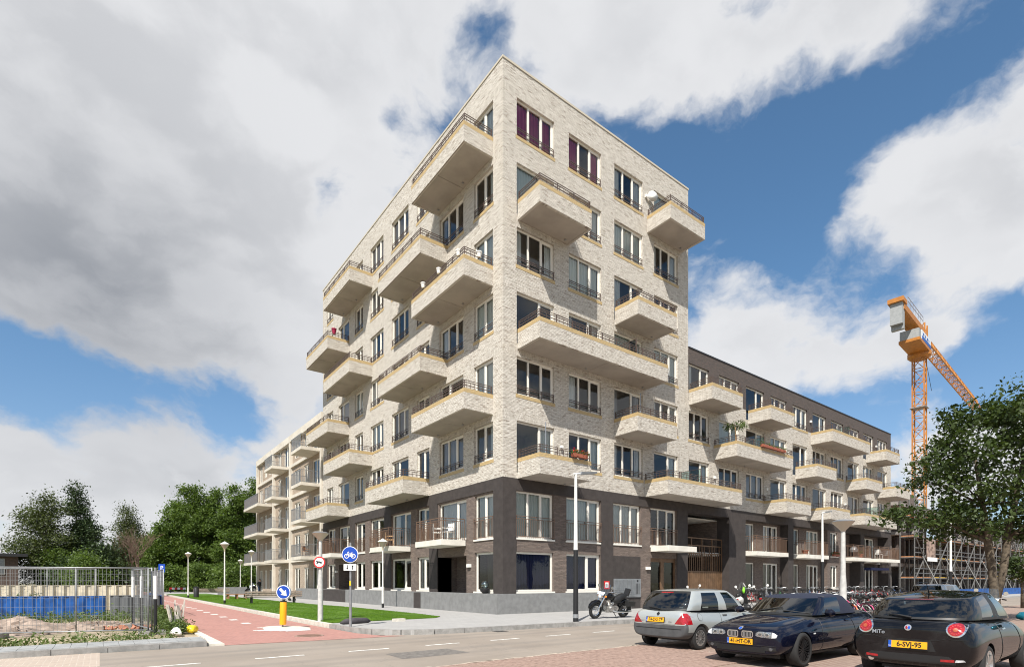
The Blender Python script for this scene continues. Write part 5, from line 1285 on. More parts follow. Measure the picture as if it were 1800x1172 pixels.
# ------------------------------------------------ black hatchback with round lamps
def hatch_black(loc):
    c = empty('parked_car', loc, 0, label='black hatchback with round chrome-ringed tail lamps, plate 6-SVJ-95', cat='car')
    S = [(-2.05, .36, .56, .52, .70, .68, .70, .84, .62, .02), (-2.03, .31, .66, .51, .78, .69, .785, .92, .67, .02), (-1.94, .25, .75, .50, .845, .70, .85, 1.0, .705, .01), (-1.65, .22, .77, .50, .865, .72, .86, 1.02, .735, .0), (-1.1, .20, .77, .50, .865, .72, .855, 1.01, .745, .0), (-.3, .19, .77, .48, .845, .70, .835, .98, .745, .0), (.5, .19, .77, .48, .845, .68, .835, .95, .74, .0), (1.0, .20, .77, .48, .85, .66, .84, .91, .72, .05), (1.45, .21, .76, .47, .845, .64, .82, .83, .66, .08), (1.85, .24, .68, .45, .75, .60, .72, .72, .54, .06), (2.03, .30, .46, .44, .52, .54, .50, .62, .40, .03)]
    lo = lower_body(S, [(-1.29, .745), (-1.29, -.745), (1.22, .745), (1.22, -.745)], .355, lambda i, k: 1 if k in (5, 6) and 3 <= i <= 6 else 0, 2)
    pts = [('F0', 1.05, 0, .22, 0), ('F1', 1.0, .40, .20, .34), ('F2', .78, .69, .10, .545), ('S1', .66, .71, .02, .555), ('S2', -.30, .735, -.40, .575), ('S3', -.40, .735, -.48, .575), ('S4', -1.25, .735, -1.0, .585), ('R2', -1.72, .69, -1.42, .57), ('R1', -1.87, .38, -1.55, .33), ('R0', -1.90, 0, -1.58, 0)]
    gl = {'F0F1': 1, 'F1F2': 1, 'S1S2': 2, 'S3S4': 3, 'R2R1': 4, 'R1R0': 4}
    def mats(sg, li, sd):
        if sg == 'roof': return 0
        if sg in gl and 1 <= li <= 3: return gl[sg]
        if sg in gl and li == 0: return 5
        return 5 if sg == 'S2S3' else 0
    gh = greenhouse(pts, lambda x: .965 + .05 * min(1, max(0, (.8 - x) / 2.4)), lambda x: 1.43 - .07 * max(0, -x - .3) ** 1.6 - .08 * max(0, x), .04, .04, mats)
    dc = Decal([lo, gh])
    split_parts(lo, ['body', 'cabin'], ['paint_black', 'car_interior'], c)
    split_parts(gh, ['roof', 'windscreen', 'side_window', 'quarter_window', 'rear_window', 'window_seal'], ['paint_black', 'car_glass', 'car_glass_dark', 'car_glass_dark', 'car_glass', 'car_trim'], c, 30)
    for x in (-1.29, 1.22):
        for y in (.745, -.745): wheel(c, x, y, .31, .205, 'five')
    for s in (1, -1):
        dc.patch('lamp_ring', 'rear', ellipse(s * .605, .885, .118, .118, 24), 'chrome', c, .010, samp=2)
        tl_ = dc.patch('tail_lamp', 'rear', ellipse(s * .605, .885, .096, .096, 24), 'lamp_red', c, .020, samp=2)
        dc.patch('lamp_core', 'rear', ellipse(s * .605, .885, .030, .030), 'lamp_amber_dim', tl_, .026, samp=2)
        for k in range(14):
            a_ = 2 * math.pi * k / 14; dc.patch('lamp_cell', 'rear', ellipse(s * .605 + .064 * math.cos(a_), .885 + .064 * math.sin(a_), .010, .010, 6), 'lamp_pink', tl_, .024, 2, 1)
        dc.patch('reflector', 'rear', [(s * .42, .385), (s * .59, .392), (s * .59, .432), (s * .42, .42)], 'lamp_red', c, .008)
        side = 'left' if s > 0 else 'right'
        dc.line('door_seam', side, [(-.44, .97), (-.50, .6), (-.42, .28)], 'car_trim', c); dc.line('door_seam', side, [(.72, .92), (.76, .6), (.68, .28)], 'car_trim', c)
        dc.patch('door_handle', side, [(-.34, .82), (-.14, .82), (-.14, .85), (-.34, .85)], 'chrome', c, .022)
        mirror(c, .60, s * .80, .99, 'mirror_teal')
    dc.patch('reversing_lamp', 'rear', [(-.60, .39), (-.72, .41), (-.70, .435), (-.61, .43)], 'lamp_clear', c, .012)
    dc.patch('diffuser', 'rear', [(-.60, .345), (.60, .345), (.62, .40), (.52, .47), (-.52, .47), (-.62, .40)], 'car_trim', c, .005)
    dc.patch('plate_recess', 'rear', [(-.36, .53), (.36, .53), (.30, .69), (-.30, .69)], 'car_trim', c, .003)
    h, _ = dc.hit('rear', 0, .62); number_plate(c, '6-SVJ-95', h.x - .026, .0, .615, -1, R(-5))
    bd_ = dc.patch('badge', 'rear', ellipse(0, .885, .048, .048, 20), 'badge_silver', c, .014, samp=2)
    dc.patch('badge_field', 'rear', ellipse(.017, .885, .015, .026), 'lamp_red', bd_, .018); dc.patch('badge_field', 'rear', ellipse(-.017, .885, .015, .026), 'plate_blue', bd_, .018)
    h, _ = dc.hit('rear', .41, .79); add_text('MiTo', .085, 'badge_silver', c, (h.x - .014, .41, .795), (R(90 - 6), 0, R(-90)), bold=.001)
    dc.patch('brake_light', 'rear', [(-.20, 1.318), (.20, 1.318), (.20, 1.334), (-.20, 1.334)], 'lamp_dim', c, .012)
    dc.line('tailgate_seam', 'rear', [(-.56, .98), (-.50, .74), (-.36, .70), (.36, .70), (.50, .74), (.56, .98)], 'car_trim', c, .008); dc.line('bumper_line', 'rear', [(-.76, .73), (-.52, .73)], 'car_trim', c); dc.line('bumper_line', 'rear', [(.76, .73), (.52, .73)], 'car_trim', c)
    a, _ = dc.hit('rear', .0, 1.04); b, _ = dc.hit('rear', .36, 1.08); MB().tube([a + Vector((-.03, 0, 0)), a.lerp(b, .5) + Vector((-.045, 0, .012)), b + Vector((-.03, 0, 0))], [.022, .016, .008], 6).build('wiper', 'car_trim', c)
    MB().lathe([(.045, -2.04), (.045, -1.7)], 14, (0, .52, .36), 'x').build('exhaust', 'chrome', c, smooth=40)
    mb = MB(); mb.tube([(-1.05, .0, 1.42), (-1.12, 0, 1.50), (-1.2, 0, 1.60)], [.012, .006, .004], 6); mb.build('aerial', 'car_trim', c)
    for y in (.36, -.36): seat(c, .15, y); seat(c, -.80, y, h=.55)
    MB().box(-1.5, 1.6, -.55, .55, .16, .25).build('underbody', 'car_trim', c)
    return c
mat('lamp_dim', (.10, .004, .006), .2); mat('lamp_amber_dim', (.36, .07, .02), .25, coat=1.0); mat('lamp_pink', (.50, .04, .04), .2, coat=1.0)
hatch_black((-2.33, -16.95, 0))
# ------------------------------------------------ silver estate farther along the row
def estate(loc, rz, label, paint):
    c = empty('parked_car', loc, rz, label=label, cat='car')
    S = [(-2.25, .40, .60, .50, .72, .66, .73, .86, .66, .02), (-2.2, .28, .76, .48, .84, .68, .84, .97, .72, .01), (-1.5, .22, .78, .48, .86, .70, .85, .99, .75, .0), (0, .2, .78, .48, .86, .70, .85, .96, .75, 0), (.8, .2, .78, .48, .86, .70, .85, .94, .75, .0), (1.1, .2, .78, .48, .86, .68, .84, .90, .73, .05), (1.8, .22, .74, .47, .82, .62, .78, .78, .66, .07), (2.2, .28, .56, .44, .66, .54, .62, .64, .5, .04)]
    lo = lower_body(S, [(-1.35, .74), (-1.35, -.74), (1.35, .74), (1.35, -.74)], .35, lambda i, k: 1 if k in (5, 6) and 2 <= i <= 4 else 0, 2)
    pts = [('F0', 1.1, 0, .35, 0), ('F1', 1.05, .4, .33, .36), ('F2', .85, .7, .24, .58), ('S1', .72, .72, .15, .59), ('S2', -.2, .74, -.25, .61), ('S3', -.3, .74, -.33, .61), ('S4', -1.7, .73, -1.6, .60), ('R2', -2.1, .66, -1.95, .55), ('R1', -2.18, .36, -2.02, .3), ('R0', -2.2, 0, -2.04, 0)]
    gl = {'F0F1': 1, 'F1F2': 1, 'S1S2': 2, 'S3S4': 2, 'R2R1': 3, 'R1R0': 3}
    gh = greenhouse(pts, lambda x: .97, lambda x: 1.50 - .08 * max(0, x), .035, .02, lambda sg, li, sd: 0 if sg == 'roof' or sg not in gl or li > 3 or li == 0 else gl[sg])
    split_parts(lo, ['body', 'cabin'], [paint, 'car_interior'], c); split_parts(gh, ['roof', 'windscreen', 'side_window', 'rear_window'], [paint, 'car_glass', 'car_glass', 'car_glass'], c, 30)
    for x in (-1.35, 1.35):
        for y in (.74, -.74): wheel(c, x, y, .31, .2, 'five')
    mb = MB()
    for s in (.5, -.5): mb.tube([(-1.7, s, 1.53), (-1.6, s, 1.59), (.0, s, 1.60), (.1, s, 1.53)], .016, 6)
    mb.build('roof_rail', 'dark_metal', c)
    for y in (.37, -.37): seat(c, .2, y); seat(c, -.7, y, h=.5)
    return c
estate((18.6, -11.3, 0), 0, 'silver estate car with roof rails seen over the black hatchback', 'paint_grey')
# ================================================================ two-wheelers
mat('leather', (.012, .012, .012), .5); mat('engine_metal', (.42, .41, .39), .35, metal=.8, var=.4, vscale=25); mat('scooter_white', (.72, .71, .67), .3, coat=.6); mat('hi_vis', (.22, .62, .03), .6); mat('sky_white', (.62, .70, .74), .3, coat=.5)
glassmat('shield_glass', (.72, .78, .80), 1.2, base=.06)
def spoked_wheel(parent, x, z, r, tw, rim='chrome', name='wheel'):
    w_ = MB().tube([(x + (r - tw) * math.cos(2 * math.pi * i / 28), 0, z + (r - tw) * math.sin(2 * math.pi * i / 28)) for i in range(28)], tw, 8, close=True).build(name, 'tyre', parent, smooth=True)
    mb = MB(); mb.tube([(x + (r - 2 * tw) * math.cos(2 * math.pi * i / 28), 0, z + (r - 2 * tw) * math.sin(2 * math.pi * i / 28)) for i in range(28)], tw * .35, 6, close=True)
    for i in range(14): a = 2 * math.pi * i / 14; mb.obox((x + .03 * math.cos(a), .02 * (-1) ** i, z + .03 * math.sin(a)), (x + (r - 2 * tw) * math.cos(a), 0, z + (r - 2 * tw) * math.sin(a)), .005, .005)
    mb.lathe([(.05, -.05), (.05, .05)], 10, (x, 0, z), 'y'); mb.build('rim', rim, w_); return w_
def motorcycle(loc, rz, label, lean=0.0, small=False):
    """cruiser with windshield, saddlebags and a passenger backrest; front towards +x"""
    c = empty('motorcycle', loc, rz, label=label, cat='motorcycle'); c.rotation_euler = (lean, 0, rz)
    spoked_wheel(c, .82, .33, .33, .065); spoked_wheel(c, -.78, .32, .32, .075)
    mb = MB()
    for s in (-.11, .11): mb.tube([(.82, s, .33), (.62, s * 1.1, .72), (.47, s * 1.2, 1.02)], .028, 8)
    mb.build('fork', 'chrome', c, smooth=40)
    mb = MB(); mb.tube([(.82 + .37 * math.cos(a), 0, .33 + .37 * math.sin(a)) for a in (.25, .6, 1.0, 1.5, 2.0, 2.4)], [.05, .085, .095, .095, .085, .05], 8); mb.build('front_mudguard', 'paint_black', c, smooth=True)
    mb = MB(); mb.tube([(-.78 + .38 * math.cos(a), 0, .32 + .38 * math.sin(a)) for a in (.4, .9, 1.5, 2.1, 2.7, 3.2)], [.06, .10, .115, .115, .10, .06], 8); mb.build('rear_mudguard', 'paint_black', c, smooth=True)
    mb = MB(); mb.tube([(.48, 0, .92), (.36, 0, .90), (.15, 0, .90), (-.05, 0, .82), (-.14, 0, .76)], [.06, .14, .17, .12, .05], 12); mb.build('fuel_tank', 'paint_black', c, smooth=True)
    mb = MB(); mb.tube([(.02, 0, .76), (-.18, 0, .72), (-.36, 0, .76), (-.44, 0, .84), (-.62, 0, .88), (-.80, 0, .86)], [.10, .17, .18, .15, .15, .08], 10); mb.build('seat', 'leather', c, smooth=True)
    mb = MB(); mb.obox((-.82, 0, .92), (-.92, 0, 1.20), .26, .07, up=(1, 0, 0)); mb.tube([(-.80, -.12, .8), (-.9, -.12, 1.15)], .012, 6); mb.tube([(-.80, .12, .8), (-.9, .12, 1.15)], .012, 6); mb.build('backrest', 'leather', c)
    for s in (-1, 1):
        mb = MB(); mb.add([(-.62, s * .17, .50), (-1.06, s * .17, .50), (-1.10, s * .17, .72), (-.64, s * .17, .76), (-.66, s * .36, .53), (-1.02, s * .36, .53), (-1.06, s * .36, .70), (-.68, s * .36, .73)], ((0, 1, 2, 3), (4, 7, 6, 5), (0, 4, 5, 1), (1, 5, 6, 2), (2, 6, 7, 3), (3, 7, 4, 0))); mb.build('saddlebag', 'leather', c)
        mb = MB(); mb.tube([(.10, s * .16, .36), (-.2, s * .2, .28), (-.7, s * .2, .28), (-1.0, s * .2, .30)], [.03, .045, .05, .05], 8); mb.build('exhaust', 'chrome', c, smooth=40)
        mb = MB(); mb.tube([(.44, s * .05, 1.04), (.36, s * .25, 1.12), (.20, s * .40, 1.10)], .016, 6); mb.build('handlebar', 'chrome', c); mb = MB(); mb.tube([(.28, s * .34, 1.1), (.20, s * .45, 1.09)], .024, 6); mb.build('grip', 'leather', c)
        mb = MB(); mb.tube([(.36, s * .28, 1.12), (.40, s * .36, 1.26)], .008, 5); mb.lathe([(.02, .39), (.065, .40), (.06, .415)], 12, (0, s * .38, 1.30), 'x'); mb.build('mirror', 'chrome', c)
        MB().lathe([(.03, .50), (.045, .54), (.03, .57)], 10, (0, s * .20, .92), 'x').build('indicator', 'lamp_amber', c)
    mb = MB(); mb.box(-.22, .34, -.14, .14, .26, .52); mb.tube([(.05, 0, .5), (.20, 0, .78)], .10, 10); mb.tube([(.05, 0, .5), (-.14, 0, .72)], .10, 10); mb.lathe([(.10, -.2), (.13, -.14), (.13, .14), (.10, .2)], 14, (.1, 0, .42), 'y'); mb.lathe([(.09, -.18), (.09, .18)], 14, (-.2, 0, .42), 'y'); mb.build('engine', 'engine_metal', c, smooth=30)
    mb = MB(); mb.tube([(.5, 0, .88), (.42, .0, .35), (-.3, 0, .24), (-.78, 0, .32)], .03, 8); mb.tube([(.45, 0, .82), (-.2, 0, .66), (-.78, 0, .36)], .03, 8); mb.build('frame', 'dark_metal', c)
    mb = MB(); mb.lathe([(.03, .50), (.095, .56), (.10, .66), (.09, .675)], 16, (0, 0, .92), 'x'); mb.build('headlamp', 'chrome', c, smooth=40); MB().lathe([(.085, .676), (.06, .69)], 16, (0, 0, .92), 'x').build('headlamp_glass', 'lamp_clear', c)
    mb = MB(); q = []
    for v in range(5):
        for k in range(7):
            a = (k - 3) / 3; z = .86 + .55 * v / 4; q.append((.62 - .22 * v / 4 - .10 * a * a, a * (.24 - .05 * abs(v - 2) / 2), z))
    mb.add(q, [(v * 7 + k, v * 7 + k + 1, v * 7 + 8 + k, v * 7 + 7 + k) for v in range(4) for k in range(6)]); mb.build('windshield', 'shield_glass', c, smooth=True)
    mb = MB(); mb.add([(.645, -.17, .98), (.645, .17, .98), (.60, .21, 1.10), (.60, -.21, 1.10)], ((0, 1, 2, 3),)); mb.build('shield_skirt', 'sky_white', c)
    mb = MB(); mb.obox((-.05, .14, .28), (-.12, .34, .03), .03, .02); mb.build('stand', 'dark_metal', c)
    return c
motorcycle((1.95, -4.7, .15), R(178), 'black and chrome touring motorcycle with windshield parked beside the street lamp', R(-9))
motorcycle((-.2, 48.6, .15), R(190), 'far small motorcycle beside the concrete planter near the trees', R(-8))
def scooter(loc, rz, label, body='scooter_white', cat='scooter', shield=True, vest=False):
    c = empty('scooter', loc, rz, label=label, cat=cat); c.rotation_euler = (R(-6), 0, rz)
    for x in (.62, -.58): MB().tube([(x + .17 * math.cos(2 * math.pi * i / 20), 0, .22 + .17 * math.sin(2 * math.pi * i / 20)) for i in range(20)], .055, 8, close=True).build('wheel', 'tyre', c, smooth=True)
    mb = MB(); mb.tube([(-.85, 0, .55), (-.6, 0, .58), (-.3, 0, .52), (-.18, 0, .36)], [.08, .17, .17, .10], 12); mb.build('rear_body', body, c, smooth=True)
    mb = MB(); mb.tube([(-.82, 0, .76), (-.5, 0, .78), (-.2, 0, .74)], [.08, .14, .08], 10); mb.build('seat', 'leather', c, smooth=True)
    mb = MB(); mb.obox((.48, 0, .30), (.34, 0, .98), .34, .10, up=(1, 0, 0)); mb.box(-.2, .4, -.15, .15, .22, .30); mb.build('leg_shield', 'leather' if vest else body, c)
    mb = MB(); mb.tube([(.62, 0, .22), (.45, 0, .70), (.34, 0, 1.05)], .035, 8); mb.tube([(.36, -.33, 1.06), (.36, 0, 1.03), (.36, .33, 1.06)], .022, 8); mb.build('handlebar', 'dark_metal', c)
    mb = MB(); mb.tube([(.62 + .24 * math.cos(a), 0, .22 + .24 * math.sin(a)) for a in (.4, 1.0, 1.6, 2.2)], [.05, .08, .08, .05], 8); mb.build('mudguard', body, c, smooth=True)
    for s in (-1, 1):
        mb = MB(); mb.tube([(.36, s * .26, 1.06), (.38, s * .34, 1.22)], .008, 5); mb.lathe([(.03, .37), (.07, .385), (.05, .40)], 12, (0, s * .36, 1.25), 'x'); mb.build('mirror', 'scooter_white', c)
    MB().lathe([(.07, .40), (.05, .46)], 12, (0, 0, .92), 'x').build('headlamp', 'lamp_clear', c)
    MB().box(-.92, -.86, -.07, .07, .52, .60).build('tail_lamp', 'lamp_red', c)
    if shield:
        mb = MB(); q = [(.42 - .12 * v / 4 - .05 * ((k - 3) / 3) ** 2, (k - 3) / 3 * (.28 - .04 * v), 1.0 + .5 * v / 4 * (1 - .18 * abs(k - 3) / 3)) for v in range(5) for k in range(7)]
        mb.add(q, [(v * 7 + k, v * 7 + k + 1, v * 7 + 8 + k, v * 7 + 7 + k) for v in range(4) for k in range(6)]); mb.build('windshield', 'shield_glass', c, smooth=True)
    return c
scooter((12.9, -4.2, .15), R(15), 'white scooter with tall windscreen by the wall, left of the bicycles', vest=True)
MB().tube([(13.10, -4.12, 1.02), (13.12, -4.1, 1.18), (13.13, -4.1, 1.36)], [.05, .08, .03], 8).build('safety_vest', 'hi_vis', label='bright green vest hanging behind the scooter windscreen', cat='vest', smooth=True)
sc2 = scooter((15.3, -4.0, .15), R(25), 'dark moped with orange rear light behind the convertible', body='leather', shield=False)
scooter((10.2, -2.9, .15), R(5), 'dark scooter with chrome mirror at the entrance door', body='leather', shield=False)
mo = motorcycle((9.3, -14.9, 0), R(200), 'dark motorcycle with bent handlebars behind the black hatchback', R(-8))
# ---- bicycles ---------------------------------------------------------------------
BK = {}
def bike_meshes():
    def wl(x):
        mb = MB(); n = 22; r = .335
        mb.tube([(x + r * math.cos(2 * math.pi * i / n), 0, .35 + r * math.sin(2 * math.pi * i / n)) for i in range(n)], .017, 5, close=True)
        for i in range(10): a = 2 * math.pi * i / 10; mb.obox((x, .015 * (-1) ** i, .35), (x + r * math.cos(a), 0, .35 + r * math.sin(a)), .004, .004)
        return mb.mesh('wheel')
    BK['w1'] = wl(.54); BK['w2'] = wl(-.52)
    for m_ in (BK['w1'], BK['w2']): m_.materials.append(M['tyre'])
    mb = MB(); r = .016
    for p in ([(.54, 0, .35), (.42, 0, .80), (.40, 0, .92)], [(.42, 0, .78), (.15, 0, .42), (0, 0, .33)], [(.41, 0, .86), (.05, 0, .52), (-.10, 0, .50)], [(0, 0, .33), (-.16, 0, .86)], [(-.52, 0, .35), (0, 0, .33)], [(-.52, 0, .35), (-.13, 0, .74)]): mb.tube(p, r, 6)
    mb.tube([(-.52 + .38 * math.cos(a), 0, .35 + .38 * math.sin(a)) for a in (.7, 1.2, 1.8, 2.4, 3.0, 3.5)], .022, 5); mb.tube([(.54 + .38 * math.cos(a), 0, .35 + .38 * math.sin(a)) for a in (.6, 1.1, 1.7, 2.3)], .02, 5)
    BK['frame'] = mb.mesh('frame'); BK['frame'].materials.append(M['dark_metal'])
    mb = MB(); mb.tube([(-.34, .0, .92), (-.20, 0, .96), (-.08, 0, .95), (.06, 0, .94)], [.06, .085, .05, .015], 8); BK['saddle'] = mb.mesh('saddle'); BK['saddle'].materials.append(M['leather'])
    mb = MB(); mb.tube([(.40, 0, .92), (.39, 0, 1.05), (.39, .0, 1.07)], .014, 6); mb.tube([(.20, -.29, 1.06), (.34, -.26, 1.12), (.40, -.1, 1.10), (.40, 0, 1.07), (.40, .1, 1.10), (.34, .26, 1.12), (.20, .29, 1.06)], .013, 6); BK['bar'] = mb.mesh('handlebar'); BK['bar'].materials.append(M['metal_grey'])
    mb = MB()
    for z in (.72, .80, .90, .98):
        k = .16 + .05 * (z - .72); mb.tube([(.62 - k, -k, z), (.62 + k, -k, z), (.62 + k, k, z), (.62 - k, k, z)], .008, 4, close=True)
    for sx in (-1, 0, 1):
        for sy in (-1, 0, 1):
            if sx or sy: mb.tube([(.62 + sx * .16, sy * .16, .72), (.62 + sx * .175, sy * .175, .98)], .007, 4)
    mb.box(.47, .77, -.15, .15, .715, .725); BK['basket'] = mb.mesh('basket'); BK['basket'].materials.append(M['dark_metal'])
    mb = MB(); mb.box(-.78, -.28, -.06, .06, .73, .75); mb.tube([(-.52, .06, .35), (-.6, .06, .74)], .008, 4); mb.tube([(-.52, -.06, .35), (-.6, -.06, .74)], .008, 4); BK['rack'] = mb.mesh('rack'); BK['rack'].materials.append(M['dark_metal'])
    mb = MB(); mb.box(-.12, .12, -.008, .008, .30, .36); mb.lathe([(.09, -.02), (.09, .02)], 12, (0, 0, .33), 'y'); BK['chain'] = mb.mesh('crank'); BK['chain'].materials.append(M['dark_metal'])
bike_meshes()
BCOL = {'black': ((.012, .012, .013), .4), 'pink': ((.62, .10, .24), .35), 'orange': ((.75, .14, .02), .35), 'white': ((.66, .66, .63), .35), 'silver': ((.45, .46, .47), .3), 'red': ((.40, .02, .02), .35), 'green': ((.05, .14, .07), .4), 'blue': ((.03, .08, .22), .35), 'lilac': ((.48, .34, .56), .4)}
for k_, (c_, r_) in BCOL.items(): mat('bike_' + k_, c_, r_, metal=.1 if k_ != 'silver' else .7)
def nth(k): return f"{k}{'th' if 10 <= k % 100 <= 20 else {1: 'st', 2: 'nd', 3: 'rd'}.get(k % 10, 'th')}"
def bicycle(x, y, z, rz, col, where, basket, lean):
    c = empty('bicycle', (x, y, z), rz, label=f'{col} bicycle{" with basket" if basket else ""}, {where}', cat='bicycle', group='bicycles along the wall' if 'wall' in where else 'bicycles in the crowded rack')
    c.rotation_euler = (lean, 0, rz)
    for n_, me in (('wheel', BK['w1']), ('wheel', BK['w2']), ('saddle', BK['saddle']), ('handlebar', BK['bar']), ('rack', BK['rack']), ('crank', BK['chain'])): link(n_, me, c)
    f = link('frame', BK['frame'], c); f.material_slots[0].link = 'OBJECT'; f.material_slots[0].material = M['bike_' + col]
    if basket: link('basket', BK['basket'], c)
rb = random.Random(21)
for i in range(26):                       # row along the wall
    x = 17.0 + .95 * i + rb.uniform(-.15, .15)
    bicycle(x, -2.3 + rb.uniform(-.5, .3), .15, R(70) + rb.uniform(-.3, .3), rb.choice(['black', 'black', 'black', 'silver', 'white', 'green', 'blue', 'red']), f'{nth(i + 1)} from the scooters in the row along the wall', rb.random() < .35, rb.uniform(-.12, .12))
cols = ['pink', 'orange', 'lilac', 'pink', 'white', 'silver', 'black', 'white', 'red', 'black', 'silver', 'pink', 'white', 'black', 'green', 'silver', 'black', 'white', 'black', 'blue', 'silver', 'black', 'white', 'red']
for i in range(24):                       # dense rack in the parking strip
    row, k = divmod(i, 12)
    bicycle(9.6 + .62 * k + rb.uniform(-.12, .12), -10.1 + row * 1.5 + rb.uniform(-.25, .25), 0.0, R(62) + rb.uniform(-.35, .35), cols[i], f'{nth(k + 1)} from the left in the {["near", "rear"][row]} row of the crowded rack', rb.random() < .35, rb.uniform(-.15, .15))
# ================================================================ trees
def at(px, Yd, z=0.0):
    a = (px - 900.0) / 959.0
    return Vector((-14.65 + Yd * (a * .7978 + .6029), -20.08 + Yd * (-a * .6029 + .7978), z))
def leaf_cloud(centers, per, size, spread, rs, flat=.75, up=.5, aspect=.55, shell=None):
    C = np.asarray(centers); n = len(C) * per
    c = np.repeat(C, per, 0) + rs.normal(0, 1, (n, 3)) * np.array([spread, spread, spread * flat])
    nor = rs.normal(0, 1, (n, 3)); nor[:, 2] += up * 2; nor /= np.linalg.norm(nor, axis=1)[:, None]
    t = np.cross(nor, rs.normal(0, 1, (n, 3))); t /= np.linalg.norm(t, axis=1)[:, None]; b = np.cross(nor, t)
    s = size * rs.uniform(.35, 1.45, (n, 1))
    P_ = np.empty((n, 4, 3)); P_[:, 0] = c - t * s; P_[:, 1] = c + b * s * aspect + nor * s * .15; P_[:, 2] = c + t * s; P_[:, 3] = c - b * s * aspect + nor * s * .15
    return P_.reshape(-1, 3), np.arange(n * 4).reshape(-1, 4)
def tree(name, base, trunk, blobs, ncl, per, size, spread, leaf, bark, seed, limbs=22, flat=.75, up=.5, aspect=.55, **tags):
    """trunk: [(dx,dy,z,r)...]; blobs: [(dx,dy,z,rx,ry,rz,weight)...] around the base"""
    rs = np.random.RandomState(seed); o = empty(name, base, 0, **tags)
    wts = np.array([b[6] for b in blobs], float); wts /= wts.sum(); cen = []
    for i in rs.choice(len(blobs), ncl, p=wts):
        b = blobs[i]; d = rs.normal(0, 1, 3); d /= np.linalg.norm(d); r_ = rs.uniform(.2, 1.15) ** .5
        cen.append((b[0] + d[0] * b[3] * r_, b[1] + d[1] * b[4] * r_, b[2] + d[2] * b[5] * r_))
    P_, F_ = leaf_cloud(cen, per, size, spread, rs, flat, up, aspect)
    link('crown', tri_mesh('crown', P_, F_, leaf), o)
    mb = MB()
    for tr in (trunk if isinstance(trunk[0][0], (tuple, list)) else [trunk]):
        mb.tube([(t[0], t[1], t[2]) for t in tr], [t[3] for t in tr], 9)
    tr = trunk[0] if isinstance(trunk[0][0], (tuple, list)) else trunk
    allt = [t for q in (trunk if isinstance(trunk[0][0], (tuple, list)) else [trunk]) for t in q if t[2] > .3 * max(k[2] for k in q)]
    for i in rs.choice(len(cen), min(limbs, len(cen)), replace=False):
        c = Vector(cen[i]); cand_ = [t for t in allt if t[2] < c.z + .3] or allt[:1]
        s_ = min(cand_, key=lambda t: (Vector(t[:3]) - c).length); a = Vector(s_[:3]); mid = a.lerp(c, .5) + Vector((rs.normal(0, .15), rs.normal(0, .15), .12 * (c - a).length))
        r0 = s_[3] * .45; mb.tube([a, mid, c], [r0, r0 * .55, r0 * .15], 6)
    mb.build('trunk', bark, o, smooth=True)
    return o
# near street tree at the right edge
nt = at(1752, 21.5)
blobs = [(.4, -.4, 6.4, 2.9, 2.9, 2.2, 6), (1.8, -1.7, 5.9, 2.6, 2.6, 2.3, 4), (-1.1, .7, 5.2, 1.7, 1.7, 1.6, 2.6), (-.7, .5, 7.2, 1.5, 1.5, 1.0, 1.8), (.8, -.8, 8.5, 1.7, 1.7, .9, 1.8), (-.6, .4, 8.1, 1.2, 1.2, .7, 1.0), (2.8, -2.5, 6.6, 2.2, 2.2, 2.3, 3), (-2.6, 1.8, 4.2, 1.2, 1.2, .5, .8), (-1.2, .7, 3.9, 1.5, 1.5, .8, 1.6), (.6, -.5, 3.9, 1.6, 1.6, .6, 1.2), (3.2, -2.8, 4.3, 1.8, 1.8, 1.3, 1.8), (-2.2, 1.6, 6.0, .8, .8, .6, .4)]
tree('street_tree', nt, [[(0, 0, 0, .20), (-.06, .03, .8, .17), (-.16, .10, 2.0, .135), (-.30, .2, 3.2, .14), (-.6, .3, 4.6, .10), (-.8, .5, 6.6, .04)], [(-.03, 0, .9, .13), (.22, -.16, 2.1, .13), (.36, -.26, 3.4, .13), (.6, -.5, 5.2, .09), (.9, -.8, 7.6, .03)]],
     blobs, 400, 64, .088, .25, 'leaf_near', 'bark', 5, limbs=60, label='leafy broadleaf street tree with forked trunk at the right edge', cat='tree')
def far_tree(px, Yd, top, wid, seed, label, low=.25, leaf='leaf_mid', cone=False, ncl=None, size=.34):
    H = 1.6 + (1023 - top) * Yd / 959.0; b = at(px, Yd); rw = wid * Yd / 959.0 / 2; rs = random.Random(seed); bl = []
    for i in range(9):
        f = i / 8; z = H * (low + (1 - low - .06) * f)
        k = (1 - f) * .9 + .12 if cone else math.sin(math.pi * (.18 + .74 * f)) ** .6
        for j in range(2):
            a = rs.uniform(0, 6.28); q = rw * k * .42
            bl.append((math.cos(a) * q, math.sin(a) * q, z + rs.uniform(-.3, .3), rw * k * .62, rw * k * .62, H * .085, k ** 1.6 + .1))
    n_ = ncl or int(150 + 9 * H)
    tree('tree', b, [(0, 0, 0, .03 * H * .55), (.1, 0, H * .3, .022 * H * .55), (0, .1, H * .6, .014 * H * .55), (0, 0, H * .93, .03)], bl, n_, 92, size * .44, .55 if not cone else .42, leaf, 'bark', seed, limbs=26, flat=.7, label=label, cat='tree', group='trees beyond the cycle path')
far_tree(76, 60, 876, 104, 31, 'loose grey-green birch at the left behind the construction fence', leaf='leaf_birch', low=.22, size=.26)
far_tree(134, 63, 857, 128, 32, 'tall dark conifer beside the birch at the left', leaf='leaf_pine', cone=True, low=.10, ncl=420, size=.26)
far_tree(165, 58, 962, 110, 33, 'low dark bush under the conifer', leaf='leaf_pine', low=.08)
far_tree(104, 60, 968, 70, 34, 'low dark bush under the birch', leaf='leaf_mid', low=.08, size=.25)
far_tree(150, 54, 978, 50, 46, 'low bright bush between the birch and the conifer', leaf='leaf_mid', low=.06, size=.25)
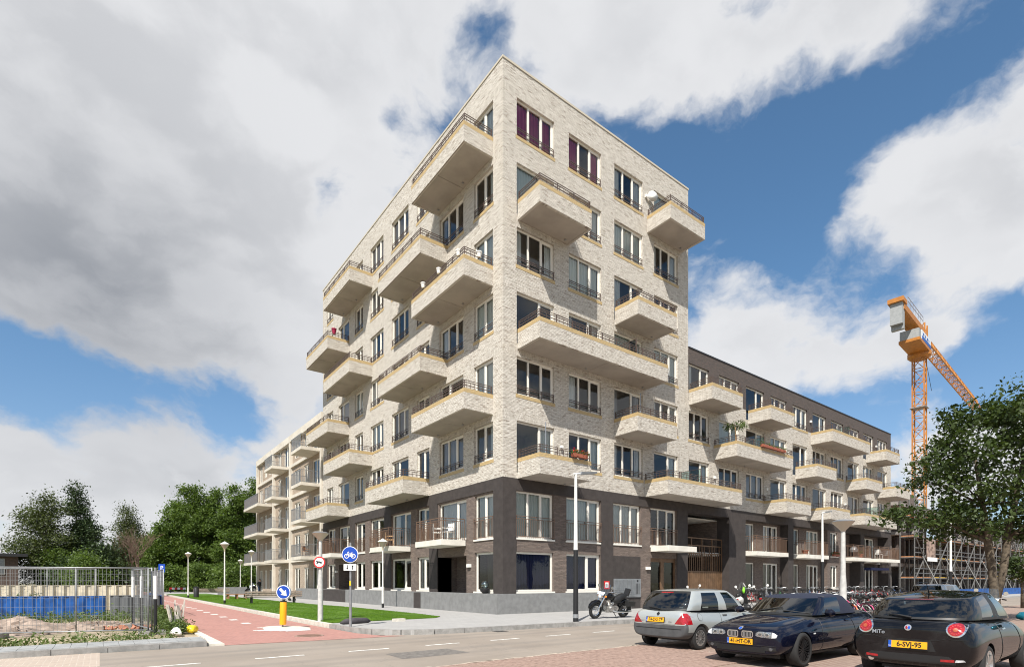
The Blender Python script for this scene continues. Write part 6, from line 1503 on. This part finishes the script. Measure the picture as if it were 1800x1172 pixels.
far_tree(222, 72, 893, 44, 35, 'slender pale birch standing alone between the tree groups', leaf='leaf_birch', low=.35, ncl=150, size=.24)
far_tree(205, 78, 972, 70, 36, 'dark shrub mass below the slender birch', low=.05)
for i, (px, Yd, top, wid, lb) in enumerate(((284, 92, 922, 74, 'lowest rounded green tree at the left end of the dense row'), (312, 96, 884, 60, 'green tree second from the left in the dense row'), (340, 94, 853, 84, 'tall green tree in the middle of the dense row'), (380, 97, 868, 74, 'green tree just right of the tallest in the dense row'), (412, 92, 862, 62, 'green tree next to the tan brick wing'), (440, 96, 848, 70, 'green tree partly hidden by the tan brick wing'), (255, 100, 945, 60, 'small dark tree left of the dense row'))):
    far_tree(px, Yd, top, wid, 50 + i, lb, low=.07, ncl=330, size=.42)
for i, (px, Yd, top, wid) in enumerate(((300, 86, 1000, 64), (350, 84, 992, 70), (402, 82, 990, 66), (440, 84, 985, 60), (262, 90, 1000, 50))):
    far_tree(px, Yd, top, wid, 70 + i, ['shrub under the trees where the red path ends', 'shrub behind the middle lamp', 'shrub left of the large trunk', 'shrub beside the tan brick wing corner', 'shrub right of the dead tree'][i], low=.03, ncl=130, size=.36)
b = at(427, 86); MB().tube([(b.x, b.y, 0), (b.x + .1, b.y, 2.5), (b.x, b.y, 4.8)], [.5, .42, .36], 12).build('bare_tree', 'bark', smooth=True, label='thick bare trunk in the shade left of the tan wing', cat='tree')
# bare dead tree
dt_ = empty('dead_tree', at(243, 60), label='bare brown dead tree with fine twigs', cat='tree'); rs_ = random.Random(9)
def branch(mb, p, d, l, r_, n):
    q = p + d * l; m_ = p.lerp(q, .5) + Vector((rs_.uniform(-.1, .1), rs_.uniform(-.1, .1), .05)) * l * .5
    mb.tube([p, m_, q], [r_, r_ * .8, r_ * .6], 4, cap=False)
    if n:
        for _ in range(4 if n > 3 else 3):
            e = (d + Vector((rs_.uniform(-.75, .75), rs_.uniform(-.75, .75), rs_.uniform(-.05, .6)))).normalized(); branch(mb, p.lerp(q, rs_.uniform(.5, 1)), e, l * rs_.uniform(.6, .8), r_ * .55, n - 1)
mb = MB(); branch(mb, Vector((0, 0, 0)), Vector((0, 0, 1)), 2.9, .15, 5); mat('dead_wood', (.17, .115, .085), .95); mb.build('branches', 'dead_wood', dt_)
tr_ = empty('young_tree', at(1800, 30), label='small leafy street tree at the far right by the blue hoarding', cat='tree')
# ================================================================ construction site at the left
mat('hoarding_blue', (.008, .068, .25), .45, var=.25, vscale=3, var2=(.005, .044, .165)); mat('sheet_beige', (.50, .44, .34), .7, var=.2, vscale=2); mat('net_grey', (.10, .105, .11), .8); mat('rubble', (.29, .225, .18), .95, var=.35, vscale=4, bump=.9, bscale=12); mat('brick_rubble', (.33, .14, .085), .9, var=.3, vscale=6)
def heras(p, q, label, wires=True, h=2.0, z0=.05):
    p = Vector((p[0], p[1], 0)); q = Vector((q[0], q[1], 0)); L_ = (q - p).length; ang_ = math.atan2(q.y - p.y, q.x - p.x)
    o = empty('fence_panel', (p.x, p.y, z0), ang_, label=label, cat='fence', group='mesh construction fence panels')
    mb = MB(); r_ = .021
    for x in (.03, L_ - .03): mb.tube([(x, 0, 0), (x, 0, h)], r_, 8)
    for z in (.12, h - .02, ): mb.tube([(.03, 0, z), (L_ - .03, 0, z)], r_, 8)
    mb.tube([(L_ / 2, 0, .12), (L_ / 2, 0, h)], r_ * .8, 6); mb.build('frame', 'galvanised', o, smooth=True)
    mb = MB(); n_ = int(L_ / .10)
    for i in range(1, n_): x = L_ * i / n_; mb.box(x - .0028, x + .0028, -.003, .003, .12, h - .02)
    for z in (.32, .58, .84, 1.10, 1.36, 1.62, 1.80): mb.box(.03, L_ - .03, .003, .008, z - .003, z + .003)
    mb.build('wire_mesh', 'galvanised', o, kind='stuff')
    for x in (.0, L_): MB().box(x - .11, x + .11, -.34, .34, -.04, .10).build('foot', 'kerb_concrete', o)
    return o
heras((-16.95, .95), (-13.45, -.30), 'mesh fence panel nearest the corner of the red path')
heras((-20.45, 2.2), (-17.0, 1.0), 'mesh fence panel at the left edge of the picture')
heras((-13.38, -.25), (-13.75, 3.1), 'mesh fence panel seen almost edge-on at the corner')
for i, (p, q, lb) in enumerate((((-21.6, 12.6), (-18.2, 11.3), 'rear fence panel at the left edge above the blue barrier'), ((-18.15, 11.25), (-14.75, 10.0), 'middle rear fence panel above the blue barrier'), ((-12.35, 9.0), (-12.35, 12.4), 'fence panel standing along the red path'), ((-12.35, 12.5), (-12.35, 15.9), 'second fence panel along the red path'))):
    heras(p, q, lb, h=2.15)
def corr(name, p, q, z0, z1, m, pitch=.34, amp=.05, label='', cat='barrier', group=None):
    p = Vector((p[0], p[1])); q = Vector((q[0], q[1])); d = (q - p); L_ = d.length; d.normalize(); nrm = Vector((-d.y, d.x)); mb = MB(); n_ = int(L_ / pitch); row = []
    for i in range(n_):
        for f, s in ((.0, 0), (.18, 1), (.55, 1), (.73, 0)):
            t = (i + f) * L_ / n_; row.append(p + d * t + nrm * (amp * s))
    row.append(q); k = len(row)
    mb.add([(a.x, a.y, z0) for a in row] + [(a.x, a.y, z1) for a in row], [(i, i + 1, k + i + 1, k + i) for i in range(k - 1)])
    back = [(p + nrm * -.04), (q + nrm * -.04)]; mb.add([(back[0].x, back[0].y, z0), (back[1].x, back[1].y, z0), (back[1].x, back[1].y, z1), (back[0].x, back[0].y, z1)], ((0, 1, 2, 3),))
    mb.obox((p.x, p.y, z1), (q.x, q.y, z1), .09, .03)
    return mb.build(name, m, label=label, cat=cat, group=group)
corr('blue_barrier', (-14.45, 9.7), (-18.2, 11.05), .05, 1.0, 'hoarding_blue', label='sunlit blue corrugated barrier panel behind the mesh fence', group='blue barriers at the left site')
corr('blue_barrier', (-18.5, 11.15), (-22.5, 12.6), .05, 1.0, 'hoarding_blue', label='blue corrugated barrier panel at the left picture edge', group='blue barriers at the left site')
corr('blue_barrier', (-12.45, 17.0), (-12.45, 9.2), .05, 1.0, 'hoarding_blue', label='shaded blue barrier along the red cycle path', group='blue barriers at the left site')
corr('blue_barrier', (-12.5, 9.1), (-14.3, 9.6), .05, 1.02, 'net_grey', label='dark grey netted gate between the blue barriers')
corr('sheet_pile_wall', (-12.8, 19), (-30, 24.5), 0, 1.42, 'sheet_beige', .5, .14, label='beige corrugated sheet pile wall behind the blue barriers', cat='wall')
for i, (x, y) in enumerate(((-13.55, 1.55), (-13.72, 3.0), (-13.3, -.32))):
    o = empty('striped_post', (x, y, .05), label=['black and white post behind the fence corner', 'rearmost black and white post of the site', 'black and white post at the fence corner'][i], cat='post')
    MB().lathe([(.05, 0), (.05, 1.05)], 10).build('lower_post', 'black_paint', o); MB().lathe([(.05, 1.05), (.05, 1.75)], 10).build('upper_post', 'white_paint', o); MB().lathe([(.035, 1.75), (.035, 2.0)], 8).build('tip', 'galvanised', o)
ps = empty('parking_sign', (-12.2, 11.6, .05), FACE, label='small blue parking sign on a thin post by the red path', cat='sign'); MB().lathe([(.03, 0), (.03, 2.4)], 8).build('post', 'galvanised', ps); MB().box(-.16, .16, -.045, -.035, 2.05, 2.45).build('plate', 'blue_sign', ps); add_text('P', .3, 'white_paint', ps, (0, -.047, 2.25), (R(90), 0, 0))
def mound(cx, cy, rx, ry, h, m, label, seed, name='rubble_heap'):
    mb = MB(); n_ = 26; vs = []; rs = random.Random(seed)
    for i in range(n_ + 1):
        for j in range(n_ + 1):
            a = -1 + 2 * i / n_; b_ = -1 + 2 * j / n_; q = max(0, 1 - a * a - b_ * b_)
            z = h * q ** .9 * (1 + .7 * mnoise.noise(Vector((a * 3.1 + seed, b_ * 3.1, .3)))) + .10 * q ** .5 * mnoise.noise(Vector((a * 14, b_ * 14 + seed, 2))) - .03
            vs.append((cx + a * rx, cy + b_ * ry, z + .02))
    mb.add(vs, [(i * (n_ + 1) + j, (i + 1) * (n_ + 1) + j, (i + 1) * (n_ + 1) + j + 1, i * (n_ + 1) + j + 1) for i in range(n_) for j in range(n_)])
    o = empty(name, (0, 0, 0), label=label, cat='rubble'); mb.build('heap', m, o, smooth=False)
    mb = MB()
    for _ in range(70):
        a = rs.uniform(0, 6.28); q = rs.uniform(0, 1) ** .6; x = cx + math.cos(a) * q * rx * .95; y = cy + math.sin(a) * q * ry * .95; s = rs.uniform(.03, .11); z = h * max(0, 1 - q * q) * .8
        mb.obox((x - s, y, z), (x + s, y + rs.uniform(-s, s), z + rs.uniform(0, s)), s * rs.uniform(.8, 1.6), s)
    mb.build('stones', 'rubble', o, kind='stuff'); return o
mound(-17.6, 3.6, 2.6, 2.6, .40, 'rubble', 'pinkish rubble heap behind the fence at the left edge', 1)
mound(-15.0, 3.8, 1.4, 1.5, .22, 'rubble', 'lower brown soil heap behind the middle of the mesh fence', 4)
mb = MB(); rs = random.Random(6)
for _ in range(26): x = -13.9 + rs.uniform(-.6, .6); y = 2.4 + rs.uniform(-.5, .5); mb.obox((x, y, .05), (x + rs.uniform(-.1, .1), y + .1, .08 + rs.uniform(0, .08)), .10, .05)
mb.build('broken_bricks', 'brick_rubble', label='small pile of broken red bricks behind the fence corner', cat='bricks', kind='stuff')
mb = MB()
for _ in range(10): x = -12.62 + rs.uniform(-.15, .15); y = .9 + rs.uniform(-.5, .5); mb.obox((x, y, .05), (x + rs.uniform(-.2, .2), y + rs.uniform(-.15, .15), .55 + rs.uniform(0, .5)), .12, .03)
mb.build('broken_boards', 'kerb_pale', label='pale broken boards leaning against the fence corner', cat='boards', kind='stuff')
for x, y, m_, lb, s in ((-12.35, -.6, 'sign_yellow', 'yellow plastic sack lying beside the red path', .24), (-12.6, -.1, 'mirror_teal', 'dark green plastic sack by the fence corner', .24), (-12.85, -1.2, 'white_plastic', 'crumpled white plastic sheet by the fence corner', .3)):
    mb = MB(); mb.tube([(-s, 0, .04), (-s * .4, .05, .10), (s * .3, -.04, .09), (s, .03, .03)], [.04, .13, .12, .03], 9); mb.build('plastic_sack', m_, smooth=True, loc=(x, y, .06), rotz=rs.uniform(0, 3), label=lb, cat='sack')
# weeds
wr = np.random.RandomState(12); cen = []
for _ in range(220):
    t = wr.uniform(0, 1); cen.append((-12.5 - abs(wr.normal(0, .28)), -.8 + 9 * t, .12 + wr.uniform(0, .35) * (1 if t > .3 else .4)))
for _ in range(110): cen.append((wr.uniform(-21, -12.8), wr.uniform(-2.8, -.9), .03 + abs(wr.normal(0, .03))))
for _ in range(320): cen.append((wr.uniform(-22, -12.8), wr.uniform(5.5, 9.6), .08 + abs(wr.normal(0, .14))))
for _ in range(160): cen.append((wr.uniform(-26, -17), wr.uniform(12.8, 17), .4 + abs(wr.normal(0, .35))))
P_, F_ = leaf_cloud(cen, 26, .055, .11, wr, 1.0, .2, .35)
link('weeds', tri_mesh('weeds', P_, F_, 'leaf_weed'), kind='stuff', label='weeds and rough grass around the construction fence', cat='weeds')
# low house and red-white barrier
hs = empty('house', at(2, 56), R(8), label='low brown brick house with flat roof at the left edge', cat='house')
MB().box(-7, 1.2, -2, 6, 0, 4.2).build('wall', 'red_brick_old', hs); MB().box(-7.4, 1.9, -2.5, 6.4, 4.2, 4.5).build('roof', 'dark_metal', hs)
for x in (-5.8, -4.0, -2.2, -.4):
    w_ = MB().box(x - .6, x + .6, -2.05, -2.0, 2.4, 4.0).build('window', 'frame_grey', hs); MB().box(x - .52, x + .52, -2.07, -2.051, 2.48, 3.92).build('pane', 'lamp_dark', w_)
rw = empty('road_barrier', at(312, 80), R(-37), label='red and white barrier board where the red path ends', cat='barrier')
for i in range(6): MB().box(-1.2 + .4 * i, -.8 + .4 * i, -.02, .02, .55, .85).build('board', 'red_paint' if i % 2 == 0 else 'white_paint', rw)
for x in (-1, 1): MB().box(x - .05, x + .05, -.05, .05, 0, .6).build('leg', 'dark_metal', rw)
pw = empty('planter', at(440, 66), R(0), label='grey concrete planter wall by the far entrance', cat='planter'); MB().box(-3.5, -.4, -.2, .2, 0, 1.05).build('wall', 'concrete_plinth', pw); MB().box(.5, 2.6, -.2, .2, 0, 1.05).build('wall', 'concrete_plinth', pw)
# ================================================================ tower crane
mat('crane_yellow', (.43, .165, .024), .5, var=.15, vscale=2); mat('crane_grey', (.30, .31, .31), .6, var=.1); mat('crane_blue', (.02, .09, .34), .5); mat('crane_white', (.66, .68, .70), .5)
cr_p = at(1616, 72.0); jd = Vector((16.5 * .7978 + 14.8 * .6029, -16.5 * .6029 + 14.8 * .7978, 0)).normalized(); jang = math.atan2(jd.y, jd.x)
cr = empty('tower_crane', (cr_p.x, cr_p.y, 0), jang, label='orange tower crane with concrete counterweight rising behind the scaffolding', cat='crane')
def lattice(mb, p, q, hw, n, r=.075, up=(0, 0, 1), tri=False, hh=None):
    p = Vector(p); q = Vector(q); d = (q - p).normalized(); u = Vector(up)
    if abs(d.dot(u)) > .9: u = Vector((1, 0, 0))
    a = d.cross(u).normalized(); b_ = a.cross(d).normalized(); hh = hh or hw
    cs_ = [a * hw - b_ * hh, -a * hw - b_ * hh, -a * hw + b_ * hh, a * hw + b_ * hh] if not tri else [a * hw - b_ * hh, -a * hw - b_ * hh, b_ * hh]
    m_ = len(cs_)
    for c in cs_: mb.obox(p + c, q + c, r * 1.5, r * 1.5)
    for i in range(n):
        s = p.lerp(q, i / n); e = p.lerp(q, (i + 1) / n)
        for k in range(m_):
            c0, c1 = cs_[k], cs_[(k + 1) % m_]
            mb.obox(s + c0, s + c1, r * .8, r * .8); mb.obox(s + (c0 if i % 2 else c1), e + (c1 if i % 2 else c0), r * .8, r * .8)
mb = MB(); lattice(mb, (0, 0, 0), (0, 0, 31.2), .64, 20, .09); mb.build('mast', 'crane_yellow', cr)
for z in (11, 17.5, 24.5): MB().box(-.9, .9, -.9, .9, z, z + .06).build('landing', 'crane_grey', cr)
mb = MB(); mb.lathe([(1.0, 31.0), (1.3, 31.3), (1.3, 31.8), (1.0, 32.2)], 20); mb.build('slewing_ring', 'crane_yellow', cr)
mb = MB(); lattice(mb, (0, 0, 32.0), (0, 0, 35.4), .7, 2, .11); mb.build('tower_head', 'crane_yellow', cr)
mb = MB(); lattice(mb, (0, 0, 34.4), (44, 0, 34.4), .6, 30, .085, tri=True, hh=.8); mb.build('jib', 'crane_yellow', cr)
mb = MB(); mb.box(-10.6, 0, -.72, -.42, 33.9, 34.6); mb.box(-10.6, 0, .42, .72, 33.9, 34.6); mb.box(-10.6, -.5, -.42, .42, 33.95, 34.05)
for i in range(5): mb.box(-10.4 + 2 * i, -10.2 + 2 * i, -.42, .42, 34.06, 34.4)
mb.build('counter_jib', 'crane_yellow', cr)
for i in range(2): MB().box(-11.2 + .55 * i, -10.7 + .55 * i, -.62, .62, 31.6 + .5 * (1 - i), 35.2).build('counterweight', 'crane_grey', cr)
MB().box(-11.5, -9.8, -.8, .8, 34.6, 35.1).build('ballast_frame', 'crane_yellow', cr)
mb = MB()
for y in (-.8, .8):
    for z in (35.1, 35.6): mb.obox((-9.6, y, z), (-2, y, z), .04, .04)
    for i in range(7): mb.obox((-9.5 + 1.25 * i, y, 34.6), (-9.5 + 1.25 * i, y, 35.6), .04, .04)
mb.build('handrail', 'galvanised', cr)
cb = MB().box(-4.4, .4, -1.15, -.85, 31.95, 33.2).build('sign_board', 'crane_white', cr); MB().box(-4.3, .3, -1.20, -1.151, 32.0, 32.45).build('blue_stripe', 'crane_blue', cb); MB().box(-5.6, -4.4, -1.1, .9, 31.95, 33.1).build('machinery_house', 'crane_grey', cr); MB().box(-5.7, .5, -1.2, 1.0, 31.6, 31.95).build('machinery_deck', 'crane_yellow', cr)
mb = MB()
for i, wl in enumerate((.55, .4, .7, .3)): mb.box(-3.8 + 1.0 * i, -3.8 + 1.0 * i + wl, -1.17, -1.152, 32.65, 32.95)
mb.build('lettering', 'crane_blue', cb)
mb = MB(); mb.tube([(2, 0, 33.6), (7, 0, 28.5)], .03, 5); mb.build('cable', 'dark_metal', cr)
# ================================================================ building under scaffolding
mat('concrete_raw', (.27, .25, .23), .9, var=.3, vscale=.8); mat('scaffold_tube', (.15, .147, .14), .5, metal=.4, var=.2, vscale=8); mat('scaffold_board', (.37, .17, .075), .85, var=.35, vscale=4); mat('scaffold_yellow', (.50, .32, .05), .7)
ub = empty('unfinished_building', (0, 0, 0), label='unfinished brick and concrete building standing behind the scaffolding', cat='building')
for i, z in enumerate((3.2, 6.3, 9.2)): MB().box(47.6, 112, -.15, 11, z, z + .3).build('floor_slab', 'concrete_raw', ub)  # front overhang added to throw shade on the walls behind
for i in range(17): MB().box(47.8 + 3.9 * i, 48.3 + 3.9 * i, .5, 1.0, 0, 9.2).build('column', 'concrete_raw', ub)
MB().box(47.6, 112, 2.2, 2.4, 0, 9.2).build('wall', 'dark_brick', ub); MB().box(47.3, 47.6, 3.0, 11, 0, 10.2).build('end_wall', 'concrete_raw', ub)  # shade behind the scaffolding painted in: long wall given dark brick
for i in range(16): MB().box(49.2 + 3.9 * i, 51.2 + 3.9 * i, .3, .5, 0 if i % 2 else 3.5, 2.4 if i % 2 else 6.2).build('infill_wall', 'dark_brick', ub)  # infill given dark brick too, standing in for shade
MB().box(52, 64, 3, 3.3, 9.5, 12.0).build('upper_wall', 'brown_brick', ub)
sf = empty('scaffolding', (0, 0, 0), label='steel tube scaffolding with wooden decks in front of the unfinished building', cat='scaffolding')
tub = MB().lathe([(.055, 0), (.055, 1)], 6).mesh('tube'); tub.materials.append(M['scaffold_tube'])
brd = MB().box(0, 1, -.5, .5, 0, .06).mesh('board'); brd.materials.append(M['scaffold_board']); brd2 = brd.copy(); brd2.materials[0] = M['scaffold_yellow']
def tube_obj(name, p, q):
    p = Vector(p); q = Vector(q); d = q - p
    link(name, tub, sf, p, rot=d.to_track_quat('Z', 'Y').to_euler(), scale=(1, 1, d.length))
rs = random.Random(14); bays_ = 24
for i in range(bays_):
    x = 47.9 + 2.5 * i; top = 10.4 if i < 12 else 9.0
    for y in (-.35, -1.55): tube_obj('standard', (x, y, 0), (x, y, top + rs.uniform(-.3, .5)))
    for z in (2.0, 4.0, 6.0, 8.0):
        if z > top - 1: continue
        tube_obj('transom', (x, -.3, z), (x, -1.65, z))
        if i < bays_ - 1:
            for y, dz in ((-1.55, 0), (-1.55, .95), (-1.55, .5), (-.35, 0)): tube_obj('ledger', (x, y, z + dz), (x + 2.5, y, z + dz))
            link('board', brd2 if rs.random() < .2 else brd, sf, (x, -.95, z + .06), scale=(2.5, 1.05, 1.6))
    if i < bays_ - 1:
        for k, z in enumerate((0, 2, 4, 6)):
            if z + 2 > top - .5: continue
            if rs.random() < .4: tube_obj('brace', (x, -.30, z), (x + 2.5, -.30, z + 2))
            if (i + k) % 2: tube_obj('brace', (x, -1.63, z), (x + 2.5, -1.63, z + 2))
            elif rs.random() < .5: tube_obj('brace', (x + 2.5, -1.63, z), (x, -1.63, z + 2))
for i in range(5): tube_obj('brace', (50 + 7 * i, -3.4, 0), (50 + 7 * i, -1.6, 4.2))
bm_ = bpy.data.materials.new('banner_print'); bm_.use_nodes = True; M['banner_print'] = bm_; t = NT(bm_.node_tree); b_ = bm_.node_tree.nodes['Principled BSDF']; pos = t('ShaderNodeNewGeometry', 0); z_ = t('ShaderNodeSeparateXYZ', 0, _0=pos).node.outputs[2]
vn = t('ShaderNodeTexVoronoi', 0, Vector=pos, Scale=2.6); c1_ = t.mix(t.ramp(vn, .1, .6), (.10, .065, .05), (.34, .24, .19)); nz = t('ShaderNodeTexNoise', 0, Vector=pos, Scale=1.2, Detail=4.0)
t.l.new(t.mix(t.ramp(t.math('MULTIPLY_ADD', nz, 2.2, z_), 6.9, 7.4), c1_, (.42, .55, .66)), b_.inputs['Base Color']); b_.inputs['Roughness'].default_value = .7
bn_ = empty('banner', (50.6, -1.75, 0), label='sagging printed banner with a white lower edge tied to the scaffolding', cat='banner')
mb = MB(); q = [(2.9 * i / 10, -.06 * math.sin(i * 1.1), 3.95 + 2.95 * j / 6 - (.25 * math.sin(math.pi * i / 10) if j == 6 else 0)) for j in range(7) for i in range(11)]
mb.add(q, [(j * 11 + i, j * 11 + i + 1, j * 11 + 12 + i, j * 11 + 11 + i) for j in range(6) for i in range(10)]); mb.build('cloth', 'banner_print', bn_, smooth=True); MB().box(0, 2.9, -.10, -.07, 3.7, 4.1).build('white_edge', 'white_paint', bn_)
corr('blue_barrier', (100, -3.4), (49, -3.4), 0, .92, 'hoarding_blue', .28, .05, label='long blue corrugated hoarding below the scaffolding at the right', cat='barrier')
ys = empty('notice_board', at(1752, 40), R(-37), label='yellow notice board on a post in front of the blue hoarding', cat='sign'); MB().box(-.42, .42, -.03, .0, .85, 2.05).build('board', 'sign_yellow', ys); MB().box(-.04, .04, 0, .05, 0, 1.9).build('post', 'galvanised', ys)
for j in range(4): MB().box(-.30, .30 - .08 * (j % 2), -.034, -.031, 1.75 - .17 * j, 1.82 - .17 * j).build('text_line', 'ink', ys)
yb = at(1800, 30); bpy.data.objects.remove(bpy.data.objects['young_tree'])
tree('young_tree', at(1797, 34), [(0, 0, 0, .09), (0, 0, 1.6, .07), (.05, 0, 3, .03)], [(0, 0, 2.6, .9, .9, .8, 1)], 60, 26, .10, .2, 'leaf_near', 'bark', 77, limbs=8, label='small leafy young tree at the far right by the blue hoarding', cat='tree')
# ================================================================ things kept on the balconies
def pot(x, y, z, label, m='white_plastic', r=.13, h=.24, group='white pots on the rail', plant=False):
    o = empty('flower_pot', (x, y, z), label=label, cat='pot', group=group); MB().lathe([(r * .65, 0), (r * .95, h * .82), (r * 1.08, h * .82), (r * 1.08, h), (r * .85, h)], 14).build('pot', m, o, smooth=40)
    if plant:
        rs_p = np.random.RandomState(int(abs(x * 7 + y * 3)) % 1000); P_, F_ = leaf_cloud([(0, 0, h + .12), (.05, .05, h + .2), (-.06, 0, h + .16)], 30, .06, .09, rs_p); link('plant', tri_mesh('plant', P_, F_, 'leaf_weed'), o)
    return o
for i, y in enumerate((.95 + .0, 3.0, 4.6)):
    pass
zk = ZB[3] + 1.18
for x, y, lb in ((-.75, .82, 'white pot on the side rail of the tower balcony with pots'), (-1.56, 1.3, 'white pot at the corner of the tower balcony with pots'), (-1.56, 3.1, 'white pot midway along the tower balcony with pots'), (-1.56, 4.7, 'white pot at the far end of the tower balcony with pots')): pot(x, y, zk - .1, lb, r=.13, h=.24)
pot(-1.1, 19.25, ZB[4] + 1.15, 'dark red bucket on the far left tower balcony rail', 'pot_red', .17, .38, None)
def chair(x, y, z, rz, m, label, group):
    c = empty('chair', (x, y, z), rz, label=label, cat='chair', group=group)
    MB().box(-.24, .24, -.24, .24, .40, .44).build('seat', m, c); MB().box(-.24, .24, .20, .24, .50, .86).build('backrest', m, c)
    for sx in (-.21, .21):
        for sy in (-.21, .21): MB().box(sx - .018, sx + .018, sy - .018, sy + .018, 0, .40 if sy < 0 else .86).build('leg', m, c)
        MB().box(sx - .02, sx + .02, -.22, .2, .62, .65).build('armrest', m, c)
    return c
chair(-.9, 4.4, 3.71, R(60), 'white_plastic', 'white plastic chair on the low balcony nearest the corner, farther from it', 'white plastic chairs'); chair(-.7, 3.7, 3.71, R(-80), 'white_plastic', 'white plastic chair on the low balcony nearest the corner, nearer to it', 'white plastic chairs')
chair(-.9, 10.2, 3.71, R(70), 'wood_pale', 'pale wooden armchair on the second low balcony', None)
chair(41.6, -.7, 3.71, R(80), 'white_plastic', 'white garden chair on the last low balcony of the street front', None); chair(43.6, -.6, 3.71, R(-80), 'metal_grey', 'grey garden chair on the last low balcony of the street front', None)
chair(-.9, 26.6, 3.76, R(40), 'wood_brown', 'brown chair on the lowest balcony of the tan wing', None)
MB().lathe([(.02, 0), (.02, 2.3)], 8).build('parasol_pole', 'metal_grey', loc=(1.75, -.95, ZB[0] + .25), label='grey parasol pole on the lowest tower balcony above the lamp', cat='pole')
MB().lathe([(.02, 0), (.02, 2.1)], 8).build('parasol_pole', 'metal_grey', loc=(8.6, -.8, ZB[1] + .25), label='grey pole on the second lowest tower balcony', cat='pole')
def planter(x, y, z, ln, face, label, m='terracotta', flowers=None, seed=1):
    o = empty('planter_box', (x, y, z), 0 if face == 'R' else R(-90), label=label, cat='planter'); MB().box(-ln / 2, ln / 2, -.09, .09, 0, .16).build('box', m, o)
    rs_p = np.random.RandomState(seed); P_, F_ = leaf_cloud([(ln * (i / 7 - .5), 0, .22) for i in range(8)], 22, .05, .09, rs_p); link('plants', tri_mesh('plants', P_, F_, 'leaf_weed'), o)
    if flowers: P_, F_ = leaf_cloud([(ln * (i / 7 - .5), -.03, .28) for i in range(8)], 8, .04, .08, rs_p); link('flowers', tri_mesh('flowers', P_, F_, flowers), o)
planter(3.2, -1.68, ZB[0] + .98, .9, 'R', 'flower box on the rail of the lowest tower balcony', flowers='flower_red', seed=2); planter(34.2, -.12, 3.78, 1.0, 'R', 'box of red flowers at the narrow street window', flowers='flower_red', seed=3); planter(21.0, -1.68, ZB[1] + .95, 3.0, 'R', 'long planter of dry plants on the long wing balcony', seed=4)
pl_o = empty('palm_plant', (17.4, -1.1, ZB[1] + .25), label='potted palm with drooping leaves on the long wing balcony', cat='plant'); MB().lathe([(.16, 0), (.2, .35)], 12).build('pot', 'terracotta', pl_o); mb = MB(); mb.tube([(0, 0, .3), (.05, 0, 1.0), (.02, .05, 1.75)], .03, 6); mb.build('stem', 'wood_pale', pl_o)
rs_p = np.random.RandomState(8); P_, F_ = leaf_cloud([(.5 * math.cos(a), .5 * math.sin(a), 1.85 - .12 * (k % 2)) for k, a in enumerate(np.linspace(0, 6.28, 12))], 22, .12, .15, rs_p, .5, .1, .2); link('leaves', tri_mesh('leaves', P_, F_, 'leaf_weed'), pl_o)
sdish = empty('satellite_dish', (10.35, -.2, ZB[5] + 2.0), R(-25), label='white satellite dish beside the top right tower balcony', cat='dish'); MB().lathe([(.02, .05), (.22, .02), (.30, -.06)], 18, (0, 0, 0), 'y').build('dish', 'white_plastic', sdish, smooth=True); MB().box(-.02, .02, 0, .19, -.03, .03).build('arm', 'metal_grey', sdish)
bwl = empty('bowl', (-.2, 1.15, 1.085), label='dark bowl with a glass globe on the plinth at the corner window', cat='bowl'); MB().lathe([(.10, 0), (.22, .10), (.25, .22), (.22, .24)], 18).build('bowl', 'dark_metal', bwl, smooth=40); MB().lathe([(.02, .2), (.15, .28), (.19, .40), (.15, .52), (.02, .58)], 18).build('globe', 'screen_glass', bwl, smooth=True)
gr_t = empty('barbecue', (36.9, -.45, 3.71), R(10), label='round covered barbecue on the low balcony behind the pale lamp mast', cat='barbecue'); MB().lathe([(.28, .5), (.32, .7), (.2, .9), (.03, .98)], 14).build('lid', 'metal_grey', gr_t, smooth=40)
for a in (0, 2.1, 4.2): MB().obox((.1 * math.cos(a), .1 * math.sin(a), .55), (.3 * math.cos(a), .3 * math.sin(a), 0), .03, .03).build('leg', 'dark_metal', gr_t)
pot(38.2, -.5, 3.71, 'terracotta pot with a bright green plant on the low balcony behind the lamp mast', 'terracotta', .2, .35, None, True); pot(28.2, -.4, 3.71, 'brown pot on the second low street balcony', 'terracotta', .24, .34, None)
